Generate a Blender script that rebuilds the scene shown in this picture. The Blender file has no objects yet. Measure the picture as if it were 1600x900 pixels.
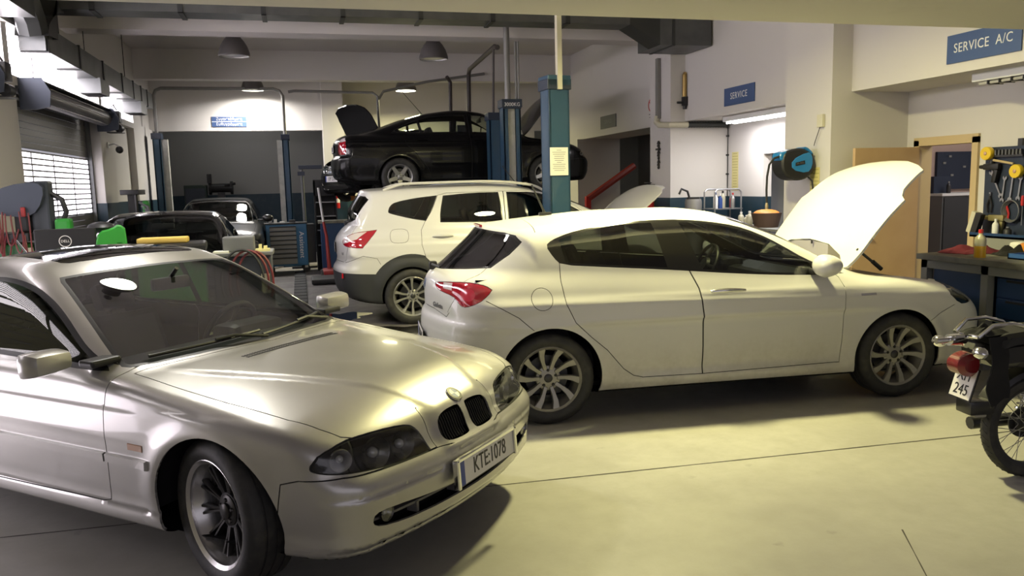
import bpy, bmesh, math, random
import numpy as np
from mathutils import Vector, Matrix, Euler

random.seed(7)
np.random.seed(7)
scene = bpy.context.scene
COL = scene.collection
PI = math.pi
def R(d): return d * PI / 180.0

# ------------------------------------------------------------------ camera
CAM_F, CAM_H, CAM_YAW, CAM_PITCH, CAM_ROLL = 1243.0, 1.64, 0.2565, 0.130, -0.0253
cam_data = bpy.data.cameras.new('camera')
cam_data.sensor_width = 36.0
cam_data.lens = 36.0 * CAM_F / 1600.0
cam_data.clip_end = 200.0
cam = bpy.data.objects.new('camera', cam_data)
COL.objects.link(cam)
_f = Vector((math.sin(CAM_YAW) * math.cos(CAM_PITCH), math.cos(CAM_YAW) * math.cos(CAM_PITCH), -math.sin(CAM_PITCH)))
_r = Vector((math.cos(CAM_YAW), -math.sin(CAM_YAW), 0.0))
_u = _r.cross(_f)
_c, _s = math.cos(CAM_ROLL), math.sin(CAM_ROLL)
_r2, _u2 = _c * _r + _s * _u, -_s * _r + _c * _u
_m = Matrix((_r2, _u2, -_f)).transposed()
cam.matrix_world = Matrix.Translation((0.0, 0.0, CAM_H)) @ _m.to_4x4()
scene.camera = cam

# ------------------------------------------------------------------ exposure, sky, daylight
scene.view_settings.view_transform = 'Standard'
scene.view_settings.look = 'None'
scene.view_settings.gamma = 1.0
scene.view_settings.use_curve_mapping = False
scene.view_settings.exposure = 0.0
scene.cycles.use_denoising = True
scene.cycles.max_bounces = 8
scene.cycles.diffuse_bounces = 5
scene.cycles.glossy_bounces = 4
scene.cycles.transmission_bounces = 6
scene.cycles.transparent_max_bounces = 16
scene.cycles.caustics_reflective = False
scene.cycles.caustics_refractive = False
scene.cycles.sample_clamp_indirect = 6.0

world = bpy.data.worlds.new('overcast_sky')
scene.world = world
world.use_nodes = True
_bg = world.node_tree.nodes['Background']
_bg.inputs['Color'].default_value = (0.93, 0.9, 1.0, 1.0)
_bg.inputs['Strength'].default_value = 0.45

DAY = (1.0, 0.90, 0.99)          # daylight through the openings
LAMP = (1.0, 0.92, 0.42)         # yellowish high-bay lamps
def area_light(name, loc, target, sx, sy, power, color):
    d = bpy.data.lights.new(name, 'AREA')
    d.shape = 'RECTANGLE'; d.size = sx; d.size_y = sy
    d.energy = power; d.color = color
    o = bpy.data.objects.new(name, d)
    COL.objects.link(o)
    o.location = loc
    o.rotation_euler = (Vector(target) - Vector(loc)).to_track_quat('-Z', 'Y').to_euler()
    return o
# daylight standing in the doorways and windows of the left wall, and the open front behind the viewer
area_light('daylight_left_doorway', (-3.45, 6.2, .54), (0, 6.2, .75), 4.8, .95, 70, DAY)
area_light('daylight_front', (1.0, -4.4, 1.9), (1.0, 4, 1.0), 9.0, 3.4, 26, DAY)
area_light('store_room_fill', (7.6, 9.6, 2.45), (7.6, 9.6, 0), 1.0, .3, 14, (1, .97, 1))  # not daylight: bare fill added inside the store, without a fitting
area_light('office_fill', (7.8, 6.6, 2.6), (7.8, 6.6, 0), 1.0, .4, 22, (1, .93, .9))  # added fill so the office shows through the door, no lamp modelled
area_light('back_bay_fill', (-1.2, 20.2, 4.2), (-1.2, 20.2, 0), 1.2, .3, 13, (1, .97, .95))  # added fill that lifts the deep bay out of black, no real source
area_light('dark_bay_fill', (7.0, 14.2, 2.85), (7.0, 14.2, 0), 1.2, .3, 9, (1, .97, .95))  # added fill to brighten the bay past the second pillar, no real source

# ------------------------------------------------------------------ naming helpers
def tag(o, label=None, cat=None, group=None, kind=None):
    if label: o['label'] = label
    if cat: o['category'] = cat
    if group: o['group'] = group
    if kind: o['kind'] = kind
    return o
def thing(name, label, cat, loc=(0, 0, 0), rz=0.0, group=None):
    o = bpy.data.objects.new(name, None)
    o.empty_display_size = 0.1
    COL.objects.link(o)
    o.location = loc
    o.rotation_euler = (0, 0, rz)
    return tag(o, label, cat, group)
def link_mesh(name, me, parent=None):
    o = bpy.data.objects.new(name, me)
    COL.objects.link(o)
    if parent is not None: o.parent = parent
    return o
def copy_tree(o, parent=None):
    c = o.copy(); COL.objects.link(c)
    if parent is not None: c.parent = parent
    for ch in [k for k in bpy.data.objects if k.parent == o and k is not c]:
        copy_tree(ch, c)
    return c

# ------------------------------------------------------------------ materials
def mat(name, color, rough=0.5, metal=0.0, coat=0.0, spec=0.5, noise=None, bump=None, emit=None, coat_rough=0.03):
    m = bpy.data.materials.new(name); m.use_nodes = True
    nt = m.node_tree; b = nt.nodes['Principled BSDF']
    b.inputs['Base Color'].default_value = (*color, 1)
    b.inputs['Roughness'].default_value = rough
    b.inputs['Metallic'].default_value = metal
    b.inputs['Coat Weight'].default_value = coat
    b.inputs['Coat Roughness'].default_value = coat_rough
    b.inputs['Specular IOR Level'].default_value = spec
    if emit:
        b.inputs['Emission Color'].default_value = (*emit[:3], 1); b.inputs['Emission Strength'].default_value = emit[3]
    if noise or bump:
        tc = nt.nodes.new('ShaderNodeTexCoord')
    if noise:                                     # (scale, colour2, lo, hi)
        n = nt.nodes.new('ShaderNodeTexNoise'); n.inputs['Scale'].default_value = noise[0]; n.inputs['Detail'].default_value = 6
        nt.links.new(tc.outputs['Object'], n.inputs['Vector'])
        r = nt.nodes.new('ShaderNodeValToRGB')
        r.color_ramp.elements[0].position = noise[2]; r.color_ramp.elements[1].position = noise[3]
        r.color_ramp.elements[0].color = (*color, 1); r.color_ramp.elements[1].color = (*noise[1], 1)
        nt.links.new(n.outputs['Fac'], r.inputs['Fac']); nt.links.new(r.outputs['Color'], b.inputs['Base Color'])
    if bump:                                      # (scale, strength)
        n = nt.nodes.new('ShaderNodeTexNoise'); n.inputs['Scale'].default_value = bump[0]; n.inputs['Detail'].default_value = 4
        nt.links.new(tc.outputs['Object'], n.inputs['Vector'])
        bp = nt.nodes.new('ShaderNodeBump'); bp.inputs['Strength'].default_value = bump[1]; bp.inputs['Distance'].default_value = 0.01
        nt.links.new(n.outputs['Fac'], bp.inputs['Height']); nt.links.new(bp.outputs['Normal'], b.inputs['Normal'])
    return m
def glass_mat(name, tint=(0.5, 0.5, 0.5), f0=0.06, rough=0.0):
    m = bpy.data.materials.new(name); m.use_nodes = True
    nt = m.node_tree
    for n in list(nt.nodes): nt.nodes.remove(n)
    out = nt.nodes.new('ShaderNodeOutputMaterial'); mix = nt.nodes.new('ShaderNodeMixShader')
    tr = nt.nodes.new('ShaderNodeBsdfTransparent'); tr.inputs['Color'].default_value = (*tint, 1)
    gl = nt.nodes.new('ShaderNodeBsdfGlossy'); gl.inputs['Roughness'].default_value = rough
    fr = nt.nodes.new('ShaderNodeLayerWeight'); fr.inputs['Blend'].default_value = 0.25
    mr = nt.nodes.new('ShaderNodeMapRange'); mr.inputs['To Min'].default_value = f0; mr.inputs['To Max'].default_value = 1.0
    pw = nt.nodes.new('ShaderNodeMath'); pw.operation = 'POWER'; pw.inputs[1].default_value = 2.0
    nt.links.new(fr.outputs['Facing'], pw.inputs[0]); nt.links.new(pw.outputs[0], mr.inputs['Value'])
    nt.links.new(mr.outputs['Result'], mix.inputs['Fac'])
    nt.links.new(tr.outputs[0], mix.inputs[1]); nt.links.new(gl.outputs[0], mix.inputs[2])
    nt.links.new(mix.outputs[0], out.inputs['Surface'])
    return m

M = {}
M['black'] = mat('black_plastic', (0.012, 0.012, 0.013), 0.45)
M['rubber'] = mat('rubber', (0.016, 0.016, 0.017), 0.7)
M['tyre'] = mat('tyre_rubber', (0.02, 0.02, 0.021), 0.62, noise=(14, (0.05, 0.046, 0.04), 0.45, 0.8), bump=(60, 0.15))
M['chrome'] = mat('chrome', (0.75, 0.75, 0.76), 0.12, 1.0)
M['steel'] = mat('bare_steel', (0.35, 0.35, 0.36), 0.4, 0.9)
M['dark_steel'] = mat('dark_steel', (0.06, 0.06, 0.065), 0.45, 0.7)
M['inside'] = mat('dark_lining', (0.012, 0.012, 0.013), 0.9, spec=0.1)
M['seat'] = mat('dark_seat_cloth', (0.03, 0.03, 0.032), 0.9)
M['white'] = mat('white_plastic', (0.75, 0.75, 0.74), 0.45)
M['red'] = mat('red_paint', (0.5, 0.02, 0.02), 0.35, coat=0.3)
M['plate_white'] = mat('plate_white', (0.72, 0.7, 0.7), 0.4)
M['plate_blue'] = mat('plate_blue', (0.02, 0.05, 0.3), 0.4)

# ------------------------------------------------------------------ mesh builder
class MB:
    """collects verts and faces of one mesh"""
    def __init__(s): s.v, s.f, s.mi, s.sm = [], [], [], []
    def add(s, vs, fs, mi=0, smooth=False):
        o = len(s.v); s.v += [tuple(v) for v in vs]
        for f in fs: s.f.append(tuple(i + o for i in f)); s.mi.append(mi); s.sm.append(smooth)
        return s
    def box(s, lo, hi, mi=0, mtx=None, bev=0.0):
        x0, y0, z0 = lo; x1, y1, z1 = hi
        if bev > 0:
            bm = bmesh.new(); bmesh.ops.create_cube(bm, size=1.0)
            bmesh.ops.scale(bm, vec=(x1 - x0, y1 - y0, z1 - z0), verts=bm.verts)
            bmesh.ops.translate(bm, vec=((x0 + x1) / 2, (y0 + y1) / 2, (z0 + z1) / 2), verts=bm.verts)
            bmesh.ops.bevel(bm, geom=bm.edges[:], offset=bev, segments=2, affect='EDGES', profile=0.6)
            return s.bm(bm, mi, mtx)
        vs = [(x0, y0, z0), (x1, y0, z0), (x1, y1, z0), (x0, y1, z0), (x0, y0, z1), (x1, y0, z1), (x1, y1, z1), (x0, y1, z1)]
        if mtx is not None: vs = [mtx @ Vector(v) for v in vs]
        return s.add(vs, [(0, 3, 2, 1), (4, 5, 6, 7), (0, 1, 5, 4), (1, 2, 6, 5), (2, 3, 7, 6), (3, 0, 4, 7)], mi)
    def bm(s, bm, mi=0, mtx=None, smooth=False):
        bm.verts.ensure_lookup_table(); bm.verts.index_update()
        vs = [(mtx @ v.co if mtx is not None else v.co.copy()) for v in bm.verts]
        fs = [tuple(v.index for v in f.verts) for f in bm.faces]
        bm.free()
        return s.add(vs, fs, mi, smooth)
    def lathe(s, prof, n=24, mi=0, mtx=None, axis='z', cap=True, smooth=True, closed=False):
        """prof: list of (r, h) revolved about an axis"""
        vs, fs = [], []
        for r, h in prof:
            for k in range(n):
                a = 2 * PI * k / n; c, q = r * math.cos(a), r * math.sin(a)
                p = {'z': (c, q, h), 'y': (q, h, c), 'x': (h, c, q)}[axis]
                vs.append(mtx @ Vector(p) if mtx is not None else p)
        m = len(prof)
        for i in range(m if closed else m - 1):
            j = (i + 1) % m
            for k in range(n):
                k2 = (k + 1) % n
                fs.append((i * n + k, i * n + k2, j * n + k2, j * n + k))
        if cap and not closed:
            if prof[0][0] > 1e-6: fs.append(tuple(reversed(range(n))))
            if prof[-1][0] > 1e-6: fs.append(tuple((m - 1) * n + k for k in range(n)))
        return s.add(vs, fs, mi, smooth)
    def tube(s, pts, r, n=8, mi=0, closed=False, smooth=True):
        pts = [Vector(p) for p in pts]; m = len(pts)
        rs = r if isinstance(r, (list, tuple)) else [r] * m
        t0 = (pts[1] - pts[0]).normalized()
        up = Vector((0, 0, 1)) if abs(t0.z) < 0.9 else Vector((1, 0, 0))
        nrm = t0.cross(up).normalized(); vs, fs = [], []
        for i, p in enumerate(pts):
            if closed: t = (pts[(i + 1) % m] - pts[i - 1])
            else: t = pts[min(i + 1, m - 1)] - pts[max(i - 1, 0)]
            t.normalize()
            nrm = (nrm - t * nrm.dot(t)); nrm.normalize(); b = t.cross(nrm)
            for k in range(n):
                a = 2 * PI * k / n
                vs.append(p + (nrm * math.cos(a) + b * math.sin(a)) * rs[i])
        for i in range(m if closed else m - 1):
            j = (i + 1) % m
            for k in range(n):
                k2 = (k + 1) % n
                fs.append((i * n + k, i * n + k2, j * n + k2, j * n + k))
        if not closed:
            fs.append(tuple(reversed(range(n)))); fs.append(tuple((m - 1) * n + k for k in range(n)))
        return s.add(vs, fs, mi, smooth)
    def prism(s, poly, t, mtx=None, mi=0, inset=0.0):
        """poly in the xy plane, extruded from z=0 to z=t, with the top face inset a little as a bevel"""
        n = len(poly)
        a = sum(poly[i][0] * poly[(i + 1) % n][1] - poly[(i + 1) % n][0] * poly[i][1] for i in range(n))
        if a < 0: poly = poly[::-1]
        vs = [(x, y, 0) for x, y in poly] + [(x, y, t) for x, y in poly]
        fs = [tuple(reversed(range(n)))] + [(i, (i + 1) % n, n + (i + 1) % n, n + i) for i in range(n)]
        if inset > 0:
            vs[n:] = [(x, y, t - inset) for x, y in poly]
            q = offset_poly(poly, -inset)
            vs += [(x, y, t) for x, y in q]
            fs += [(n + i, n + (i + 1) % n, 2 * n + (i + 1) % n, 2 * n + i) for i in range(n)]
            fs.append(tuple(2 * n + i for i in range(n)))
        else:
            fs.append(tuple(n + i for i in range(n)))
        if mtx is not None: vs = [mtx @ Vector(v) for v in vs]
        return s.add(vs, fs, mi)
    def sphere(s, c, r, n=16, mi=0, mtx=None):
        bm = bmesh.new(); bmesh.ops.create_uvsphere(bm, u_segments=n, v_segments=max(6, n // 2), radius=1.0)
        rr = r if isinstance(r, (tuple, list)) else (r, r, r)
        bmesh.ops.scale(bm, vec=rr, verts=bm.verts); bmesh.ops.translate(bm, vec=c, verts=bm.verts)
        return s.bm(bm, mi, mtx, True)
    def build(s, name, mats, parent=None, smooth_angle=None):
        me = bpy.data.meshes.new(name); me.from_pydata(s.v, [], s.f)
        for m in (mats if isinstance(mats, (list, tuple)) else [mats]): me.materials.append(M[m] if isinstance(m, str) else m)
        me.polygons.foreach_set('material_index', s.mi)
        me.polygons.foreach_set('use_smooth', s.sm)
        me.update()
        o = link_mesh(name, me, parent)
        if any(s.sm): me.set_sharp_from_angle(angle=R(smooth_angle or 38))
        return o

def offset_poly(P, d):
    """move a closed 2-D polygon outward by d (counter-clockwise outward positive)"""
    P = np.asarray(P, float); n = len(P)
    a = np.sum(P[:, 0] * np.roll(P[:, 1], -1) - np.roll(P[:, 0], -1) * P[:, 1])
    sg = 1.0 if a > 0 else -1.0
    e = np.roll(P, -1, 0) - P
    nr = np.stack([e[:, 1], -e[:, 0]], 1) * sg
    nr /= np.maximum(np.linalg.norm(nr, axis=1, keepdims=True), 1e-9)
    pn = np.roll(nr, 1, 0); b = nr + pn
    k = 1.0 + np.sum(nr * pn, 1)
    b = b / np.maximum(k, 0.35)[:, None]
    return [tuple(q) for q in P + b * d]
def smooth_poly(P, it=2, closed=True, keep=()):
    """Chaikin corner cutting; points whose index is in keep stay sharp"""
    P = [tuple(p) for p in P]; keep = set(keep)
    for _ in range(it):
        Q, nk = [], set(); n = len(P)
        for i in range(n):
            p = P[i]
            if not closed and i in (0, n - 1): Q.append(p); continue
            if i in keep: nk.add(len(Q)); Q.append(p); continue
            a, b = P[i - 1], P[(i + 1) % n]
            Q.append((p[0] + (a[0] - p[0]) * .25, p[1] + (a[1] - p[1]) * .25))
            Q.append((p[0] + (b[0] - p[0]) * .25, p[1] + (b[1] - p[1]) * .25))
        P, keep = Q, nk
    return P
def arc_poly(cx, cz, r, a0, a1, n=40):
    return [(cx + r * math.cos(R(a0 + (a1 - a0) * i / n)), cz + r * math.sin(R(a0 + (a1 - a0) * i / n))) for i in range(n + 1)]
def text_mesh(body, size, mtx, mi_mat, name, parent, depth=0.002, spacing=1.0, sx=1.0, align='CENTER'):
    cu = bpy.data.curves.new('lettering', 'FONT'); cu.body = body; cu.size = size; cu.extrude = depth
    cu.align_x = align; cu.align_y = 'CENTER'; cu.space_character = spacing; cu.resolution_u = 3
    to = bpy.data.objects.new('lettering', cu); COL.objects.link(to)
    dg = bpy.context.evaluated_depsgraph_get(); dg.update()
    me = bpy.data.meshes.new_from_object(to.evaluated_get(dg))
    bpy.data.objects.remove(to); bpy.data.curves.remove(cu)
    me.transform(mtx @ Matrix.Diagonal((sx, 1, 1, 1)))
    me.name = name; me.materials.clear(); me.materials.append(M[mi_mat] if isinstance(mi_mat, str) else mi_mat)
    return link_mesh(name, me, parent)
def frame_mtx(o, xdir, ydir):
    """matrix with columns x, y and z = x cross y at origin o"""
    x = Vector(xdir).normalized(); y = Vector(ydir); y = (y - x * y.dot(x)).normalized(); z = x.cross(y)
    m = Matrix((x, y, z)).transposed().to_4x4(); m.translation = Vector(o); return m
# ------------------------------------------------------------------ vehicle bodies: a smooth field, meshed and cut into panels
def pchip(pts):
    pts = sorted(pts); x = np.array([p[0] for p in pts], float); y = np.array([p[1] for p in pts], float)
    h = np.diff(x); d = np.diff(y) / h; m = np.zeros(len(x))
    if len(x) == 2: m[:] = d[0]
    else:
        for i in range(1, len(x) - 1):
            if d[i - 1] * d[i] > 0:
                w1, w2 = 2 * h[i] + h[i - 1], h[i] + 2 * h[i - 1]
                m[i] = (w1 + w2) / (w1 / d[i - 1] + w2 / d[i])
        m[0], m[-1] = d[0], d[-1]
    def f(q):
        q = np.clip(q, x[0], x[-1]); k = np.clip(np.searchsorted(x, q, side='right') - 1, 0, len(h) - 1)
        t = (q - x[k]) / h[k]; t2 = t * t; t3 = t2 * t
        return (2 * t3 - 3 * t2 + 1) * y[k] + (t3 - 2 * t2 + t) * h[k] * m[k] + (-2 * t3 + 3 * t2) * y[k + 1] + (t3 - t2) * h[k] * m[k + 1]
    return f
def fast(pts, lo, hi, sm=0.0, n=1200):
    """tabulated pchip, optionally smoothed with a window sm metres wide"""
    f = pchip(pts); xs = np.linspace(lo, hi, n); ys = f(xs)
    if sm > 0:
        w = max(1, int(sm / (xs[1] - xs[0])));
        k = np.hanning(w + 2)[1:-1]; k /= k.sum()
        ys = np.convolve(np.pad(ys, (w, w), mode='edge'), k, mode='same')[w:-w]
    return lambda q: np.interp(q, xs, ys)
def smax(a, b, k):
    h = np.maximum(k - np.abs(a - b), 0.0) / k
    return np.maximum(a, b) + h * h * k * 0.25
def smin(a, b, k): return -smax(-a, -b, k)
def bump(t, w): return np.exp(-(t / w) ** 2)
def sstep(a, b, t):
    t = np.clip((t - a) / (b - a), 0, 1); return t * t * (3 - 2 * t)

def car_field(P):
    lo, hi = P['xr_max'] - 0.3, P['xf_max'] + 0.3
    top = fast(P['top'], lo, hi, P.get('sm_top', 0.10)); wp = fast(P['w'], lo, hi, 0.12); bot = fast(P['bot'], lo, hi, 0.05)
    sec = fast(P['sec'], -0.2, 2.0, P.get('sm_sec', 0.03)); xf = fast(P['xf'], -0.2, 2.0, 0.05); xr = fast(P['xr'], -0.2, 2.0, 0.05)
    roof = fast(P['roof'], lo - .6, hi + .6, P.get('sm_roof', 0.10)); gw = fast(P['gw'], lo, hi, 0.15)
    crown = fast(P['crown'], lo, hi, 0.1)
    zb = P['belt']; tum = P['tum']; k = P['k']; cf, pf, cr_, pr = P['cf'], P['pf'], P['cr'], P['pr']
    xm = P['xmid']; wsf, wsr, rc = P['wsf'], P['wsr'], P['roofcrown']
    extra = P.get('extra'); arch = P['arch']; fl = P.get('flare', 0.012)
    def f(p):
        x, y, z = p[:, 0], np.abs(p[:, 1]), p[:, 2]
        w = wp(x)
        W = w - sec(z)
        for ax, az, ar in arch:
            d = np.hypot(x - ax, z - az)
            W = W + fl * bump(d - ar - 0.005, P.get('flare_w', 0.05)) * sstep(-0.1, 0.25, z - az + 0.1)
        if extra is not None: W = W + extra(x, y, z)
        e = 0.004
        T = top(x) - crown(x) * np.abs(y / 0.8) ** P.get('crown_p', 2.5)
        if 'tope' in P: T = T + P['tope'](x, y)
        tg = (top(x + e) - top(x - e)) / (2 * e)
        a = (y - W)
        b = (z - T) / np.sqrt(1 + np.minimum(tg * tg, 4))
        fr = (x - (xf(z) - cf * y ** pf)) * P.get('fn', 0.9)
        if 'fronte' in P: fr = fr + P['fronte'](x, y, z)
        rr = ((xr(z) + cr_ * y ** pr) - x) * 0.9
        if 'reare' in P: rr = rr + P['reare'](x, y, z)
        body = smax(a, b, k[0]); body = smax(body, fr, k[1]); body = smax(body, rr, k[2]); body = smax(body, bot(x) - z, k[3])
        # greenhouse
        sh = np.where(x > xm, wsf * y * y, -wsr * y * y)
        sh = sh * np.clip(np.abs(x - xm) / 0.35, 0, 1)
        Rz = roof(x + sh) - (rc(x) if callable(rc) else rc) * y * y
        rg = (roof(x + sh + e) - roof(x + sh - e)) / (2 * e)
        g1 = (z - Rz) / np.sqrt(1 + rg * rg)
        g2 = (y - (gw(x) - tum * (z - zb) - P.get('tum2', 0.25) * np.maximum(z - zb, 0) ** 2)) / math.sqrt(1 + tum * tum)
        g = smax(g1, g2, k[4]); g = smax(g, (zb - 0.25) - z, 0.02)
        g = smax(smax(g, rr + .015, .03), fr + .05, .03)
        if 'gextra' in P: g = P['gextra'](x, y, z, g)
        return smin(body, g, k[5])
    return f
def grad(f, p, e=0.002):
    g = np.empty_like(p)
    for i in range(3):
        d = np.zeros(3); d[i] = e
        g[:, i] = (f(p + d) - f(p - d)) / (2 * e)
    return g
def surface_nets(f, lo, hi, h):
    """quads of the zero level of f for y >= 0 (one column of vertices lies on y = 0)"""
    nx, nz = int((hi[0] - lo[0]) / h) + 2, int((hi[2] - lo[2]) / h) + 2
    ny = int(hi[1] / h) + 3
    xs = lo[0] + h * np.arange(nx); zs = lo[2] + h * np.arange(nz); ys = h * (np.arange(ny) - 0.5)
    V = np.empty((nx, ny, nz), np.float32)
    YY, ZZ = np.meshgrid(ys, zs, indexing='ij'); yz = np.stack([YY.ravel(), ZZ.ravel()], 1)
    B = 24
    for i in range(0, nx, B):
        xx = xs[i:i + B]
        p = np.empty((len(xx) * len(yz), 3)); p[:, 0] = np.repeat(xx, len(yz)); p[:, 1:] = np.tile(yz, (len(xx), 1))
        V[i:i + B] = f(p).reshape(len(xx), ny, nz)
    S = V < 0
    c = np.zeros((nx - 1, ny - 1, nz - 1, 3)); cnt = np.zeros((nx - 1, ny - 1, nz - 1))
    def corner(a): return V[a[0]:a[0] + nx - 1, a[1]:a[1] + ny - 1, a[2]:a[2] + nz - 1]
    for ax in range(3):
        o1, o2 = [k for k in range(3) if k != ax]
        for u in (0, 1):
            for v in (0, 1):
                a = [0, 0, 0]; a[o1] = u; a[o2] = v; b = list(a); b[ax] = 1
                va, vb = corner(a), corner(b); m = (va < 0) != (vb < 0)
                t = np.where(m, va / np.where(m, va - vb, 1), 0)
                cnt += m
                c[..., ax] += np.where(m, t, 0)
                c[..., o1] += m * u; c[..., o2] += m * v
    act = cnt > 0
    idx = -np.ones(act.shape, int); idx[act] = np.arange(act.sum())
    ii, jj, kk = np.nonzero(act)
    q = c[act] / cnt[act][:, None]
    vs = np.stack([xs[ii] + h * q[:, 0], ys[jj] + h * q[:, 1], zs[kk] + h * q[:, 2]], 1)
    centre = jj == 0
    vs[centre, 1] = 0.0
    for it in range(4):                       # settle onto the surface
        d = f(vs); g = grad(f, vs); n2 = np.maximum((g * g).sum(1), 0.05)
        step = np.clip(d / n2, -h, h)[:, None] * g
        vs = vs - step; vs[centre, 1] = 0.0
    faces = []
    for ax in range(3):
        o1, o2 = [(1, 2), (2, 0), (0, 1)][ax]
        s0 = [slice(None)] * 3; s1 = [slice(None)] * 3; s0[ax] = slice(0, -1); s1[ax] = slice(1, None)
        ch = S[tuple(s0)] != S[tuple(s1)]
        I = np.stack(np.nonzero(ch), 1)
        inside = S[tuple(s0)][ch]
        ok = (I[:, o1] > 0) & (I[:, o2] > 0) & (I[:, o1] < [nx, ny, nz][o1] - 1) & (I[:, o2] < [nx, ny, nz][o2] - 1)
        I, inside = I[ok], inside[ok]
        def cell(d1, d2):
            J = I.copy(); J[:, o1] -= d1; J[:, o2] -= d2
            return idx[J[:, 0], J[:, 1], J[:, 2]]
        Q = np.stack([cell(1, 1), cell(0, 1), cell(0, 0), cell(1, 0)], 1)
        Q[~inside] = Q[~inside][:, ::-1]
        faces.append(Q)
    F = np.concatenate(faces)
    return vs, F[(F >= 0).all(1)]

_q = math.sqrt(.5)
PROJ = {k: np.array(v, float) for k, v in {'side': ((1, 0, 0), (0, 0, 1), (0, 1, 0)), 'top': ((1, 0, 0), (0, 1, 0), (0, 0, 1)),
        'front': ((0, 1, 0), (0, 0, 1), (1, 0, 0)), 'rear': ((0, 1, 0), (0, 0, 1), (-1, 0, 0)),
        'corner_rear': ((_q, _q, 0), (0, 0, 1), (-_q, _q, 0)), 'corner_front': ((_q, -_q, 0), (0, 0, 1), (_q, _q, 0))}.items()}
def in_poly(P, q):
    P = np.asarray(P); x, y = q[:, 0], q[:, 1]; r = np.zeros(len(q), bool); n = len(P)
    for i in range(n):
        x0, y0 = P[i]; x1, y1 = P[(i + 1) % n]
        if y0 == y1: continue
        c = ((y0 > y) != (y1 > y)) & (x < (x1 - x0) * (y - y0) / (y1 - y0) + x0)
        r ^= c
    return r
class Skin:
    """half (y >= 0) of a vehicle surface that can be cut along outlines into named panels"""
    def __init__(s, f, lo, hi, h):
        s.f = f; s._dead = set(); v, F = surface_nets(f, lo, hi, h)
        s.v = [tuple(p) for p in v]; s.F = [tuple(q) for q in F]; s.lab = ['body'] * len(s.F)
        s.update()
        for k in np.nonzero((s.nor[:, 2] < -.75) & (s.cen[:, 2] < .42))[0]: s.lab[k] = 'under'
    def update(s):
        V = np.array(s.v); s.cen = np.array([V[list(q)].mean(0) for q in s.F])
        s.nor = grad(s.f, s.cen); s.nor /= np.maximum(np.linalg.norm(s.nor, axis=1, keepdims=True), 1e-9)
        s.alive = np.ones(len(s.F), bool)
    def _mask(s, proj, nmin, zlim, xlim, ylim):
        m = s.alive & (s.nor @ PROJ[proj][2] > nmin)
        for ax, lim in ((0, xlim), (1, ylim), (2, zlim)):
            if lim: m &= (s.cen[:, ax] > lim[0]) & (s.cen[:, ax] < lim[1])
        return m
    def knife(s, poly, proj, nmin=0.15, zlim=None, xlim=None, ylim=None):
        mu, mv, md = PROJ[proj]; cu, cv = s.cen @ mu, s.cen @ mv
        (a0, a1, a2), (b0, b1, b2) = mu, mv
        P = [np.array(p, float) for p in poly]; n = len(P); H = 0.05
        A = np.array(P); lo, hi = A.min(0) - H, A.max(0) + H
        m = s._mask(proj, nmin, zlim, xlim, ylim)
        m &= (cu > lo[0]) & (cu < hi[0]) & (cv > lo[1]) & (cv < hi[1])
        cand = list(np.nonzero(m)[0]); cc = {i: (cu[i], cv[i]) for i in cand}
        newc, newn = [], []
        for i in range(n):
            p, q = P[i], P[(i + 1) % n]; e = q - p; L = math.hypot(*e)
            if L < 1e-6: continue
            e = e / L; nx_, ny_ = -e[1], e[0]; cache = {}; add = []; dead = []
            for k in cand:
                c = cc[k]; w0, w1 = c[0] - p[0], c[1] - p[1]
                if abs(w0 * nx_ + w1 * ny_) > H: continue
                t = w0 * e[0] + w1 * e[1]
                if t < -H or t > L + H: continue
                fv = s.F[k]; ds = []; ts = []
                for vi in fv:
                    vv = s.v[vi]; u0 = vv[0] * a0 + vv[1] * a1 + vv[2] * a2 - p[0]; u1 = vv[0] * b0 + vv[1] * b1 + vv[2] * b2 - p[1]
                    ds.append(u0 * nx_ + u1 * ny_); ts.append(u0 * e[0] + u1 * e[1])
                if max(ts) < -1e-6 or min(ts) > L + 1e-6: continue
                ds = [0.0 if abs(x_) < 2e-5 else x_ for x_ in ds]
                if max(ds) <= 0 or min(ds) >= 0: continue
                A1, A2 = [], []; m_ = len(fv)
                for j in range(m_):
                    v0, v1 = fv[j], fv[(j + 1) % m_]; d0, d1 = ds[j], ds[(j + 1) % m_]
                    if d0 >= 0: A1.append(v0)
                    if d0 <= 0: A2.append(v0)
                    if d0 * d1 < 0:
                        key = (min(v0, v1), max(v0, v1))
                        if key not in cache:
                            tt = d0 / (d0 - d1); x0, x1 = s.v[v0], s.v[v1]
                            s.v.append(tuple(x0[z] + (x1[z] - x0[z]) * tt for z in range(3))); cache[key] = len(s.v) - 1
                        A1.append(cache[key]); A2.append(cache[key])
                if len(A1) < 3 or len(A2) < 3: continue
                dead.append(k)
                for g in (A1, A2):
                    s.F.append(tuple(g)); s.lab.append(s.lab[k]); ni = len(s.F) - 1; add.append(ni)
                    ce = np.mean([s.v[z] for z in g], 0); newc.append(ce); newn.append(None if False else s._n(k, newn))
                    cc[ni] = (ce @ mu, ce @ mv)
            if dead:
                dd = set(dead); cand = [k for k in cand if k not in dd] + add
                for k in dead:
                    if k < len(s.alive): s.alive[k] = False
                    else: s._dead.add(k)
        if newc:
            s.cen = np.vstack([s.cen, np.array(newc)]); s.nor = np.vstack([s.nor, np.array(newn)])
            al = np.ones(len(newc), bool); base = len(s.alive)
            for k in s._dead: al[k - base] = False
            s.alive = np.concatenate([s.alive, al]); s._dead = set()
    def _n(s, k, newn):
        return s.nor[k] if k < len(s.nor) else newn[k - len(s.nor)]
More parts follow.
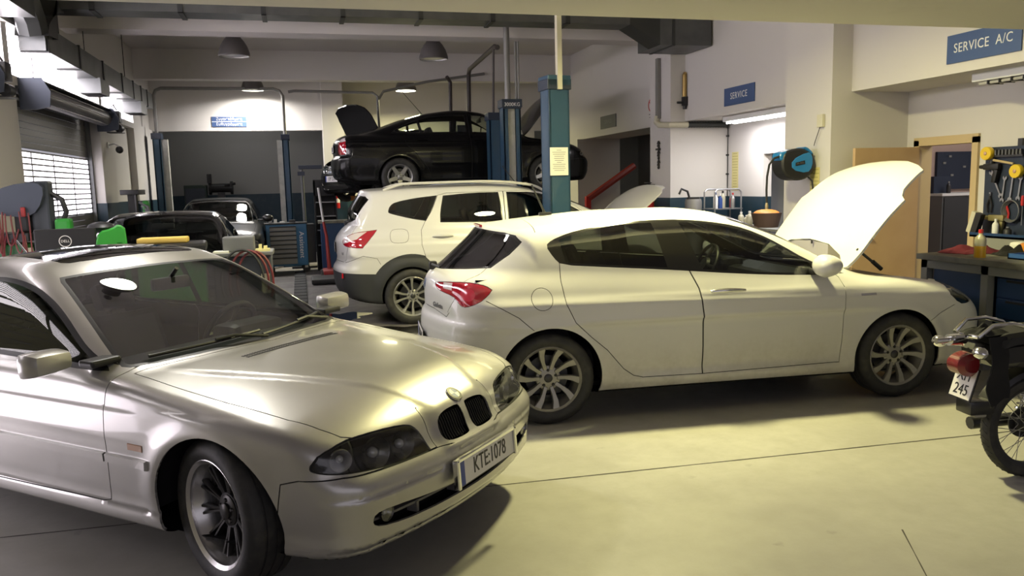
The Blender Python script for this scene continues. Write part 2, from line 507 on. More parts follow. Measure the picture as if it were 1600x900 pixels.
    def paint(s, poly, proj, label, only=None, nmin=0.15, zlim=None, xlim=None, ylim=None):
        m = s._mask(proj, nmin, zlim, xlim, ylim)
        I = np.nonzero(m)[0]
        ins = in_poly(poly, s.cen[I] @ PROJ[proj][:2].T)
        for k in I[ins]:
            if only is None or s.lab[k] in only: s.lab[k] = label
    def cut(s, poly, proj, label, gap=0.0, seam='seam', only=None, **kw):
        """cut an outline; inside becomes label, a gap-wide ring inside it becomes the seam"""
        s.knife(poly, proj, **kw); s.paint(poly, proj, seam if gap > 0 else label, only, **kw)
        if gap > 0:
            q = offset_poly(poly, -gap); s.knife(q, proj, **kw); s.paint(q, proj, label, [seam] if only is None else list(only) + [seam], **kw)
    def line(s, pts, w, proj, label='seam', only=None, **kw):
        P = np.array(pts, float); t = np.gradient(P, axis=0); t /= np.maximum(np.linalg.norm(t, axis=1, keepdims=True), 1e-9)
        nr = np.stack([-t[:, 1], t[:, 0]], 1) * w / 2
        poly = [tuple(q) for q in P + nr] + [tuple(q) for q in (P - nr)[::-1]]
        s.knife(poly, proj, **kw); s.paint(poly, proj, label, only, **kw)
    def extract(s, labels, sides=(1, -1), sink=0.0):
        """vertices, faces, normals of the panels named in labels, mirrored as asked; y = 0 vertices are shared"""
        labels = set(labels); V, N, Fo, mp = [], [], [], {}
        src = [k for k in range(len(s.F)) if s.alive[k] and s.lab[k] in labels]
        used = sorted({vi for k in src for vi in s.F[k]})
        if not used: return None
        P = np.array([s.v[i] for i in used]); n = grad(s.f, P); n[np.abs(P[:, 1]) < 1e-6, 1] = 0
        n /= np.maximum(np.linalg.norm(n, axis=1, keepdims=True), 1e-9)
        P = P - n * sink
        for sd in sides:
            loc = {}
            for i, vi in enumerate(used):
                if sd == sides[-1] and len(sides) == 2 and abs(P[i, 1]) < 1e-6: loc[vi] = mp[(vi, sides[0])]; continue
                loc[vi] = mp[(vi, sd)] = len(V)
                V.append((P[i, 0], P[i, 1] * sd, P[i, 2])); N.append((n[i, 0], n[i, 1] * sd, n[i, 2]))
            for k in src:
                q = [loc[vi] for vi in s.F[k]]
                Fo.append(tuple(q) if sd == 1 else tuple(reversed(q)))
        return np.array(V), Fo, np.array(N)
    def at(s, u, w, proj, off=0.0):
        """point of the surface seen along a projection direction, and its normal"""
        mu, mv, md = PROJ[proj]; flip = False
        if proj in ('front', 'rear') and u < 0: u, flip = -u, True
        if proj == 'top' and w < 0: w, flip = -w, True
        I = np.nonzero(s.alive & (s.nor @ md > 0.1))[0]; C_ = s.cen[I]
        k = I[np.argmin((C_ @ mu - u) ** 2 + (C_ @ mv - w) ** 2)]
        p = s.cen[k].copy(); p += mu * (u - p @ mu) + mv * (w - p @ mv)
        ts = np.linspace(.30, -.30, 121); fv = s.f(p[None] + ts[:, None] * md[None]); hit = np.nonzero((fv[:-1] > 0) & (fv[1:] <= 0))[0]
        if len(hit):
            j = hit[np.argmin(np.abs(ts[hit]))]; t0, t1, f0, f1 = ts[j], ts[j + 1], fv[j], fv[j + 1]
            p = p + md * (t0 + (t1 - t0) * f0 / (f0 - f1))
        n = grad(s.f, p[None])[0]; n /= np.linalg.norm(n)
        p = p + n * off
        if flip: p[1], n[1] = -p[1], -n[1]
        return Vector(p), Vector(n)
def shell(name, data, mats, parent, thick=0.0, hinge=None, inlay=()):
    """a panel as a mesh; with thick it gets a lining (second material) and closed rims"""
    if data is None: return None
    V, F, N = data; V = V.copy(); N = N.copy(); nv = len(V)
    if hinge is not None:
        hp, ang = hinge; c, q = math.cos(ang), math.sin(ang)
        def rot(A, o): B = A - o; return np.stack([B[:, 0] * c - B[:, 2] * q, B[:, 1], B[:, 0] * q + B[:, 2] * c], 1) + o
        V = rot(V, np.array(hp)); N = rot(N, np.zeros(3))
    verts = [tuple(p) for p in V]; faces = list(F); mi = [0] * len(F); nl = [tuple(n) for n in N]
    if thick > 0:
        off = nv
        verts += [tuple(p) for p in V - N * thick]; nl += [tuple(-n) for n in N]
        faces += [tuple(reversed([i + off for i in f])) for f in F]; mi += [1] * len(F)
        ed = {}
        for f in F:
            for j in range(len(f)):
                a, b = f[j], f[(j + 1) % len(f)]
                ed[(a, b)] = ed.get((a, b), 0) + 1
        rim = [(a, b) for (a, b) in ed if (b, a) not in ed]
        base = len(verts); rm = {}
        def rv(i):
            if i not in rm:
                rm[i] = len(verts); verts.append(verts[i]); verts.append(verts[i + off]); nl.append((0, 0, 0)); nl.append((0, 0, 0))
            return rm[i]
        for a, b in rim:
            ra, rb = rv(a), rv(b)
            faces.append((rb, ra, ra + 1, rb + 1)); mi.append(0)
    for k, (d2, m2) in enumerate(inlay):           # flush strips of another material: seals in the panel gaps, window rubbers
        if d2 is None: continue
        o2 = len(verts); verts += [tuple(p) for p in d2[0]]; nl += [tuple(n) for n in d2[2]]
        faces += [tuple(i + o2 for i in f) for f in d2[1]]; mi += [2 + k] * len(d2[1])
    mats = list(mats) if isinstance(mats, (list, tuple)) else [mats]
    if inlay:
        if len(mats) == 1: mats.append('inside')
        mats += [m2 for d2, m2 in inlay]
    me = bpy.data.meshes.new(name); me.from_pydata(verts, [], faces)
    for m in (mats if isinstance(mats, (list, tuple)) else [mats]): me.materials.append(M[m] if isinstance(m, str) else m)
    if len(me.materials) == 1 and thick > 0: me.materials.append(M['inside'])
    me.polygons.foreach_set('material_index', mi); me.polygons.foreach_set('use_smooth', [True] * len(faces))
    me.update()
    me.normals_split_custom_set_from_vertices(nl)
    return link_mesh(name, me, parent)

# ------------------------------------------------------------------ wheels
def spokes_poly(mb, n, outline, z0, z1, mi=0, off=0.0, bev=0.004):
    """n copies of a flat spoke outline (radius r, tangential t) extruded along the axle, as a slightly dished spoke"""
    for k in range(n):
        a = 2 * PI * k / n + off; ca, sa = math.cos(a), math.sin(a)
        m = len(outline); vs = []
        for lvl in (0, 1):
            pl = outline if lvl == 0 else offset_poly(outline, -bev)
            for (r, t) in pl:
                dish = z0(r) if callable(z0) else z0
                y = dish if lvl == 0 else dish + z1
                x_, z_ = r * ca - t * sa, r * sa + t * ca
                vs.append((x_, y, z_))
        base = [(v[0], v[1] - 0.02, v[2]) for v in vs[:m]]
        vs = base + vs
        fs = [(i, (i + 1) % m, m + (i + 1) % m, m + i) for i in range(m)] + [(m + i, m + (i + 1) % m, 2 * m + (i + 1) % m, 2 * m + i) for i in range(m)] + [tuple(2 * m + i for i in range(m))]
        mb.add(vs, fs, mi)
def wheel(parent, loc, side, rt, w, rr, rim_mat, style, steer=0.0, name='wheel', lip=0.012, disc=True, detail=1, face=0.0):
    """a wheel as part of its vehicle: tyre, rim, hub cap and brake disc as sub-parts. Outer face towards side*y"""
    root = bpy.data.objects.new(name, None); COL.objects.link(root); root.parent = parent
    root.location = loc; root.rotation_euler = (0, 0, steer + (0 if side > 0 else PI))
    h = w / 2; n = 48 if detail else 28
    t = MB()
    prof = [(rr - .005, h * .80), (rr + .012, h * .93), (rr + (rt - rr) * .45, h * 1.02), (rt - .03, h * .97), (rt - .010, h * .86), (rt - .002, h * .74)]
    tread = []
    for i in range(9):
        y = h * .74 - 2 * h * .74 * i / 8
        tread.append((rt - (.0 if i % 2 == 0 else .0), y))
    grooves = []
    for yc in (.42, 0.0, -.42):
        grooves += [(rt, h * yc + .006), (rt - .007, h * yc + .004), (rt - .007, h * yc - .004), (rt, h * yc - .006)]
    full = prof + grooves + [(r, -y) for r, y in reversed(prof)]
    t.lathe(full, n, axis='y', cap=False)
    t.build('tyre', 'tyre', root)
    b = MB()
    b.lathe([(rr - .004, -h * .85), (rr + lip * .6, -h * .82), (rr + lip * .2, -h * .7), (rr - .035, -h * .2), (rr - .028, h * .45), (rr - .014, h * .62 + face), (rr - .012, h * .80), (rr + lip * .3, h * .90), (rr + lip, h * .88), (rr + lip, h * .80), (rr - .002, h * .74)], n, axis='y', cap=False, mi=1 if style.get('lip') else 0)
    style['f'](b, rr, h)
    mats = [rim_mat, style.get('lip', rim_mat), style.get('dark', 'black')]
    b.build('rim', mats, root)
    c = MB(); hc = style.get('cap_r', .032); yc = style.get('cap_y', h * .55)
    c.lathe([(0, yc + .006), (hc * .8, yc + .005), (hc, yc), (hc, yc - .03)], 20, axis='y', cap=False)
    c.build('hub_cap', style.get('cap', rim_mat), root)
    if disc:
        d = MB(); d.lathe([(.06, .0), (rr * .68, .0), (rr * .68, -.02), (.06, -.02)], 28, axis='y', cap=False, closed=True)
        d.lathe([(0, .03), (.075, .03), (.08, -.01), (.075, -.05), (0, -.05)], 20, axis='y', cap=False)
        d.build('brake_disc', 'dark_steel', root)
    return root
def bolts(b, n, r, y, rad=.009, mi=2):
    for k in range(n):
        a = 2 * PI * k / n + .3
        b.lathe([(0, y + .004), (rad * .7, y + .004), (rad, y), (rad, y - .02)], 8, axis='y', cap=False, mi=mi, mtx=Matrix.Translation((r * math.cos(a), 0, r * math.sin(a))))
def hubface(b, r, y, mi=0):
    b.lathe([(0, y), (r * .8, y), (r, y - .006), (r * 1.02, y - .05)], 24, axis='y', cap=False, mi=mi)
def style_twin10(b, rr, h):                     # ten slightly swept blades
    y0 = lambda r: h * (.42 + .34 * (r / rr) ** 1.5)
    hubface(b, .085, h * .50)
    bolts(b, 5, .056, h * .52, .011)
    n = 10
    out = [(.06, -.016), (.11, -.015), (.16, -.016), (rr - .008, -.006), (rr - .008, .050), (.16, .024), (.11, .015), (.06, .016)]
    spokes_poly(b, n, out, y0, .008)
def style_mesh(b, rr, h):                       # deep-dish crossed thin spokes
    y0 = lambda r: h * (.10 + .36 * (r / rr))
    hubface(b, .066, h * .36, 2)
    for k in (-1, 1):
        out = [(.045, k * .010 - .008), (rr * .5, k * .030 - .007), (rr - .030, k * .046 - .007), (rr - .030, k * .046 + .007), (rr * .5, k * .030 + .007), (.045, k * .010 + .008)]
        spokes_poly(b, 10, out, y0, .005, 2, off=.1, bev=.0025)
    bolts(b, 5, .046, h * .38, .010, 2)
def style_split10(b, rr, h):                    # five pairs of machined spokes with dark gaps
    y0 = lambda r: h * (.45 + .30 * (r / rr) ** 1.5)
    hubface(b, .075, h * .50)
    for k in (-1, 1):
        out = [(.05, k * .018 - .012), (.12, k * .030 - .013), (.18, k * .052 - .018), (rr - .006, k * .066 - .030), (rr - .006, k * .066 + .026), (.18, k * .052 + .017), (.12, k * .030 + .013), (.05, k * .018 + .012)]
        spokes_poly(b, 5, out, y0, .008)
    bolts(b, 5, .055, h * .52, .010)
def style_five(b, rr, h):                       # five broad spokes
    y0 = lambda r: h * (.5 + .22 * (r / rr))
    hubface(b, .085, h * .55)
    out = [(.05, -.040), (.11, -.034), (rr - .03, -.030), (rr - .005, -.044), (rr - .005, .044), (rr - .03, .030), (.11, .034), (.05, .040)]
    spokes_poly(b, 5, out, y0, .010, off=.95)
    bolts(b, 5, .055, h * .58, .011)
def wheel_well(name, parent, x, z, r, y_in, y_out, side):
    """the dark liner above a wheel, an inverted U open downwards and outwards"""
    b = MB(); n = 24; a0, a1 = R(-5), R(185); vs = []
    for i in range(n + 1):
        a = a0 + (a1 - a0) * i / n
        vs += [(x + r * math.cos(a), y_out * side, z + r * math.sin(a)), (x + r * math.cos(a), y_in * side, z + r * math.sin(a))]
    fs = [(2 * i, 2 * i + 1, 2 * i + 3, 2 * i + 2) for i in range(n)]
    fs.append(tuple(2 * i + 1 for i in range(n + 1)))
    b.add(vs, fs); return b.build(name, 'inside', parent)
def seat(parent, x, y, z, m='seat', lean=22, head=True, s=1.0):
    t = MB(); mt = Matrix.Translation((x, y, z))
    t.box((-.25 * s, -.25, 0), (.27 * s, .25, .15), mtx=mt, bev=.05)
    mb_ = mt @ Matrix.Translation((-.22 * s, 0, .10)) @ Matrix.Rotation(R(-lean), 4, 'Y')
    t.box((-.07, -.25, 0), (.07, .25, .58), mtx=mb_, bev=.05)
    if head:
        t.box((-.05, -.13, .61), (.05, .13, .79), mtx=mb_, bev=.04); t.box((-.01, -.05, .55), (.01, .05, .63), mtx=mb_)
    return t.build('seat', m, parent)
def steering_wheel(parent, x, y, z):
    b = MB(); mt = Matrix.Translation((x, y, z)) @ Matrix.Rotation(R(-65), 4, 'Y')
    ring = [mt @ Vector((.185 * math.cos(2 * PI * k / 28), .185 * math.sin(2 * PI * k / 28), 0)) for k in range(28)]
    b.tube(ring, .016, 8, closed=True)
    b.lathe([(0, .03), (.06, .025), (.075, 0), (.05, -.05)], 16, mtx=mt)
    for a in (0, PI, PI * 1.5):
        b.tube([mt @ Vector((.05 * math.cos(a + PI / 2), .05 * math.sin(a + PI / 2), .005)), mt @ Vector((.18 * math.cos(a + PI / 2), .18 * math.sin(a + PI / 2), 0))], .014, 6)
    return b.build('steering_wheel', 'black', parent)
def plate(parent, mtx, text, w=.52, h=.112, band=True, sx=.82, label=None, two=None, tsize=None):
    """number plate in the xy plane of mtx (x right, y up, z out)"""
    b = MB(); b.box((-w / 2, -h / 2, 0), (w / 2, h / 2, .006), 0, mtx)
    b.box((-w / 2 - .006, -h / 2 - .006, -.004), (w / 2 + .006, h / 2 + .006, .003), 1, mtx)
    if band: b.box((-w / 2, -h / 2, .0055), (-w / 2 + .045, h / 2, .007), 2, mtx)
    o = b.build('number_plate', ['plate_white', 'black', 'plate_blue'], parent)
    if two:
        text_mesh(two[0], tsize or h * .5, mtx @ Matrix.Translation((0, h * .22, .007)), 'black', 'plate_lettering', o, .001, sx=sx)
        text_mesh(two[1], tsize or h * .5, mtx @ Matrix.Translation((0, -h * .24, .007)), 'black', 'plate_lettering', o, .001, sx=sx)
    else:
        text_mesh(text, tsize or h * .92, mtx @ Matrix.Translation((.02 if band else 0, 0, .007)), 'black', 'plate_lettering', o, .001, sx=sx)
    return o
# ------------------------------------------------------------------ the building
def plaster(name, col, dirt=(.34, .32, .29), lo=.62, hi=.95, scale=1.1):
    m = mat(name, col, .75, spec=.25)
    nt = m.node_tree; b = nt.nodes['Principled BSDF']; tc = nt.nodes.new('ShaderNodeTexCoord')
    n = nt.nodes.new('ShaderNodeTexNoise'); n.inputs['Scale'].default_value = scale; n.inputs['Detail'].default_value = 8; n.inputs['Roughness'].default_value = .65
    nt.links.new(tc.outputs['Object'], n.inputs['Vector'])
    r = nt.nodes.new('ShaderNodeMapRange'); r.inputs['From Min'].default_value = lo; r.inputs['From Max'].default_value = hi; r.inputs['To Max'].default_value = .6
    nt.links.new(n.outputs['Fac'], r.inputs['Value'])
    mx = nt.nodes.new('ShaderNodeMix'); mx.data_type = 'RGBA'; mx.inputs[6].default_value = (*col, 1); mx.inputs[7].default_value = (*dirt, 1)
    nt.links.new(r.outputs[0], mx.inputs[0]); nt.links.new(mx.outputs[2], b.inputs['Base Color'])
    return m
WALLC = (.60, .575, .55)
M['wall'] = plaster('wall_plaster', WALLC)
M['ceil'] = plaster('ceiling_plaster', (.56, .53, .52))
M['soffit'] = plaster('lintel_plaster', (.60, .57, .50))
M['dado'] = mat('blue_dado_paint', (.012, .035, .055), .45, noise=(6, (.03, .05, .065), .5, .8))
M['bay_wall'] = plaster('grey_bay_wall', (.30, .30, .29), (.20, .20, .19))
def floor_material():
    m = mat('worn_concrete', (.4, .39, .36), .5, spec=.4)
    nt = m.node_tree; b = nt.nodes['Principled BSDF']; L = nt.links; N_ = nt.nodes.new
    tc = N_('ShaderNodeTexCoord')
    def noise(s, d=6, rough=.6):
        n = N_('ShaderNodeTexNoise'); n.inputs['Scale'].default_value = s; n.inputs['Detail'].default_value = d; n.inputs['Roughness'].default_value = rough
        L.new(tc.outputs['Object'], n.inputs['Vector']); return n
    def ramp(src, a, b_, c0, c1):
        r = N_('ShaderNodeMapRange'); r.inputs['From Min'].default_value = a; r.inputs['From Max'].default_value = b_; r.inputs['To Min'].default_value = c0; r.inputs['To Max'].default_value = c1
        L.new(src, r.inputs['Value']); return r.outputs[0]
    def mix(fac, a, b_):
        x = N_('ShaderNodeMix'); x.data_type = 'RGBA'
        L.new(fac, x.inputs[0])
        for s, v in ((6, a), (7, b_)):
            if isinstance(v, tuple): x.inputs[s].default_value = (*v, 1)
            else: L.new(v, x.inputs[s])
        return x.outputs[2]
    big = noise(.55, 5); fine = noise(9, 8, .7); spots = noise(3.2, 4, .55); mid = noise(1.7, 6, .65)
    col = mix(ramp(big.outputs['Fac'], .35, .68, 0, 1), (.33, .32, .29), (.43, .42, .38))
    col = mix(ramp(fine.outputs['Fac'], .40, .75, 0, .55), col, (.30, .287, .25))
    # oil and rubber marks: rare, ragged dark blots
    blot = ramp(spots.outputs['Fac'], .68, .80, 0, .75); col = mix(blot, col, (.10, .095, .085))
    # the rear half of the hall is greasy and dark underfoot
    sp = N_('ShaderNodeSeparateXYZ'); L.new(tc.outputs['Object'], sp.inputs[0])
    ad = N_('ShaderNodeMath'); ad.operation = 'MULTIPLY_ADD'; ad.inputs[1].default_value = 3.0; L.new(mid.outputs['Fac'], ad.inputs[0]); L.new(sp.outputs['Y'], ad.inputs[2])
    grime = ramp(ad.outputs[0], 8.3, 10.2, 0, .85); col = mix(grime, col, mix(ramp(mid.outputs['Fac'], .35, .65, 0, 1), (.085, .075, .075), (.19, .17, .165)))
    L.new(col, b.inputs['Base Color'])
    rg = ramp(mid.outputs['Fac'], .3, .7, .55, .30); L.new(rg, b.inputs['Roughness'])
    bp = N_('ShaderNodeBump'); bp.inputs['Strength'].default_value = .12; bp.inputs['Distance'].default_value = .01; L.new(fine.outputs['Fac'], bp.inputs['Height']); L.new(bp.outputs['Normal'], b.inputs['Normal'])
    return m
M['floor'] = floor_material()
M['joint'] = mat('dirty_joint', (.05, .045, .04), .8)
M['galv'] = mat('galvanised_duct', (.13, .135, .135), .42, .75, noise=(5, (.10, .105, .105), .35, .7))
M['galv_dark'] = mat('duct_flange', (.045, .047, .047), .5, .5)
M['grey_metal'] = mat('grey_painted_metal', (.16, .165, .17), .45, .3)
M['door_wood'] = mat('beech_veneer', (.50, .34, .18), .5, noise=(3, (.44, .29, .145), .3, .7))
M['frame_wood'] = mat('door_frame_wood', (.52, .40, .22), .5)
M['slat'] = mat('roller_slat', (.17, .165, .165), .45, .5)
M['daylit_pane'] = mat('translucent_daylit_pane', (.8, .8, .8), .3, emit=(1.0, .92, .99, 20.0))
M['slot_pane'] = mat('daylit_shutter_slot', (.8, .8, .8), .3, emit=(1.0, .92, .99, 5.0))
M['tube_lit'] = mat('fluorescent_tube', (.9, .9, .9), .3, emit=(1, .97, .98, 14.0))
M['sign_blue'] = mat('sign_blue', (.045, .085, .21), .5)
M['sign_grey'] = mat('sooty_sign', (.10, .105, .11), .6)
M['sign_white'] = mat('sign_lettering', (.72, .72, .70), .5)
M['paper'] = mat('paper', (.72, .71, .64), .7)
M['paper_yellow'] = mat('yellowed_paper', (.62, .56, .25), .7)

XL, XR, XI, ZC, ZB = -2.95, 5.92, 6.67, 4.40, 2.55
def structure(name, mb, mats, kind='structure', label=None):
    o = mb.build(name, mats); o['kind'] = kind
    if label: o['label'] = label
    return o
b = MB(); b.box((-9, -4.5, -.12), (11, 22, 0)); structure('floor', b, 'floor')
b = MB()
for (p, q, w) in (((-1.9, 4.215), (5.3, 3.885), .012), ((-9, 4.60), (-1.9, 4.215), .012), ((5.3, 3.885), (9, 3.72), .012), ((2.2, 2.2), (2.62, 2.95), .006)):
    p, q = Vector((*p, 0)), Vector((*q, 0)); d = (q - p).normalized(); n = Vector((-d.y, d.x, 0)) * w / 2
    k = max(2, int((q - p).length / .12)); V = []
    for i in range(k + 1):
        c = p.lerp(q, i / k); ww = n * random.uniform(.6, 1.35); V += [c + ww + Vector((0, 0, .0012)), c - ww + Vector((0, 0, .0012))]
    b.add(V, [(2 * i, 2 * i + 1, 2 * i + 3, 2 * i + 2) for i in range(k)])
structure('trim_1', b, 'joint')
b = MB(); b.box((-3.4, -4.5, ZC), (9.5, 22, ZC + .2)); structure('ceiling', b, 'ceil')
# cross beams: one over the viewer, one half way down the hall, one at the back
b = MB(); b.box((-9, 3.45, 2.53), (9.5, 4.20, ZC)); structure('beam_front', b, 'soffit')
b = MB(); b.box((XL - .3, 12.0, 3.83), (XR, 12.4, ZC)); structure('beam_middle', b, 'ceil')
b = MB(); b.box((XL - .3, 17.0, 3.83), (XR, 17.3, ZC)); structure('beam_back', b, 'wall')
# right side: upper wall band, pillars, recessed inner wall with a door, a hatch and dark bays
b = MB(); b.box((XR, 5.2, ZB), (XI + .1, 17.3, ZC)); structure('wall_right_upper', b, 'wall')
b = MB(); b.box((5.67, 7.67, 0), (XI + .1, 8.53, ZC), 0); structure('pillar_1', b, 'wall')
b = MB(); b.box((5.67, 11.60, 1.36), (XI + .1, 12.35, ZC), 0); b.box((5.66, 11.59, 0), (XI + .1, 12.36, 1.36), 1); structure('pillar_2', b, ['wall', 'dado'])
b = MB(); b.box((5.80, 16.3, 0), (XI + .1, 17.3, ZB), 0); structure('pillar_3', b, 'wall')
b = MB()
b.box((XI, -4.5, 0), (XI + .14, 6.70, ZC)); b.box((XI, 7.50, 0), (XI + .14, 7.70, ZC)); b.box((XI, 6.70, 1.96), (XI + .14, 7.50, ZC))       # round the inner door
b.box((XI, 8.50, 0), (XI + .14, 8.62, ZB + .2)); b.box((XI, 10.57, 1.36), (XI + .14, 11.62, ZB + .2)); b.box((XI, 8.62, 1.99), (XI + .14, 10.57, ZB + .2)); b.box((XI, 10.57, 0), (XI + .14, 11.62, 1.36), 1)
structure('wall_right', b, ['wall', 'dado'])
b = MB(); b.box((XR, 4.2, ZB), (XI + .1, 5.2, ZC)); b.box((5.9, -4.5, 3.4), (XI + .1, 4.2, ZC)); structure('wall_right_front', b, 'wall')
# dark bay beyond the second pillar
b = MB(); b.box((8.6, 12.3, 0), (8.7, 17.3, 3.0)); b.box((5.95, 17.2, 0), (8.7, 17.3, 3.0)); b.box((6.7, 12.36, 0), (8.7, 12.46, 3.0)); b.box((6.05, 12.3, 2.9), (8.7, 17.3, 3.0)); structure('wall_bay', b, 'bay_wall')
b = MB(); b.box((7.6, 14.6, 0), (7.72, 17.2, 2.9)); structure('wall_bay_partition', b, 'bay_wall')
# adjoining rooms seen through the inner door and the hatch
M['pink_wall'] = plaster('pinkish_wall', (.56, .42, .36)); M['next_grey'] = plaster('grey_next_room', (.26, .26, .26), (.18, .18, .18))
b = MB(); b.box((8.95, 5.5, 0), (9.05, 8.4, 3)); b.box((XI + .14, 5.4, 0), (9.05, 5.5, 3)); b.box((XI + .14, 5.4, 2.7), (9.05, 8.4, 2.8)); structure('wall_office', b, 'wall')
b = MB(); b.box((XI + .14, 8.28, 0), (9.0, 8.38, 2.7)); structure('wall_office_side', b, 'pink_wall')
b = MB(); b.box((8.6, 8.4, 0), (8.7, 12.0, 2.7)); b.box((XI + .14, 8.4, 0), (8.7, 8.5, 2.7)); b.box((XI + .14, 11.2, 0), (8.7, 11.3, 2.7)); b.box((XI + .14, 8.4, 2.6), (8.7, 11.3, 2.7)); structure('wall_store', b, 'next_grey')
# back wall right of the pilaster, and the deep bay left of it
b = MB(); b.box((.95, 20.0, 1.45), (8.8, 20.15, ZC), 0); b.box((.95, 19.99, 0), (8.8, 20.15, 1.45), 1); b.box((8.7, 17.3, 0), (8.8, 20.0, ZC), 0); structure('wall_back', b, ['wall', 'dado'])
b = MB(); b.box((.58, 18.35, 1.5), (1.04, 18.95, ZC), 0); b.box((.58, 18.34, 0), (1.04, 18.95, 1.5), 1); structure('pillar_4', b, ['wall', 'dado'])
b = MB(); b.box((XL - .2, 18.6, 2.94), (.60, 18.75, ZC)); structure('wall_back_upper', b, 'wall')
b = MB(); b.box((XL - .2, 21.4, 1.55), (.95, 21.5, ZC), 0); b.box((XL - .2, 21.39, 0), (.95, 21.5, 1.55), 1); b.box((.85, 18.9, 0), (.95, 21.5, ZC), 0); b.box((XL - .3, 18.7, 0), (XL - .2, 21.5, ZC), 0); structure('wall_back_bay', b, ['bay_wall', 'dado'])
# left wall: pillars, lintel band over the doors, clerestory openings
b = MB()
for (y0, y1) in ((-4.5, 3.55), (8.95, 10.05), (13.85, 14.75), (16.6, 18.7)):
    b.box((XL - .32, y0, 1.5), (XL, y1, 2.86), 0); b.box((XL - .33, y0, 0), (XL + .01, y1, 1.5), 1 if y0 > 10 else 0)
b.box((XL - .32, 14.75, 1.5), (XL - .12, 16.6, 2.86), 0); b.box((XL - .32, 14.75, 0), (XL - .12, 16.6, 1.5), 1)
b.box((XL - .32, -4.5, 2.86), (XL, 18.7, 2.96)); b.box((XL - .32, -4.5, 3.52), (XL, 18.7, ZC))
for (y0, y1) in ((-4.5, 5.3), (9.95, 10.12), (14.2, 14.38), (16.9, 18.7)): b.box((XL - .32, y0, 2.96), (XL - .05, y1, 3.52))
structure('wall_left', b, ['wall', 'dado'])
for i, (y0, y1) in enumerate(((5.3, 9.95), (10.12, 14.2), (14.38, 16.9))):
    b = MB(); b.box((XL - .24, y0, 2.96), (XL - .22, y1, 3.52), 0)
    for y in np.linspace(y0, y1, 4): b.box((XL - .26, y - .02, 2.96), (XL - .20, y + .02, 3.52), 1)
    b.box((XL - .26, y0, 2.96), (XL - .20, y1, 2.99), 1); structure('window_%d' % (i + 1), b, ['daylit_pane', 'slat'])
# roller door, closed: solid slats above and below a band of daylit slots
b = MB(); X0 = XL - .20
z = 0.0
while z < 2.80:
    if not 1.34 < z < 2.16: b.box((X0 - .012, 10.12, z), (X0 + .006, 13.80, z + .075), 0, bev=.004)
    z += .079
for k in range(4):
    y0 = 10.14 + .915 * k; b.box((X0 - .006, y0, 1.36), (X0, y0 + .91, 2.165), 1)
for k in range(12): b.box((X0 - .012, 10.12, 1.345 + .0745 * k), (X0 + .010, 13.80, 1.366 + .0745 * k), 2)
for k in range(5): b.box((X0 - .012, 10.115 + .915 * k, 1.34), (X0 + .008, 10.145 + .915 * k, 2.18), 2)
for y in (10.06, 13.80): b.box((X0 - .03, y, 0), (X0 + .06, y + .06, 2.8), 2)
structure('door_1', b, ['slat', 'slot_pane', 'grey_metal'])
# the nearer shutter is part-way up over the silver car's tail: slats and daylit slots above an open gap
b = MB(); z = 1.06
while z < 2.80:
    if not 1.50 < z < 2.10: b.box((X0 - .012, 3.6, z), (X0 + .006, 8.90, z + .075), 0, bev=.004)
    z += .079
for k in range(6): y0 = 3.66 + .875 * k; b.box((X0 - .006, y0, 1.55), (X0, y0 + .82, 2.10), 1)
for k in range(9): b.box((X0 - .012, 3.6, 1.535 + .0745 * k), (X0 + .010, 8.9, 1.556 + .0745 * k), 2)
for k in range(7): b.box((X0 - .012, 3.60 + .875 * k, 1.53), (X0 + .010, 3.66 + .875 * k, 2.15), 2)
for y in (3.55, 8.88): b.box((X0 - .03, y, 0), (X0 + .06, y + .06, 2.8), 2)
structure('door_3', b, ['slat', 'slot_pane', 'grey_metal'])
# roller drums over both doors with their end brackets and motors
M['bracket'] = mat('bracket_grey_blue', (.055, .065, .09), .5, .3)
def drum(y0, y1, label, end=True):
    t = thing('shutter_drum', label, 'roller shutter', (XL + .10, y0, 2.80), 0, 'roller shutter drums on the left wall')
    b = MB(); L_ = y1 - y0
    b.lathe([(.0, 0), (.115, 0), (.115, L_), (0, L_)], 24, axis='y')
    for k in range(7): a = R(50 * k); b.box((.113 * math.cos(a) - .01, 0, .113 * math.sin(a) - .004), (.113 * math.cos(a) + .01, L_, .113 * math.sin(a) + .004))
    b.build('curtain_roll', 'slat', t)
    b = MB(); b.box((-.10, 0, .13), (.10, L_, .145)); b.box((-.10, 0, .02), (-.085, L_, .14)); b.build('cover', 'grey_metal', t)
    for y in ((0, L_) if end else (0,)):
        b = MB(); q = frame_mtx((0, y - .01, 0), (1, 0, 0), (0, 0, 1))
        b.prism([(-.10, -.20), (.06, -.20), (.20, -.17), (.22, .0), (.14, .15), (-.10, .15)], .02, q); b.build('end_bracket', 'bracket', t)
    b = MB(); yy = L_ + .02
    b.box((.06, yy, -.06), (.22, yy + .18, .12), 0, bev=.015); b.lathe([(0, 0), (.06, 0), (.06, .16), (0, .16)], 16, axis='y', mtx=Matrix.Translation((.18, yy + .02, -.14))); b.box((.05, yy, .12), (.09, yy + .06, .16)); b.tube([(.08, yy + .05, .15), (.13, yy + .07, .22), (.17, yy + .10, .13)], .012, 6)
    b.box((.02, yy - .01, -.215), (.24, yy + .22, -.20)); b.build('motor', 'black', t)
    return t
drum(10.18, 13.72, 'grey roller drum above the closed shutter with the glowing slots')
drum(3.7, 8.72, 'grey roller drum with its motor above the open left doorway')
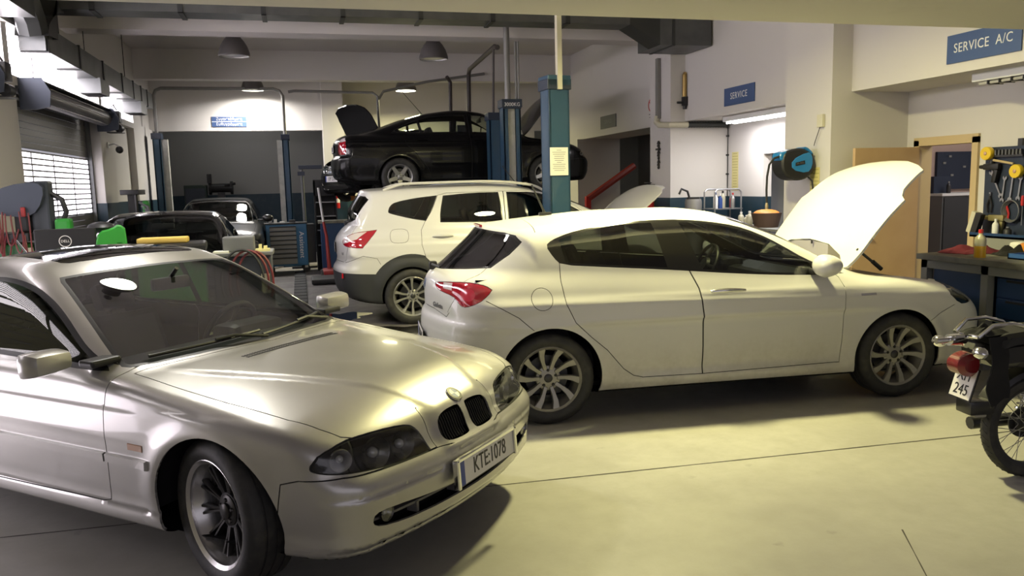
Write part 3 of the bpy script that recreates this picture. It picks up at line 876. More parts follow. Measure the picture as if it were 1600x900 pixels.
# inner door: frame, open leaf
b = MB()
for y in (6.66, 7.46): b.box((XI - .03, y, 0), (XI + .15, y + .075, 2.0))
b.box((XI - .03, 6.66, 1.94), (XI + .15, 7.535, 2.03)); structure('door_2', b, 'frame_wood')
t = thing('door_leaf', 'plain beech door leaf standing open behind the raised bonnet', 'door', (XI - .03, 7.46, 0), 0)
b = MB(); b.box((-.83, -.02, .01), (0, .02, 1.93), bev=.003); b.build('panel', 'door_wood', t)
b = MB(); b.tube([(-.77, -.02, 1.0), (-.77, -.07, 1.0), (-.66, -.075, 1.0)], .010, 8); b.box((-.80, -.026, .90), (-.74, -.02, 1.08), bev=.002); b.build('handle', 'steel', t)

# ------------------------------------------------------------------ lamps
M['bell'] = mat('lamp_bell_grey', (.14, .13, .13), .45, .4); M['bell_in'] = mat('lamp_bell_inside', (.6, .6, .58), .35, .3)
M['glow'] = mat('lamp_glow', (.9, .9, .8), .4, emit=(1.0, .95, .78, 30.0)); M['glow_off'] = mat('lamp_glass_off', (.45, .44, .42), .3)
def pendant(x, y, z, lit, label, power=0, color=LAMP, s=1.0):
    t = thing('pendant_lamp', label, 'lamp', (x, y, z), 0, 'bell lamps under the ceiling')
    b = MB(); pr = [(.175, 0), (.185, .012), (.178, .05), (.155, .12), (.12, .18), (.09, .215), (.085, .225)]
    b.lathe([(r * s, h * s) for r, h in pr], 32, cap=False); b.build('shade', 'bell', t)
    b = MB(); b.lathe([(r * s - .006, h * s + .001) for r, h in pr], 32, cap=False); b.build('reflector', 'bell_in', t)
    b = MB(); b.lathe([(.085 * s, .22 * s), (.088 * s, .40 * s), (0, .40 * s)], 24); b.tube([(0, 0, .40 * s), (0, 0, ZC - z - .02)], .008, 6); b.lathe([(.05, ZC - z - .04), (.05, ZC - z - .002)], 16); b.build('gear_housing', 'bell', t)
    b = MB(); b.lathe([(0, .012 * s), (.160 * s, .018 * s), (.168 * s, .03 * s)], 28, cap=False); b.build('lamp_glass', 'glow' if lit else 'glow_off', t)
    if lit:
        d = bpy.data.lights.new('lamp_light', 'AREA'); d.shape = 'DISK'; d.size = .30 * s; d.energy = power; d.color = color; d.spread = R(165)
        o = bpy.data.objects.new('lamp_light', d); COL.objects.link(o); o.parent = t; o.location = (0, 0, -.012)
    return t
pendant(-.84, 13.2, 3.68, False, 'unlit bell lamp, left one of the nearer row', s=1.28)
pendant(2.24, 13.2, 3.68, False, 'unlit bell lamp left of the tall lift tubes', s=1.28)
pendant(-.82, 17.95, 3.73, True, 'lit bell lamp before the white panel of the back bay', 120, (1, .96, .92), 1.28)
pendant(2.40, 17.95, 3.73, True, 'lit bell lamp over the raised black saloon', 230, (1, .93, .50), 1.28)
pendant(2.75, 5.85, 3.62, True, 'yellow lit bell lamp over the white hatchback', 285, LAMP, 1.28)
pendant(-.86, 6.6, 3.60, True, 'lit bell lamp above the silver coupe, behind the front beam', 45, (1, .97, .9), 1.28)
# ------------------------------------------------------------------ vehicle helper: common inner parts
def cabin(root, x0, x1, w, zf, dash_x, dash_z, seats_x, shelf=None, z_seat=.30, sw=True, mirror=None, rear_seats=None, lean=22):
    b = MB()
    b.box((x0, -w, zf), (x1, w, zf + .03))
    b.box((x1, -w, zf), (x1 + .03, w, dash_z - .06))
    b.box((x0 - .03, -w, zf), (x0, w, dash_z - .10))
    b.build('cabin_floor', 'inside', root)
    d = MB(); d.box((dash_x - .32, -w, dash_z - .28), (dash_x + .12, w, dash_z), bev=.06)
    d.box((dash_x - .36, .16, dash_z - .16), (dash_x - .16, .56, dash_z + .055), bev=.05)
    d.build('dashboard', 'black', root)
    for y in (-.37, .37): seat(root, seats_x, y, z_seat, lean=lean)
    if rear_seats is not None:
        for y in (-.40, .40): seat(root, rear_seats, y, z_seat + .02, s=.95, lean=26)
    if sw: steering_wheel(root, dash_x - .42, .37, dash_z - .02)
    if mirror:
        m = MB(); m.box((-.02, -.12, -.035), (.02, .12, .035), mtx=Matrix.Translation(mirror), bev=.015)
        m.tube([Vector(mirror) + Vector((0, 0, .03)), Vector(mirror) + Vector((.06, 0, .085))], .012, 6)
        m.build('rear_view_mirror', 'black', root)
    if shelf:
        s_ = MB(); s_.box((shelf[0], -w, shelf[2] - .03), (shelf[1], w, shelf[2])); s_.build('parcel_shelf', 'inside', root)
def wheels(root, xs, yw, rt, w, rr, m, style, steer=0.0, wells=None, lip=.012, zc=None, detail=1, only=None, drop=0.0):
    for i, x in enumerate(xs):
        for sd in (-1, 1):
            if only is None or (i, sd) in only:
                wheel(root, (x, sd * (yw - w / 2), rt - drop), sd, rt, w, rr, m, style, steer if i == 0 else 0.0, lip=lip, detail=detail)
            if wells: wheel_well('wheel_arch_liner', root, x, rt, wells, .42, yw - .03, sd)
def arch_cut(S, x, z, r, skirt=None, a0=-40, a1=220):
    pts = arc_poly(x, z, r, a0, a1, 44)
    S.cut(pts, 'side', 'void', nmin=.05)
    if skirt: S.cut(arc_poly(x, z, r + skirt, a0, a1, 44), 'side', 'cladding', only=['body'], nmin=.05)
def ribbon(S, pts, proj, h, out, name, mats, parent, side=1, sink=-.002):
    """a thin moulding following the surface along a polyline"""
    P, Nn = zip(*[S.at(u, w, proj, sink) for u, w in pts]); V = []; F = []
    for p, n in zip(P, Nn):
        if side < 0: p = Vector((p.x, -p.y, p.z)); n = Vector((n.x, -n.y, n.z))
        up = Vector((0, 0, 1)); up = (up - n * up.dot(n)).normalized()
        V += [p + up * h / 2, p + up * h * .38 + n * out, p - up * h * .38 + n * out, p - up * h / 2]
    for i in range(len(P) - 1):
        for j in range(4):
            a, b2, c, d = 4 * i + j, 4 * i + (j + 1) % 4, 4 * i + 4 + (j + 1) % 4, 4 * i + 4 + j
            F.append((a, b2, c, d) if side < 0 else (d, c, b2, a))
    F.append((0, 1, 2, 3)); F.append(tuple(4 * (len(P) - 1) + j for j in (3, 2, 1, 0)))
    b = MB(); b.add(V, F); return b.build(name, mats, parent)
def lamp_bowl(b, p, n, r, d, mi=0, mi2=1):
    """a round reflector bowl with a bulb dome, opening along n"""
    q = Vector(n).to_track_quat('Z', 'Y').to_matrix().to_4x4(); q.translation = Vector(p)
    b.lathe([(r * .25, -d), (r * .7, -d * .6), (r, 0), (r * 1.06, .004), (r * 1.06, -.01)], 24, mi, q, cap=False)
    b.sphere((0, 0, -d * .55), r * .38, 12, mi2, q)

M['silver'] = mat('silver_paint', (0.46, 0.45, 0.43), 0.32, 0.55, coat=0.8, noise=(1.5, (0.42, 0.41, 0.395), 0.4, 0.7), coat_rough=.06)
M['glass_dark'] = glass_mat('tinted_car_glass', (0.30, 0.32, 0.30), .07)
M['glass_ws'] = glass_mat('windscreen_glass', (0.55, 0.58, 0.55), .07)
M['glass_black'] = glass_mat('privacy_glass', (0.06, 0.065, 0.065), .07)
M['lens'] = glass_mat('lamp_lens', (0.85, 0.86, 0.86), .08)
M['seam'] = mat('panel_gap', (0.01, 0.01, 0.01), 0.8)
M['grille'] = mat('black_grille', (0.012, 0.012, 0.012), 0.35)
M['reflector'] = mat('lamp_reflector', (0.22, 0.22, 0.21), 0.2, .9)
M['bulb'] = mat('lamp_bulb_glass', (0.5, 0.5, 0.5), 0.1, .3)
M['amber'] = mat('amber_lens', (0.55, 0.33, 0.22), 0.25, coat=.5)
M['rim_dark'] = mat('dark_alloy', (0.035, 0.033, 0.032), 0.35, .6)
M['rim_lip'] = mat('polished_lip', (0.55, 0.54, 0.54), 0.25, .8)
M['rim_barrel'] = mat('dusty_barrel', (0.13, 0.115, 0.10), 0.5, .5)
M['rim_silver'] = mat('silver_alloy', (0.32, 0.32, 0.31), 0.35, .6)
M['vane_grey'] = mat('intake_vane_grey', (.16, .155, .145), .5, .2)
M['badge_blue'] = mat('badge_blue', (0.05, 0.12, 0.35), 0.3)

STEER = R(-14)
def build_bmw():
    P = dict(xf_max=.82, xr_max=-3.78, belt=.86, xmid=-1.9, tum=.27, tum2=.25, roofcrown=lambda x: .13 - .085 * sstep(-1.75, -1.25, x), wsf=.24, wsr=.22, cf=.20, pf=2.0, cr=.16, pr=2.0,
             k=(.06, .13, .14, .05, .11, .045), crown_p=2.4, flare=.016, flare_w=.055,
             top=[(-3.80, .84), (-3.72, .925), (-3.5, .955), (-3.2, .955), (-2.6, .925), (-2.2, .905), (-1.0, .900), (-.55, .868), (-.40, .862), (-.2, .855), (0, .843), (.3, .812), (.5, .778), (.62, .745), (.68, .71), (.72, .665), (.76, .60), (.80, .555), (.9, .54)],
             crown=[(-3.8, .05), (-1.0, .035), (-.5, .04), (0, .065), (.4, .07), (.6, .06), (.75, .03), (.9, .02)],
             w=[(-3.8, .70), (-3.5, .80), (-3.0, .855), (-2.6, .868), (-1.3, .868), (-.3, .870), (.2, .868), (.45, .845), (.62, .815), (.85, .765)],
             sec=[(0, .10), (.16, .055), (.20, .022), (.26, .020), (.30, .022), (.36, .016), (.5, .004), (.60, 0), (.70, .006), (.80, .022), (.86, .045), (.95, .09)],
             xf=[(0, .66), (.15, .70), (.20, .755), (.26, .775), (.36, .785), (.47, .80), (.51, .79), (.53, .765), (.56, .735), (.62, .720), (.66, .70), (.70, .66), (.76, .58), (.9, .4)],
             xr=[(0, -3.5), (.2, -3.64), (.3, -3.72), (.5, -3.745), (.60, -3.735), (.66, -3.70), (.90, -3.715), (1.0, -3.70)],
             bot=[(-3.8, .30), (-3.2, .20), (-2.3, .175), (-.3, .175), (.3, .20), (.75, .205), (.9, .215)],
             roof=[(-4.4, .45), (-3.6, .83), (-3.2, .985), (-2.70, 1.185), (-2.45, 1.262), (-1.85, 1.340), (-1.52, 1.318), (-1.28, 1.240), (-.88, 1.058), (-.47, .850), (-.05, .640), (.4, .43)],
             gw=[(-3.8, .60), (-3.2, .66), (-2.6, .745), (-2.0, .772), (-1.0, .772), (-.5, .765), (.3, .74)],
             arch=[(0, .315, .345), (-2.725, .315, .345)])
    def extra(x, y, z):
        zc = .715 + .02 * sstep(-.6, .2, x)
        return -.007 * sstep(zc - .010, zc + .010, z) * (1 - sstep(.25, .45, x)) - .010 * bump(z - .165, .02) - .008 * bump(z - .268, .010) * sstep(.45, .2, x)
    P['extra'] = extra
    def tope(x, y):                                   # two bonnet creases that run from the kidneys to the screen pillars
        yc = .20 + (.66 - .20) * np.clip((.66 - x) / 1.25, 0, 1) ** .8
        ins = sstep(yc - .035, yc + .02, np.abs(y))
        return -.013 * ins * sstep(-.6, -.2, x) * sstep(.80, .60, x)
    P['tope'] = tope
    def fronte(x, y, z):                              # kidney nose stands proud, bumper has a groove below its top roll
        nose = .022 * sstep(.27, .19, y) * sstep(.49, .52, z) * sstep(.74, .66, z)
        return -nose + .006 * bump(z - .455, .006) * sstep(.28, .30, y) + .012 * bump(z - .235, .012)
    P['fronte'] = fronte
    f = car_field(P)
    S = Skin(f, (-3.86, 0, .10), (.90, .96, 1.42), .020)
    # glazing
    side_win = smooth_poly([(-.685, .850), (-.86, .925), (-.985, 1.0), (-1.085, 1.060), (-1.185, 1.114), (-1.275, 1.154), (-1.365, 1.187), (-1.53, 1.224), (-1.70, 1.233), (-2.1, 1.213), (-2.45, 1.130), (-2.60, 1.05), (-2.52, .885), (-2.38, .878), (-1.4, .872), (-.86, .853)], 2, keep=(0,))
    S.cut(side_win, 'side', 'side_glass', .020, 'trim', nmin=.2, zlim=(.8, 1.32))
    S.line([(-1.84, .86), (-1.90, 1.26)], .05, 'side', 'trim', only=['side_glass', 'trim'], nmin=.2)
    ws = [(-.47, 0), (-.485, .2), (-.525, .42), (-.575, .6), (-.625, .702), (-.66, .72), (-.85, .675), (-1.12, .603), (-1.30, .555), (-1.345, .53), (-1.325, .40), (-1.30, .2), (-1.295, 0), (-1.30, -.1), (-.47, -.1)]
    S.cut(ws, 'top', 'windscreen', .022, 'trim', nmin=.2, zlim=(.80, 1.32), xlim=(-1.5, -.3))
    rw = [(-2.50, -.1), (-2.50, .0), (-2.52, .3), (-2.57, .52), (-2.64, .56), (-3.05, .62), (-3.12, .60), (-3.18, .3), (-3.2, 0), (-3.2, -.1)]
    S.cut(rw, 'top', 'rear_glass', .02, 'trim', nmin=.2, zlim=(.9, 1.34), xlim=(-3.4, -2.2))
    sun = smooth_poly([(-1.43, -.2), (-1.43, .0), (-1.445, .38), (-1.50, .44), (-1.96, .44), (-2.0, .39), (-2.0, 0), (-2.0, -.2)], 1)
    S.cut(sun, 'top', 'sunroof', .008, 'seam', nmin=.5, zlim=(1.2, 1.4))
    # bonnet, bumper, doors
    hood = [(-.44, -.1), (-.44, 0), (-.50, .40), (-.565, .665), (-.572, .728), (-.353, .738), (.022, .75), (.345, .742), (.483, .715), (.558, .685), (.66, .55), (.69, .42), (.715, .285), (.80, .27), (.83, .0), (.83, -.1)]
    S.cut(hood, 'top', 'bonnet', .005, 'seam', only=['body'], nmin=.12, zlim=(.60, 1.0), xlim=(-.7, .9))
    S.cut([(-.1, .527), (-.1, .72), (0, .72), (.27, .69), (.285, .60), (.275, .527), (0, .520)], 'front', 'bonnet', .004, 'seam', only=['body', 'bonnet', 'seam'], nmin=.2, xlim=(.55, .9))
    S.paint([(-.1, .60), (-.1, .75), (.262, .75), (.262, .60)], 'front', 'bonnet', ['seam'], nmin=.2, xlim=(.55, .9))
    S.cut([(.30, .02), (.387, .517), (.47, .540), (.62, .546), (.78, .528), (.95, .525), (.95, .02)], 'side', 'bumper', .005, 'seam', only=['body'], nmin=-2, xlim=(.2, 1))
    S.cut([(-.605, .86), (-.610, .72), (-.606, .50), (-.632, .285), (-.69, .268), (-1.75, .255), (-1.95, .275), (-2.02, .45), (-1.98, .70), (-1.90, .88), (-1.4, .89), (-.75, .885)], 'side', 'door', .005, 'seam', only=['body'], nmin=.1, zlim=(.2, .93))
    S.cut([(-3.3, .935), (-3.19, 1.1), (-3.19, .56), (-3.2, -.1), (-3.9, -.1), (-3.9, .66), (-3.3, .66)], 'top', 'boot_lid', .005, 'seam', only=['body'], nmin=.5, xlim=(-3.9, -3.18))
    arch_cut(S, .03, .308, .352); arch_cut(S, -2.725, .315, .345)
    # lamps, kidneys, intake
    hl = smooth_poly([(.312, .531), (.315, .572), (.342, .631), (.37, .652), (.46, .664), (.592, .668), (.70, .665), (.798, .641), (.822, .605), (.826, .579), (.815, .568), (.784, .558), (.72, .551), (.626, .542), (.506, .533), (.36, .529)], 1, keep=(0,))
    S.cut(hl, 'front', 'headlamp', .006, 'seam', only=['body', 'bonnet', 'bumper', 'seam'], nmin=.02, xlim=(.35, .9))
    S.line(smooth_poly([(.675, .50), (.684, .56), (.69, .61), (.672, .645), (.655, .70)], 2, closed=False), .008, 'front', 'seam', only=['headlamp'], nmin=.02)
    kid = smooth_poly([(.008, .655), (.04, .668), (.165, .663), (.215, .640), (.232, .600), (.226, .548), (.195, .524), (.055, .520), (.010, .532)], 2)
    S.cut(kid, 'front', 'kidney_void', .011, 'kidney', only=['bonnet', 'seam', 'body'], nmin=.1, xlim=(.5, .9))
    intake = smooth_poly([(-.2, .284), (-.2, .362), (.0, .362), (.30, .372), (.60, .396), (.675, .39), (.690, .35), (.672, .318), (.60, .300), (.44, .287), (0, .284)], 1)
    S.cut(intake, 'front', 'void', .010, 'intake_frame', only=['bumper'], nmin=.05, xlim=(.5, .9))
    root = thing('car', 'silver two-door coupe nosing into the foreground, front wheels turned', 'car', (.149, 3.965, 0), -.7378)
    body = shell('body_shell', S.extract(['body', 'intake_frame']), ['silver', 'inside'], root, .012, inlay=[(S.extract(['under']), 'inside'), (S.extract(['seam'], sink=.006), 'seam'), (S.extract(['trim']), 'black')])
    shell('bonnet', S.extract(['bonnet']), ['silver', 'inside'], root, .012)
    shell('boot_lid', S.extract(['boot_lid']), ['silver', 'inside'], root, .012)
    bp = shell('bumper', S.extract(['bumper']), ['silver', 'inside'], root, .012)
    doors = [shell('door', S.extract(['door'], sides=(sd,)), ['silver', 'inside'], root, .012) for sd in (-1, 1)]
    shell('windscreen', S.extract(['windscreen']), 'glass_ws', root)
    shell('rear_window', S.extract(['rear_glass']), 'glass_dark', root)
    shell('sunroof', S.extract(['sunroof']), mat('sunroof_glass', (.02, .018, .02), .05, coat=1), root)
    for sd in (-1, 1):
        shell('side_window', S.extract(['side_glass'], sides=(sd,)), 'glass_dark', root)
        lamp = shell('headlamp', S.extract(['headlamp'], sides=(sd,)), 'lens', root)
        h = MB()
        for (y, z, r) in ((.56, .590, .062), (.41, .585, .055)):
            p, n = S.at(y * sd, z, 'front', -.035); lamp_bowl(h, p, (1, .25 * sd, .05), r, .05)
        p, n = S.at(.73 * sd, .605, 'front', -.03); lamp_bowl(h, p, (.8, .6 * sd, 0), .042, .04, 2, 1)
        h.build('lamp_reflector', ['reflector', 'bulb', 'rim_lip'], lamp)
        shell('lamp_housing', S.extract(['headlamp'], sides=(sd,), sink=.075), mat('lamp_housing', (.035, .035, .033), .35), lamp)
        k = shell('kidney_grille', S.extract(['kidney'], sides=(sd,)), 'silver', root)
        sl = MB()
        for i in range(11):
            y = .024 + .0178 * i
            pts = []
            for z in np.linspace(.522, .664, 8):
                if in_poly(offset_poly(kid, -.008), np.array([[y, z]]))[0]:
                    p, n = S.at(y * sd, z, 'front', -.016); pts.append(p)
            if len(pts) > 1: sl.tube(pts, .0045, 5)
        sl.build('grille_bar', 'grille', k)
        bk = shell('grille_back', S.extract(['kidney_void'], sides=(sd,), sink=.04), 'inside', k)
        # side trim, marker, mirror
        xs = np.linspace(-.335, -.610, 8)
        ribbon(S, [(x, .492) for x in xs], 'side', .046, .017, 'side_moulding', 'silver', root, sd)
        ribbon(S, [(x, .492) for x in np.linspace(-.622, -1.95, 18)], 'side', .046, .017, 'side_moulding', 'silver', doors[0] if sd < 0 else doors[1], sd)
        ribbon(S, [(x, .560) for x in np.linspace(-.37, -.46, 5)], 'side', .034, .006, 'side_marker', 'amber', root, sd)
        mb_ = MB(); bm = bmesh.new(); bmesh.ops.create_cube(bm, size=1.0)
        bmesh.ops.scale(bm, vec=(.115, .235, .135), verts=bm.verts)
        for v in bm.verts:
            if v.co.x > 0: v.co.z *= .72; v.co.y *= .86
            if v.co.y < 0: v.co.z *= .80
        bmesh.ops.subdivide_edges(bm, edges=bm.edges[:], cuts=3, use_grid_fill=True)
        bmesh.ops.smooth_vert(bm, verts=bm.verts, factor=.5, use_axis_x=True, use_axis_y=True, use_axis_z=True)
        bmesh.ops.smooth_vert(bm, verts=bm.verts, factor=.5, use_axis_x=True, use_axis_y=True, use_axis_z=True)
        bmesh.ops.smooth_vert(bm, verts=bm.verts, factor=.5, use_axis_x=True, use_axis_y=True, use_axis_z=True)
        mt = Matrix.Translation((-.835, .955 * sd, .915)) @ Matrix.Rotation(R(-9) * sd, 4, 'Z') @ Matrix.Scale(sd, 4, (0, 1, 0))
        if sd < 0:
            for fc in bm.faces: fc.normal_flip()
        mb_.bm(bm, 0, mt, True)
        mo = mb_.build('door_mirror', 'silver', root)
        st = MB(); st.box((-.80, .775 * sd - .06, .872), (-.70, .775 * sd + .09, .905), bev=.012)
        st.prism([(-.655, .865), (-.80, .868), (-.74, .915)], .02, Matrix.Translation((0, .772 * sd + .0, 0)) @ Matrix.Rotation(PI / 2, 4, 'X')) if False else None
        st.build('mirror_stalk', 'black', mo)
    # emblem on the bonnet tip
    p, n = S.at(.655, 0.0, 'top', .001)
    e = MB(); q = n.to_track_quat('Z', 'Y').to_matrix().to_4x4(); q.translation = p
    e.lathe([(0, .006), (.036, .0055), (.041, .004), (.042, 0)], 32, 0, q, cap=False)
    e.lathe([(.026, .0062), (.0265, .0072), (.040, .0066), (.0415, .005)], 32, 2, q, cap=False)
    for a in range(4):
        pts = [(0, 0)] + [(.027 * math.cos(R(90 * a + t)), .027 * math.sin(R(90 * a + t))) for t in range(0, 91, 10)]
        e.prism(pts, .0012, q @ Matrix.Translation((0, 0, .006)), 1 if a % 2 else 3)
    e.build('bonnet_badge', ['chrome', 'plate_white', 'black', 'badge_blue'], root)
    # intake: dark box, vane, fog lamps
    b = MB(); pts = []
    for z0 in (.335,):
        row = [S.at(y, z0, 'front', -.035)[0] for y in np.linspace(-.66, .66, 25)]
        for i in range(24):
            a, c = row[i], row[i + 1]
            b.add([a + Vector((0, 0, .005)), c + Vector((0, 0, .005)), c - Vector((0, 0, .005)), a - Vector((0, 0, .005)), a + Vector((-.05, 0, .008)), c + Vector((-.05, 0, .008)), c - Vector((.05, 0, .016)), a - Vector((.05, 0, .016))],
                  [(0, 3, 2, 1), (0, 1, 5, 4), (2, 3, 7, 6)])
    b.build('intake_vane', 'vane_grey', bp)
    for y in (-.42, -.15, .15, .42): b = MB(); p, n = S.at(y, .335, 'front', -.05); b.box((-.03, -.008, -.045), (.02, .008, .0), mtx=Matrix.Translation(p)); b.build('intake_strut', 'vane_grey', bp)
    b = MB(); row = [S.at(y, .335, 'front', -.11)[0] for y in np.linspace(-.68, .68, 25)]
    for i in range(24):
        a, c = row[i], row[i + 1]; u, d = Vector((0, 0, .075)), Vector((0, 0, -.075)); o = Vector((.10, 0, 0))
        b.add([a + u, c + u, c + d, a + d, a + u + o, c + u + o, a + d + o, c + d + o], [(0, 3, 2, 1), (0, 1, 5, 4), (3, 6, 7, 2)])
    b.build('intake_back', 'inside', bp)
    for sd in (-1, 1):
        p, n = S.at(.60 * sd, .357, 'front', -.015); fg = MB(); lamp_bowl(fg, p, (1, .12 * sd, 0), .034, .03); q = Vector((1, .12 * sd, 0)).to_track_quat('Z', 'Y').to_matrix().to_4x4(); q.translation = p
        fg.lathe([(0, .004), (.02, .003), (.034, 0)], 20, 2, q, cap=False)
        fg.build('fog_lamp', ['reflector', 'bulb', 'lens'], bp)
    # number plate on its bracket
    p, n = S.at(0.0, .41, 'front', .018)
    pm = frame_mtx(p + Vector((.004, .01, .0)), (0, 1, 0), (-.06, 0, 1))
    pl = plate(root, pm, 'KTE:1078', w=.50, h=.112, sx=.74)
    hb = MB()
    for sx_ in (-.262, .262): hb.box((sx_ - .011, -.064, -.012), (sx_ + .011, .066, .016), mtx=pm, bev=.006)
    hb.box((-.26, .055, -.012), (.26, .066, .014), mtx=pm)
    hb.build('plate_holder', 'chrome', pl)
    # wipers, cowl, air slots in the bonnet
    for y0, y1 in ((-.60, .02), (.0, .60)):
        w_ = MB(); pts = []
        for t in np.linspace(0, 1, 14):
            y = y0 + (y1 - y0) * t; pts.append(S.at(-.500 - .33 * y * y - .012 - .055 * t * (1 - .2 * t), y, 'top', .012)[0])
        w_.tube(pts, .008, 6); k = pts[12] + Vector((.075, .03, -.02)); w_.tube([k, pts[9] + Vector((.02, 0, .014)), pts[7] + Vector((0, 0, .008))], .009, 6)
        w_.build('wiper', 'black', root)
    sl = MB()
    for row_x in (-.285, -.315):
        for i in range(40):
            y = -.32 + .64 * i / 39
            p, n = S.at(row_x - .05 * y * y, y, 'top', .0005)
            q = frame_mtx(p, (1, 0, -n.x / max(n.z, .2)), (0, 1, 0)); sl.box((-.010, -.0045, 0), (.010, .0045, .0012), mtx=q)
    sl.build('bonnet_vent', 'black', root)
    # wheels and cabin
    wheels(root, (0.02, -2.725), .855, .318, .225, .226, 'rim_barrel', dict(f=style_mesh, lip='rim_lip', dark='rim_dark', cap='rim_dark', cap_r=.035, cap_y=.050), STEER, .375, lip=.012)
    cabin(root, -2.9, -.62, .70, .20, -.72, .83, -1.72, shelf=(-3.2, -2.75, .90), mirror=(-1.18, 0, 1.14), rear_seats=-2.25, z_seat=.22)
    a = MB(); a.tube([Vector(S.at(-2.45, .0, 'top')[0]), Vector(S.at(-2.45, 0, 'top')[0]) + Vector((-.12, 0, .10))], .006, 6); a.build('aerial', 'black', root)
    return root
build_bmw()
# ------------------------------------------------------------------ white hatchback with its bonnet up
M['white_paint'] = mat('white_paint', (0.62, 0.615, 0.60), 0.30, 0.0, coat=0.8, coat_rough=.05)
M['dirty_white'] = mat('white_paint_dusty_below', (0.62, 0.615, 0.60), 0.35, 0.0, coat=0.5)
M['red_lens'] = mat('red_lens', (0.35, 0.008, 0.02), 0.08, coat=1.0)
M['red_bright'] = mat('red_lens_core', (0.55, 0.03, 0.06), 0.15, coat=.5)
M['clear_lens'] = mat('clear_lens', (0.62, 0.55, 0.55), 0.15, coat=1.0)
M['gloss_black'] = mat('gloss_black', (0.01, 0.01, 0.01), 0.12, coat=.6)
M['rim_grey'] = mat('grey_alloy', (0.30, 0.29, 0.27), 0.4, .55)
def dusty(m):
    """road dust low on the flanks: a brown film with a ragged upper edge in the vehicle's own coordinates"""
    nt = m.node_tree; b = nt.nodes['Principled BSDF']
    tc = nt.nodes.new('ShaderNodeTexCoord'); sp = nt.nodes.new('ShaderNodeSeparateXYZ'); nt.links.new(tc.outputs['Object'], sp.inputs[0])
    n = nt.nodes.new('ShaderNodeTexNoise'); n.inputs['Scale'].default_value = 3.5; n.inputs['Detail'].default_value = 8; nt.links.new(tc.outputs['Object'], n.inputs['Vector'])
    n2 = nt.nodes.new('ShaderNodeTexNoise'); n2.inputs['Scale'].default_value = 30; n2.inputs['Detail'].default_value = 4; nt.links.new(tc.outputs['Object'], n2.inputs['Vector'])
    r = nt.nodes.new('ShaderNodeMapRange'); r.inputs['From Min'].default_value = .62; r.inputs['From Max'].default_value = .20; r.inputs['To Min'].default_value = 0; r.inputs['To Max'].default_value = .75
    nt.links.new(sp.outputs['Z'], r.inputs['Value'])
    mu = nt.nodes.new('ShaderNodeMath'); mu.operation = 'MULTIPLY'; nt.links.new(r.outputs[0], mu.inputs[0]); nt.links.new(n.outputs['Fac'], mu.inputs[1])
    mu2 = nt.nodes.new('ShaderNodeMath'); mu2.operation = 'MULTIPLY'; nt.links.new(mu.outputs[0], mu2.inputs[0])
    ad = nt.nodes.new('ShaderNodeMath'); ad.operation = 'ADD'; ad.inputs[1].default_value = .6; nt.links.new(n2.outputs['Fac'], ad.inputs[0]); nt.links.new(ad.outputs[0], mu2.inputs[1])
    mx = nt.nodes.new('ShaderNodeMix'); mx.data_type = 'RGBA'; c = b.inputs['Base Color'].default_value[:]
    mx.inputs[6].default_value = c; mx.inputs[7].default_value = (.20, .17, .12, 1)
    nt.links.new(mu2.outputs[0], mx.inputs[0]); nt.links.new(mx.outputs[2], b.inputs['Base Color'])
dusty(M['dirty_white'])

def giulietta_field():
    P = dict(xf_max=.95, xr_max=-3.46, belt=.95, xmid=-1.75, tum=.36, tum2=.25, roofcrown=lambda x: .10 - .05 * sstep(-1.4, -.8, x), wsf=.26, wsr=.62, cf=.30, pf=2.2, cr=.34, pr=2.0,
             k=(.09, .15, .16, .05, .12, .06), crown_p=2.4, flare=.018, flare_w=.06,
             top=[(-3.5, .985), (-3.40, 1.02), (-3.2, 1.035), (-2.6, 1.03), (-1.7, 1.0), (-.6, .955), (-.3, .945), (0, .935), (.3, .905), (.55, .845), (.75, .755), (.88, .64), (.97, .55)],
             crown=[(-3.5, .03), (-1.0, .04), (-.3, .05), (.3, .07), (.7, .06), (.95, .02)],
             w=[(-3.5, .80), (-3.2, .85), (-2.9, .882), (-2.6, .895), (-1.5, .892), (-.5, .892), (.0, .892), (.3, .884), (.6, .85), (1.0, .74)],
             sec=[(0, .11), (.17, .075), (.22, .045), (.28, .030), (.36, .030), (.5, .020), (.62, .012), (.74, .004), (.80, 0), (.85, .012), (.88, .034), (.95, .075), (1.05, .13)],
             xf=[(0, .80), (.18, .86), (.3, .92), (.5, .935), (.6, .92), (.70, .86), (.78, .78), (.86, .66), (1.0, .4)],
             xr=[(0, -3.15), (.2, -3.25), (.3, -3.38), (.45, -3.425), (.62, -3.43), (.70, -3.41), (.74, -3.385), (.85, -3.385), (.95, -3.38), (1.03, -3.36), (1.1, -3.28)],
             bot=[(-3.5, .27), (-3.0, .21), (-2.3, .19), (-.3, .19), (.3, .20), (.95, .21)],
             roof=[(-3.9, .30), (-3.5, .83), (-3.30, 1.03), (-3.03, 1.275), (-2.97, 1.340), (-2.85, 1.356), (-2.5, 1.390), (-2.0, 1.422), (-1.5, 1.426), (-1.2, 1.395), (-.87, 1.285), (-.42, 1.075), (-.20, .965), (.2, .765), (.5, .6)], sm_roof=.07,
             gw=[(-3.6, .60), (-3.2, .70), (-2.7, .785), (-2.0, .815), (-1.2, .815), (-.5, .80), (.3, .76)],
             arch=[(0, .317, .350), (-2.634, .317, .350)])
    def extra(x, y, z):
        zc = .845 - .055 * sstep(-2.6, .1, x)                     # shoulder crease
        return -.010 * sstep(zc - .02, zc + .02, z) - .012 * bump(z - .335, .05) * sstep(-2.1, -1.9, x) * sstep(-.4, -.6, x)
    P['extra'] = extra
    return car_field(P)

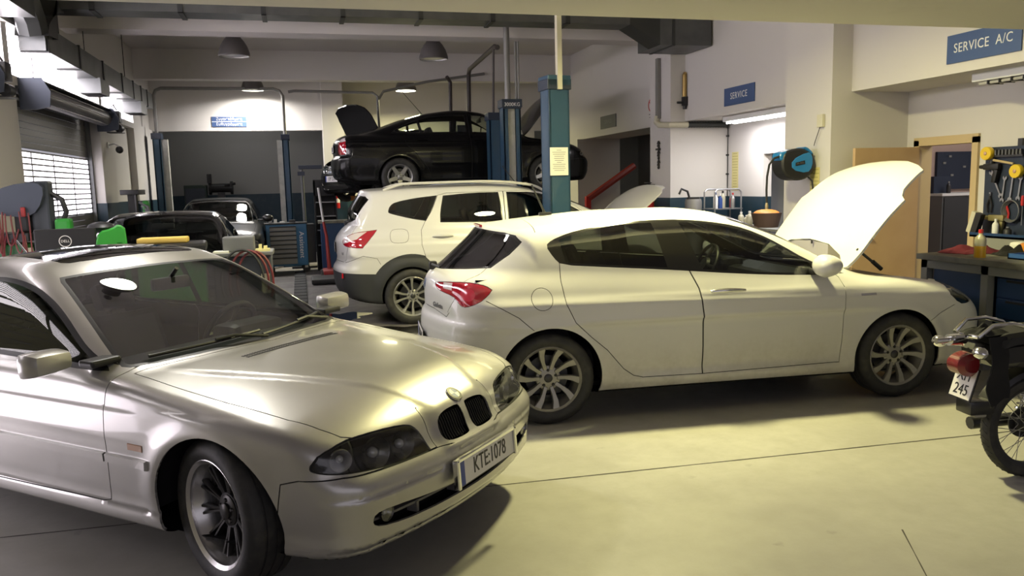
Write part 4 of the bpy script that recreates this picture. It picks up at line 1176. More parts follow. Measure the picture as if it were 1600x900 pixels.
def build_giulietta():
    f = giulietta_field()
    S = Skin(f, (-3.6, 0, .12), (1.05, 1.0, 1.5), .021)
    win = smooth_poly([(-2.605, 1.213), (-2.555, 1.250), (-2.467, 1.281), (-2.372, 1.305), (-2.177, 1.340), (-1.988, 1.357), (-1.702, 1.362), (-1.491, 1.350), (-1.274, 1.320), (-1.108, 1.278), (-.954, 1.207), (-.828, 1.130), (-.717, 1.060), (-.55, .985), (-.40, .935), (-.75, .940), (-1.215, .970), (-1.777, 1.024), (-2.233, 1.060), (-2.511, 1.083), (-2.559, 1.132)], 1, keep=(14,))
    S.cut(win, 'side', 'side_glass', .016, 'trim', nmin=.12, zlim=(.9, 1.42))
    S.cut([(-1.835, 1.40), (-1.752, 1.00), (-1.490, .97), (-1.640, 1.40)], 'side', 'trim', only=['side_glass'], nmin=.1, zlim=(.9, 1.42))
    S.cut([(-2.70, 1.30), (-2.515, 1.29), (-2.470, 1.05), (-2.70, 1.05)], 'side', 'trim', only=['side_glass'], nmin=.1, zlim=(.9, 1.42))
    S.cut([(-.70, 1.10), (-.66, .90), (-.3, .90), (-.3, 1.1)], 'side', 'trim', only=['side_glass'], nmin=.1, zlim=(.9, 1.42))
    ws = [(-.17, -.1), (-.17, 0), (-.19, .25), (-.26, .48), (-.36, .655), (-.42, .675), (-.70, .655), (-1.05, .600), (-1.20, .57), (-1.24, .50), (-1.20, .25), (-1.185, 0), (-1.185, -.1)]
    S.cut(ws, 'top', 'windscreen', .02, 'trim', nmin=.2, zlim=(.85, 1.42), xlim=(-1.4, 0))
    hatch = [(-.1, .765), (0, .765), (.335, .770), (.46, .754), (.557, .737), (.594, .774), (.66, .87), (.66, .93), (.63, .985), (.61, 1.01), (.59, 1.06), (.632, 1.15), (.645, 1.24), (.60, 1.31), (.39, 1.352), (0, 1.357), (-.1, 1.357)]
    S.cut(hatch, 'rear', 'tailgate', only=['body'], nmin=.02, xlim=(-3.6, -2.66))
    S.line([(-1.700, 1.075), (-1.713, 1.06), (-1.730, 1.030), (-1.754, 1.011), (-1.785, .985)], .005, 'corner_rear', 'seam', only=['body', 'tailgate'], nmin=.1, xlim=(-3.6, -2.8))
    S.line([(-1.816, .979), (-1.813, .93), (-1.834, .87), (-1.875, .82), (-1.918, .770)], .005, 'corner_rear', 'seam', only=['body', 'tailgate'], nmin=.1, xlim=(-3.6, -2.8))
    S.line([(-.02, .765), (.335, .770), (.46, .754), (.557, .737), (.594, .772)], .006, 'rear', 'seam', only=['body', 'tailgate'], nmin=.1, xlim=(-3.6, -2.8))
    S.line([(-2.655, -.01), (-2.655, .39), (-2.656, .585)], .005, 'top', 'seam', only=['body', 'tailgate'], nmin=.45, xlim=(-2.8, -2.5), zlim=(1.2, 1.5))
    rg = [(-.1, 1.033), (0, 1.033), (.164, 1.035), (.458, 1.053), (.612, 1.069), (.628, 1.158), (.618, 1.242), (.56, 1.285), (.474, 1.302), (.2, 1.318), (0, 1.322), (-.1, 1.322)]
    S.cut(rg, 'rear', 'rear_glass', .012, 'trim', only=['tailgate', 'seam', 'body'], nmin=.05, xlim=(-3.6, -2.62))
    lamp = smooth_poly([(-2.143, .959), (-1.95, .975), (-1.789, .987), (-1.69, .985), (-1.606, .968), (-1.560, .941), (-1.569, .906), (-1.612, .855), (-1.711, .822), (-1.762, .830), (-1.802, .856), (-1.847, .887), (-2.051, .908), (-2.12, .931)], 1, keep=(5,))
    S.cut(lamp, 'corner_rear', 'tail_lamp', .004, 'seam', only=['body', 'tailgate', 'seam'], nmin=.1, xlim=(-3.6, -2.8))
    S.cut(smooth_poly([(-1.76, .95), (-1.68, .945), (-1.645, .90), (-1.68, .86), (-1.755, .875), (-1.785, .915)], 2), 'corner_rear', 'tail_lamp_core', only=['tail_lamp'], nmin=.1, xlim=(-3.6, -2.8))
    S.cut([(-2.02, .965), (-1.90, .970), (-1.88, .925), (-2.0, .928)], 'corner_rear', 'tail_lamp_clear', only=['tail_lamp'], nmin=.1, xlim=(-3.6, -2.8))
    S.line([(-3.05, .873), (-2.95, .82), (-2.84, .755), (-2.74, .665)], .005, 'side', 'seam', only=['body'], nmin=.1)
    rd = [(-2.525, 1.10), (-2.532, .976), (-2.517, .833), (-2.457, .704), (-2.346, .597), (-2.231, .498), (-2.112, .357), (-2.04, .305), (-1.97, .287), (-1.53, .282), (-1.534, .49), (-1.54, .673), (-1.559, .892), (-1.60, 1.0), (-1.63, 1.06)]
    S.cut(rd, 'side', 'rear_door', .005, 'seam', only=['body'], nmin=.05, zlim=(.2, 1.12))
    fd = [(-1.63, 1.06), (-1.60, 1.0), (-1.559, .892), (-1.54, .673), (-1.534, .49), (-1.53, .282), (-.475, .297), (-.463, .47), (-.463, .707), (-.452, .84), (-.47, .918), (-.60, 1.02)]
    S.cut(fd, 'side', 'front_door', .005, 'seam', only=['body'], nmin=.05, zlim=(.2, 1.05))
    S.cut(arc_poly(-2.675, .870, .074, 0, 360, 40)[:-1], 'side', 'fuel_flap', .004, 'seam', only=['body'], nmin=.1)
    bonnet = [(-.115, -.1), (-.115, 0), (-.14, .28), (-.22, .50), (-.33, .640), (-.30, .672), (.0, .682), (.20, .695), (.34, .715), (.375, .66), (.43, .625), (.56, .60), (.66, .575), (.72, .45), (.78, .25), (.80, 0), (.80, -.1)]
    S.cut(bonnet, 'top', 'bonnet', .006, 'void', only=['body'], nmin=.1, zlim=(.65, 1.05), xlim=(-.5, .95))
    hl = smooth_poly([(-.345, .775), (-.25, .835), (-.10, .835), (.02, .80), (.06, .75), (-.05, .70), (-.18, .675), (-.26, .675)], 1)
    S.cut(hl, 'corner_front', 'headlamp', .004, 'seam', only=['body', 'void'], nmin=.1, xlim=(.1, .95))
    S.line([(.23, .565), (.332, .621), (.45, .675)], .005, 'side', 'seam', only=['body'], nmin=.1)
    S.cut(smooth_poly([(-.2, .30), (-.2, .68), (0, .70), (.14, .66), (.20, .50), (.12, .34), (0, .30)], 1), 'front', 'void', .01, 'trim', only=['body'], nmin=.2, xlim=(.6, 1))
    arch_cut(S, -2.622, .322, .355); arch_cut(S, -.012, .317, .350)
    root = thing('car', 'white hatchback with its bonnet raised, right of the silver coupe', 'car', (4.262, 5.69, 0), -.0776)
    W_ = ['dirty_white', 'inside']
    shell('body_shell', S.extract(['body']), W_, root, .012, inlay=[(S.extract(['under']), 'inside'), (S.extract(['seam'], sink=.005), 'seam'), (S.extract(['trim']), 'gloss_black')])
    tg = shell('tailgate', S.extract(['tailgate']), W_, root, .012)
    shell('rear_window', S.extract(['rear_glass']), 'glass_black', root)
    shell('windscreen', S.extract(['windscreen']), 'glass_ws', root)
    shell('bonnet', S.extract(['bonnet']), ['white_paint', 'black'], root, .02, hinge=((-.33, 0, .945), R(57)))
    for sd in (-1, 1):
        shell('rear_door', S.extract(['rear_door'], sides=(sd,)), W_, root, .012)
        fdr = shell('front_door', S.extract(['front_door'], sides=(sd,)), W_, root, .012)
        shell('fuel_flap', S.extract(['fuel_flap'], sides=(sd,)), W_, root) if sd < 0 else shell('quarter_panel', S.extract(['fuel_flap'], sides=(sd,)), W_, root)
        shell('side_window', S.extract(['side_glass'], sides=(sd,)), 'glass_dark', root)
        tl = shell('tail_lamp', S.extract(['tail_lamp'], sides=(sd,)), 'red_lens', root)
        shell('brake_light', S.extract(['tail_lamp_core'], sides=(sd,)), 'red_bright', tl)
        shell('reversing_light', S.extract(['tail_lamp_clear'], sides=(sd,)), 'clear_lens', tl)
        hl_ = shell('headlamp', S.extract(['headlamp'], sides=(sd,)), 'lens', root)
        shell('lamp_housing', S.extract(['headlamp'], sides=(sd,), sink=.05), 'lamp_housing', hl_) if 'lamp_housing' in M else None
        # chrome door handle in its recess, wing badge
        h = MB(); pts = [S.at(x, .857, 'side', .022 + .012 * math.sin(PI * t))[0] for t, x in ((t, -1.489 + .256 * t) for t in np.linspace(0, 1, 12))]
        pts = [Vector((p.x, p.y * sd, p.z)) for p in pts]
        h.tube(pts, [.010 + .007 * math.sin(PI * (i / 11) ** .7) for i in range(12)], 10); h.build('door_handle', 'chrome', fdr)
        ribbon(S, [(x, .79) for x in np.linspace(-.335, -.215, 6)], 'side', .020, .003, 'wing_badge', 'chrome', root, sd)
        mm = MB(); bm = bmesh.new(); bmesh.ops.create_uvsphere(bm, u_segments=20, v_segments=12, radius=1)
        for v in bm.verts:
            if v.co.x < 0: v.co.x *= .55
        bmesh.ops.scale(bm, vec=(.125, .115, .080), verts=bm.verts)
        mm.bm(bm, 0, Matrix.Translation((-.66, .935 * sd, 1.015)), True)
        mo = mm.build('door_mirror', 'white_paint', root)
        st = MB(); st.box((-.70, .78 * sd - .07, .945), (-.58, .78 * sd + .10, .985), bev=.015); st.build('mirror_stalk', 'black', mo)
    # badge, lettering, plate, wiper, aerial, strut, engine bay
    e = MB(); p, n = S.at(0, .915, 'rear', .002); q = frame_mtx(p, (0, -1, 0), Vector((0, 0, 1)) - n * n.z)
    e.lathe([(0, .006), (.034, .005), (.040, .003), (.040, 0)], 28, 0, q, cap=False); e.lathe([(.026, .0062), (.027, .0075), (.038, .0055), (.039, 0)], 28, 1, q, cap=False); e.build('tailgate_badge', ['badge_blue', 'chrome'], tg)
    p, n = S.at(-.42, .80, 'rear', .002); text_mesh('Giulietta', .052, frame_mtx(p, Vector((0, -1, 0)) + n * n.y, (0, 0, 1)), 'steel', 'tailgate_lettering', tg, .002)
    p, n = S.at(0, .53, 'rear', .006); plate(root, frame_mtx(p, (0, -1, 0), (0, 0, 1)), 'KHK 4512', w=.50, h=.11, sx=.74)
    w_ = MB(); p, n = S.at(0, 1.03, 'rear', .02); w_.box((-.03, -.05, -.03), (.03, .05, .03), mtx=Matrix.Translation(p), bev=.015)
    w_.tube([p + Vector((-.01, 0, .01)), p + Vector((-.012, -.15, .02)), p + Vector((.02, -.36, .02))], .008, 6); w_.build('rear_wiper', 'black', tg)
    b = MB(); p, n = S.at(0, 1.338, 'rear', .0); b.box((-.012, -.16, -.010), (.01, .16, .008), mtx=Matrix.Translation(p + Vector((-.004, 0, 0))), bev=.004); b.build('third_brake_light', 'red_lens', tg)
    a = MB(); p, n = S.at(-2.45, 0, 'top', -.005); a.box((-.05, -.022, 0), (.05, .022, .03), mtx=Matrix.Translation(p), bev=.012); a.tube([p + Vector((.0, 0, .02)), p + Vector((-.10, 0, .24))], [.009, .005], 6); a.build('aerial', 'black', root)
    s_ = MB(); s_.tube([(.02, -.60, .93), (-.16, -.62, 1.06), (-.20, -.62, 1.09)], .011, 8); s_.tube([(.02, -.60, .93), (-.06, -.61, .99)], .017, 8); s_.build('bonnet_strut', 'black', root)
    b = MB(); b.box((-.30, -.66, .55), (.62, .66, .70)); b.box((-.05, -.35, .70), (.45, .30, .82), 1, bev=.05); b.box((-.15, .30, .70), (.2, .55, .80), 1, bev=.03); b.box((-.34, -.66, .55), (-.28, .66, .90)); b.build('engine_bay', ['inside', 'black'], root)
    wheels(root, (0, -2.634), .872, .317, .225, .222, 'rim_grey', dict(f=style_twin10, lip='rim_grey', cap='dark_steel', cap_r=.030, cap_y=.06), 0.0, .375, lip=.006)
    cabin(root, -3.0, -.45, .72, .22, -.55, .93, -1.68, shelf=(-3.1, -2.75, 1.0), mirror=(-1.05, 0, 1.25), rear_seats=-2.22, z_seat=.30)
    return root
build_giulietta()
# ------------------------------------------------------------------ white crossover parked behind the hatchback
def qashqai_field():
    P = dict(xf_max=.88, xr_max=-3.72, belt=1.10, xmid=-1.9, tum=.24, tum2=.2, roofcrown=lambda x: .09 - .04 * sstep(-1.5, -.9, x), wsf=.22, wsr=.26, cf=.30, pf=2.2, cr=.24, pr=2.2,
             k=(.10, .15, .16, .05, .10, .06), crown_p=2.4, flare=.022, flare_w=.07,
             top=[(-3.75, 1.08), (-3.6, 1.12), (-3.0, 1.16), (-1.5, 1.14), (-.5, 1.10), (0, 1.075), (.35, 1.02), (.6, .93), (.78, .80), (.9, .65)],
             crown=[(-3.7, .03), (-1, .04), (-.3, .05), (.3, .08), (.9, .03)],
             w=[(-3.75, .80), (-3.4, .86), (-2.9, .885), (-1.5, .885), (0, .885), (.4, .865), (.9, .75)],
             sec=[(0, .13), (.22, .075), (.30, .045), (.38, .035), (.6, .008), (.8, 0), (.92, .012), (1.04, .035), (1.16, .09)],
             xf=[(0, .70), (.2, .80), (.4, .87), (.6, .87), (.75, .83), (.9, .72), (1.05, .4)],
             xr=[(0, -3.3), (.25, -3.5), (.36, -3.63), (.5, -3.68), (.66, -3.69), (.73, -3.65), (.80, -3.635), (1.0, -3.64), (1.1, -3.60), (1.2, -3.5)],
             bot=[(-3.7, .36), (-3.2, .26), (-2.3, .22), (-.3, .22), (.4, .24), (.9, .28)],
             roof=[(-4.2, .45), (-3.75, 1.0), (-3.62, 1.16), (-3.36, 1.54), (-3.30, 1.615), (-3.15, 1.628), (-2.7, 1.648), (-1.9, 1.655), (-1.5, 1.64), (-1.15, 1.585), (-.64, 1.425), (-.35, 1.30), (.05, 1.105), (.5, .88)], sm_roof=.06,
             gw=[(-3.8, .70), (-3.3, .775), (-2.7, .81), (-1.9, .815), (-.6, .80), (.3, .77)],
             arch=[(0, .345, .385), (-2.765, .345, .385)])
    def extra(x, y, z):
        return -.010 * sstep(.955, .99, z) - .012 * bump(z - .45, .06) * sstep(-2.1, -1.9, x) * sstep(-.45, -.65, x)
    P['extra'] = extra
    return car_field(P)
M['lamp_housing'] = mat('dark_lamp_housing', (.035, .035, .033), .35)
M['cladding'] = mat('grey_black_cladding', (.028, .030, .034), .6)
M['amber_white'] = mat('pale_roof_rail', (.62, .61, .57), .3, coat=.5)
def build_qashqai():
    f = qashqai_field()
    S = Skin(f, (-3.85, 0, .15), (1.0, 1.0, 1.75), .026)
    kw = dict(nmin=.12, zlim=(1.0, 1.62))
    w1 = smooth_poly([(-3.016, 1.345), (-2.985, 1.420), (-2.922, 1.460), (-2.686, 1.502), (-2.415, 1.527), (-2.500, 1.34), (-2.569, 1.228), (-2.704, 1.250), (-2.838, 1.283), (-2.988, 1.325)], 1, keep=(4, 6))
    w2 = smooth_poly([(-2.345, 1.523), (-1.987, 1.547), (-1.662, 1.548), (-1.638, 1.382), (-1.634, 1.180), (-2.400, 1.205), (-2.395, 1.327)], 1, keep=(0, 2, 4, 5))
    w3 = smooth_poly([(-1.560, 1.547), (-1.2, 1.537), (-.98, 1.47), (-.72, 1.335), (-.50, 1.20), (-.40, 1.135), (-1.10, 1.150), (-1.564, 1.172)], 1, keep=(0, 5, 7))
    for w in (w1, w2, w3): S.cut(w, 'side', 'side_glass', .012, 'trim', **kw)
    ws = [(.02, -.1), (.02, 0), (-.02, .35), (-.12, .60), (-.22, .69), (-.55, .66), (-.95, .61), (-1.18, .58), (-1.22, .5), (-1.19, .2), (-1.18, 0), (-1.18, -.1)]
    S.cut(ws, 'top', 'windscreen', .02, 'trim', nmin=.2, zlim=(1.0, 1.62), xlim=(-1.4, .2))
    hatch = [(-.1, .76), (0, .76), (.60, .775), (.70, .80), (.79, .94), (.72, 1.145), (.672, 1.31), (.655, 1.50), (.62, 1.57), (.45, 1.615), (0, 1.63), (-.1, 1.63)]
    S.cut(hatch, 'rear', 'tailgate', only=['body'], nmin=.02, xlim=(-3.9, -3.0))
    S.line([(-1.885, 1.34), (-1.891, 1.307), (-1.911, 1.147), (-1.929, .942), (-1.99, .80), (-2.05, .765)], .006, 'corner_rear', 'seam', only=['body', 'tailgate'], nmin=.1, xlim=(-3.9, -3.0))
    S.line([(-.02, .76), (.50, .765), (.62, .765)], .006, 'rear', 'seam', only=['body', 'tailgate'], nmin=.1, xlim=(-3.9, -3.2))
    rg = [(-.1, 1.20), (0, 1.20), (.21, 1.212), (.50, 1.24), (.63, 1.265), (.650, 1.32), (.630, 1.50), (.56, 1.535), (0, 1.56), (-.1, 1.56)]
    S.cut(rg, 'rear', 'rear_glass', .012, 'trim', only=['tailgate', 'seam', 'body'], nmin=.02, xlim=(-3.9, -3.0))
    lamp = smooth_poly([(-2.075, 1.02), (-2.06, 1.04), (-2.0, 1.073), (-1.869, 1.120), (-1.675, 1.145), (-1.690, 1.06), (-1.752, .934), (-1.843, .940), (-2.02, .960), (-2.06, .985)], 1, keep=(4, 6))
    S.cut(lamp, 'corner_rear', 'tail_lamp', .004, 'seam', only=['body', 'tailgate', 'seam'], nmin=.1, xlim=(-3.9, -2.9))
    S.cut([(-2.05, 1.035), (-1.99, 1.068), (-1.87, 1.11), (-1.76, 1.125), (-1.83, 1.04), (-1.95, 1.00), (-2.05, .985)], 'corner_rear', 'tail_lamp_clear', only=['tail_lamp'], nmin=.1, xlim=(-3.9, -2.9))
    S.cut(smooth_poly([(-3.006, 1.09), (-2.985, 1.135), (-2.93, 1.145), (-2.84, 1.145), (-2.79, 1.12), (-2.785, 1.04), (-2.81, .985), (-2.90, .978), (-2.98, .985), (-3.006, 1.02)], 1), 'side', 'fuel_flap', .004, 'seam', only=['body'], nmin=.1)
    S.line([(-3.54, .76), (-3.33, .845), (-3.17, .81), (-3.13, .74)], .005, 'side', 'seam', only=['body'], nmin=.02)
    S.cut([(-2.41, 1.53), (-2.50, 1.34), (-2.585, 1.22), (-2.636, 1.123), (-2.640, .952), (-2.60, .80), (-2.35, .55), (-2.22, .42), (-1.60, .42), (-1.585, 1.0), (-1.60, 1.18), (-1.60, 1.56), (-2.30, 1.555)], 'side', 'rear_door', .005, 'seam', only=['body'], nmin=.05, zlim=(.3, 1.58))
    S.cut([(-1.60, 1.56), (-1.60, 1.18), (-1.585, 1.0), (-1.60, .42), (-.48, .42), (-.46, .75), (-.44, 1.0), (-.42, 1.13), (-.70, 1.36), (-1.0, 1.52), (-1.2, 1.56)], 'side', 'front_door', .005, 'seam', only=['body'], nmin=.05, zlim=(.3, 1.58))
    S.cut([(-3.9, .60), (-3.9, .645), (-3.5, .642), (-3.19, .625), (-3.1, .55), (-2.4, .42), (.5, .42), (.95, .60), (.95, .1), (-3.9, .1)], 'side', 'cladding', only=['body', 'seam', 'rear_door', 'front_door'], nmin=-2)
    for ax in (-2.775, 0.0): arch_cut(S, ax, .345, .355, .15)
    bon = [(.055, -.1), (.055, 0), (.02, .35), (-.08, .60), (-.16, .70), (.1, .73), (.45, .72), (.60, .65), (.72, .45), (.77, .2), (.78, 0), (.78, -.1)]
    S.cut(bon, 'top', 'bonnet', .006, 'void', only=['body'], nmin=.1, zlim=(.7, 1.2), xlim=(-.3, .9))
    S.cut(smooth_poly([(.45, .80), (.46, .90), (.60, .93), (.75, .92), (.80, .86), (.70, .79)], 1), 'front', 'headlamp', .004, 'seam', only=['body', 'void'], nmin=.05, xlim=(.2, .95))
    root = thing('car', 'white crossover with roof rails and raised bonnet behind the hatchback', 'car', (4.05, 10.126, 0), -.05)
    W_ = ['white_paint', 'inside']
    shell('body_shell', S.extract(['body']), W_, root, .012, inlay=[(S.extract(['under']), 'inside'), (S.extract(['seam'], sink=.005), 'seam'), (S.extract(['trim']), 'gloss_black')])
    shell('cladding', S.extract(['cladding'], sink=-.004), 'cladding', root, .02)
    tg = shell('tailgate', S.extract(['tailgate']), W_, root, .012)
    shell('rear_window', S.extract(['rear_glass']), 'glass_black', root)
    shell('windscreen', S.extract(['windscreen']), 'glass_ws', root)
    shell('bonnet', S.extract(['bonnet']), W_, root, .02, hinge=((-.06, 0, 1.075), R(55)))
    for sd in (-1, 1):
        rdr = shell('rear_door', S.extract(['rear_door'], sides=(sd,)), W_, root, .012)
        fdr = shell('front_door', S.extract(['front_door'], sides=(sd,)), W_, root, .012)
        shell('fuel_flap' if sd < 0 else 'quarter_panel', S.extract(['fuel_flap'], sides=(sd,)), W_, root)
        shell('side_window', S.extract(['side_glass'], sides=(sd,)), 'glass_dark', root)
        tl = shell('tail_lamp', S.extract(['tail_lamp'], sides=(sd,)), 'red_lens', root)
        shell('reversing_light', S.extract(['tail_lamp_clear'], sides=(sd,)), 'clear_lens', tl)
        hl_ = shell('headlamp', S.extract(['headlamp'], sides=(sd,)), 'lens', root)
        shell('lamp_housing', S.extract(['headlamp'], sides=(sd,), sink=.05), 'lamp_housing', hl_)
        for xa, dr in ((-2.506, rdr), (-1.45, fdr)):
            h = MB(); pts = [S.at(xa + .246 * t, 1.043, 'side', .010 + .022 * math.sin(PI * t))[0] for t in np.linspace(0, 1, 12)]
            h.tube([Vector((p.x, p.y * sd, p.z)) for p in pts], [.009 + .008 * math.sin(PI * (i / 11)) for i in range(12)], 10); h.build('door_handle', 'white_paint', dr)
        rl = MB(); xs = np.linspace(-3.05, -.98, 28)
        pts = [Vector(S.at(x, .575 - .02 * abs((x + 2) / 1.0) ** 2, 'top', .0)[0]) + Vector((0, 0, .062 * min(1, 5 * (1 - abs((x + 2.015) / 1.04))))) for x in xs]
        rl.tube([Vector((p.x, p.y * sd, p.z)) for p in pts], .016, 8); rl.build('roof_rail', 'amber_white', root)
        mm = MB(); mm.sphere((-.42, .99 * sd, 1.17), (.10, .13, .095), 18); mo = mm.build('door_mirror', 'white_paint', root)
        st = MB(); st.box((-.46, .84 * sd - .06, 1.09), (-.36, .84 * sd + .10, 1.13), bev=.015); st.build('mirror_stalk', 'black', mo)
        rf = MB(); p, n = S.at(.70 * sd, .61, 'rear', .0); rf.box((-.012, -.05, -.03), (.01, .05, .03), mtx=Matrix.Translation(p), bev=.006); rf.build('rear_reflector', 'red_lens', root)
    p, n = S.at(0, .92, 'rear', .004); plate(root, frame_mtx(p, (0, -1, 0), (0, 0, 1)), 'IBN 3340', w=.50, h=.11, sx=.74)
    w_ = MB(); p, n = S.at(0, 1.20, 'rear', .015); w_.box((-.03, -.045, -.03), (.03, .045, .03), mtx=Matrix.Translation(p), bev=.015); w_.tube([p, p + Vector((0, -.20, .02)), p + Vector((.02, -.40, .03))], .008, 6); w_.build('rear_wiper', 'black', tg)
    p, n = S.at(-.62, .865, 'rear', .002); text_mesh('4x4', .05, frame_mtx(p, Vector((0, -1, 0)) + n * n.y, (0, 0, 1)), 'steel', 'tailgate_lettering', tg, .002)
    b = MB(); b.box((-.1, -.66, .70), (.62, .66, .80)); b.box((.0, -.35, .80), (.5, .30, .92), 1, bev=.05); b.build('engine_bay', ['inside', 'black'], root)
    a = MB(); p, n = S.at(-1.25, 0, 'top', -.005); a.tube([p, p + Vector((-.22, 0, .28))], .005, 6); a.build('aerial', 'black', root)
    wheels(root, (0, -2.765), .880, .338, .225, .232, 'rim_silver', dict(f=style_split10, lip='rim_silver', cap='dark_steel', cap_r=.030, cap_y=.058), 0.0, .385, lip=.006)
    cabin(root, -3.2, -.45, .72, .32, -.42, 1.08, -1.45, shelf=(-3.4, -3.0, 1.1), mirror=(-.9, 0, 1.40), rear_seats=-2.35, z_seat=.50)
    return root
build_qashqai()
# ------------------------------------------------------------------ the darker vehicles further back share one builder
M['black_paint'] = mat('black_paint', (.004, .004, .0045), .22, 0, coat=.25, spec=.2)
M['navy_paint'] = mat('dark_blue_paint', (.012, .013, .02), .25, .2, coat=.9)
M['grey_paint'] = mat('dark_grey_paint', (.02, .021, .022), .28, .2, coat=.8)
M['glass_clear'] = glass_mat('side_glass', (.72, .75, .72), .06)
def saloon_field(a=None):
    P = dict(xf_max=.93, xr_max=-3.60, belt=.97, xmid=-1.55, tum=.34, tum2=.2, roofcrown=.08, wsf=.22, wsr=.20, cf=.24, pf=2.2, cr=.20, pr=2.2,
             k=(.08, .14, .14, .05, .10, .05), crown_p=2.4, flare=.014, flare_w=.05,
             top=[(-3.65, .92), (-3.5, 1.0), (-3.2, 1.03), (-2.6, 1.01), (-.5, .975), (-.2, .965), (.1, .945), (.5, .875), (.75, .775), (.86, .68), (.95, .58)],
             crown=[(-3.6, .04), (-1, .04), (-.2, .05), (.4, .08), (.9, .03)],
             w=[(-3.65, .76), (-3.3, .83), (-2.6, .862), (-.3, .862), (.3, .85), (.65, .80), (.95, .70)],
             sec=[(0, .10), (.18, .05), (.25, .025), (.34, .022), (.5, .006), (.62, 0), (.75, .008), (.88, .03), (.97, .07), (1.05, .11)],
             xf=[(0, .74), (.2, .84), (.35, .91), (.5, .92), (.56, .90), (.60, .87), (.72, .81), (.82, .70), (1.0, .4)],
             xr=[(0, -3.2), (.22, -3.42), (.32, -3.54), (.5, -3.58), (.62, -3.57), (.68, -3.53), (.9, -3.52), (1.02, -3.48), (1.1, -3.4)],
             bot=[(-3.6, .30), (-3.0, .20), (.3, .18), (.9, .20)],
             roof=[(-4.2, .55), (-3.55, .90), (-3.2, 1.03), (-2.85, 1.13), (-2.4, 1.285), (-1.95, 1.39), (-1.45, 1.43), (-1.05, 1.395), (-.6, 1.185), (-.2, .985), (.3, .74)],
             gw=[(-3.7, .60), (-3.1, .68), (-2.4, .755), (-1.0, .765), (-.2, .75), (.4, .72)],
             arch=[(0, .312, .345), (-2.512, .312, .345)])
    P['extra'] = lambda x, y, z: -.006 * sstep(.80, .82, z) + .008 * bump(z - .52, .018) * sstep(-2.0, -1.9, x) * sstep(-.5, -.6, x)
    return car_field(P)
SALOON = {}
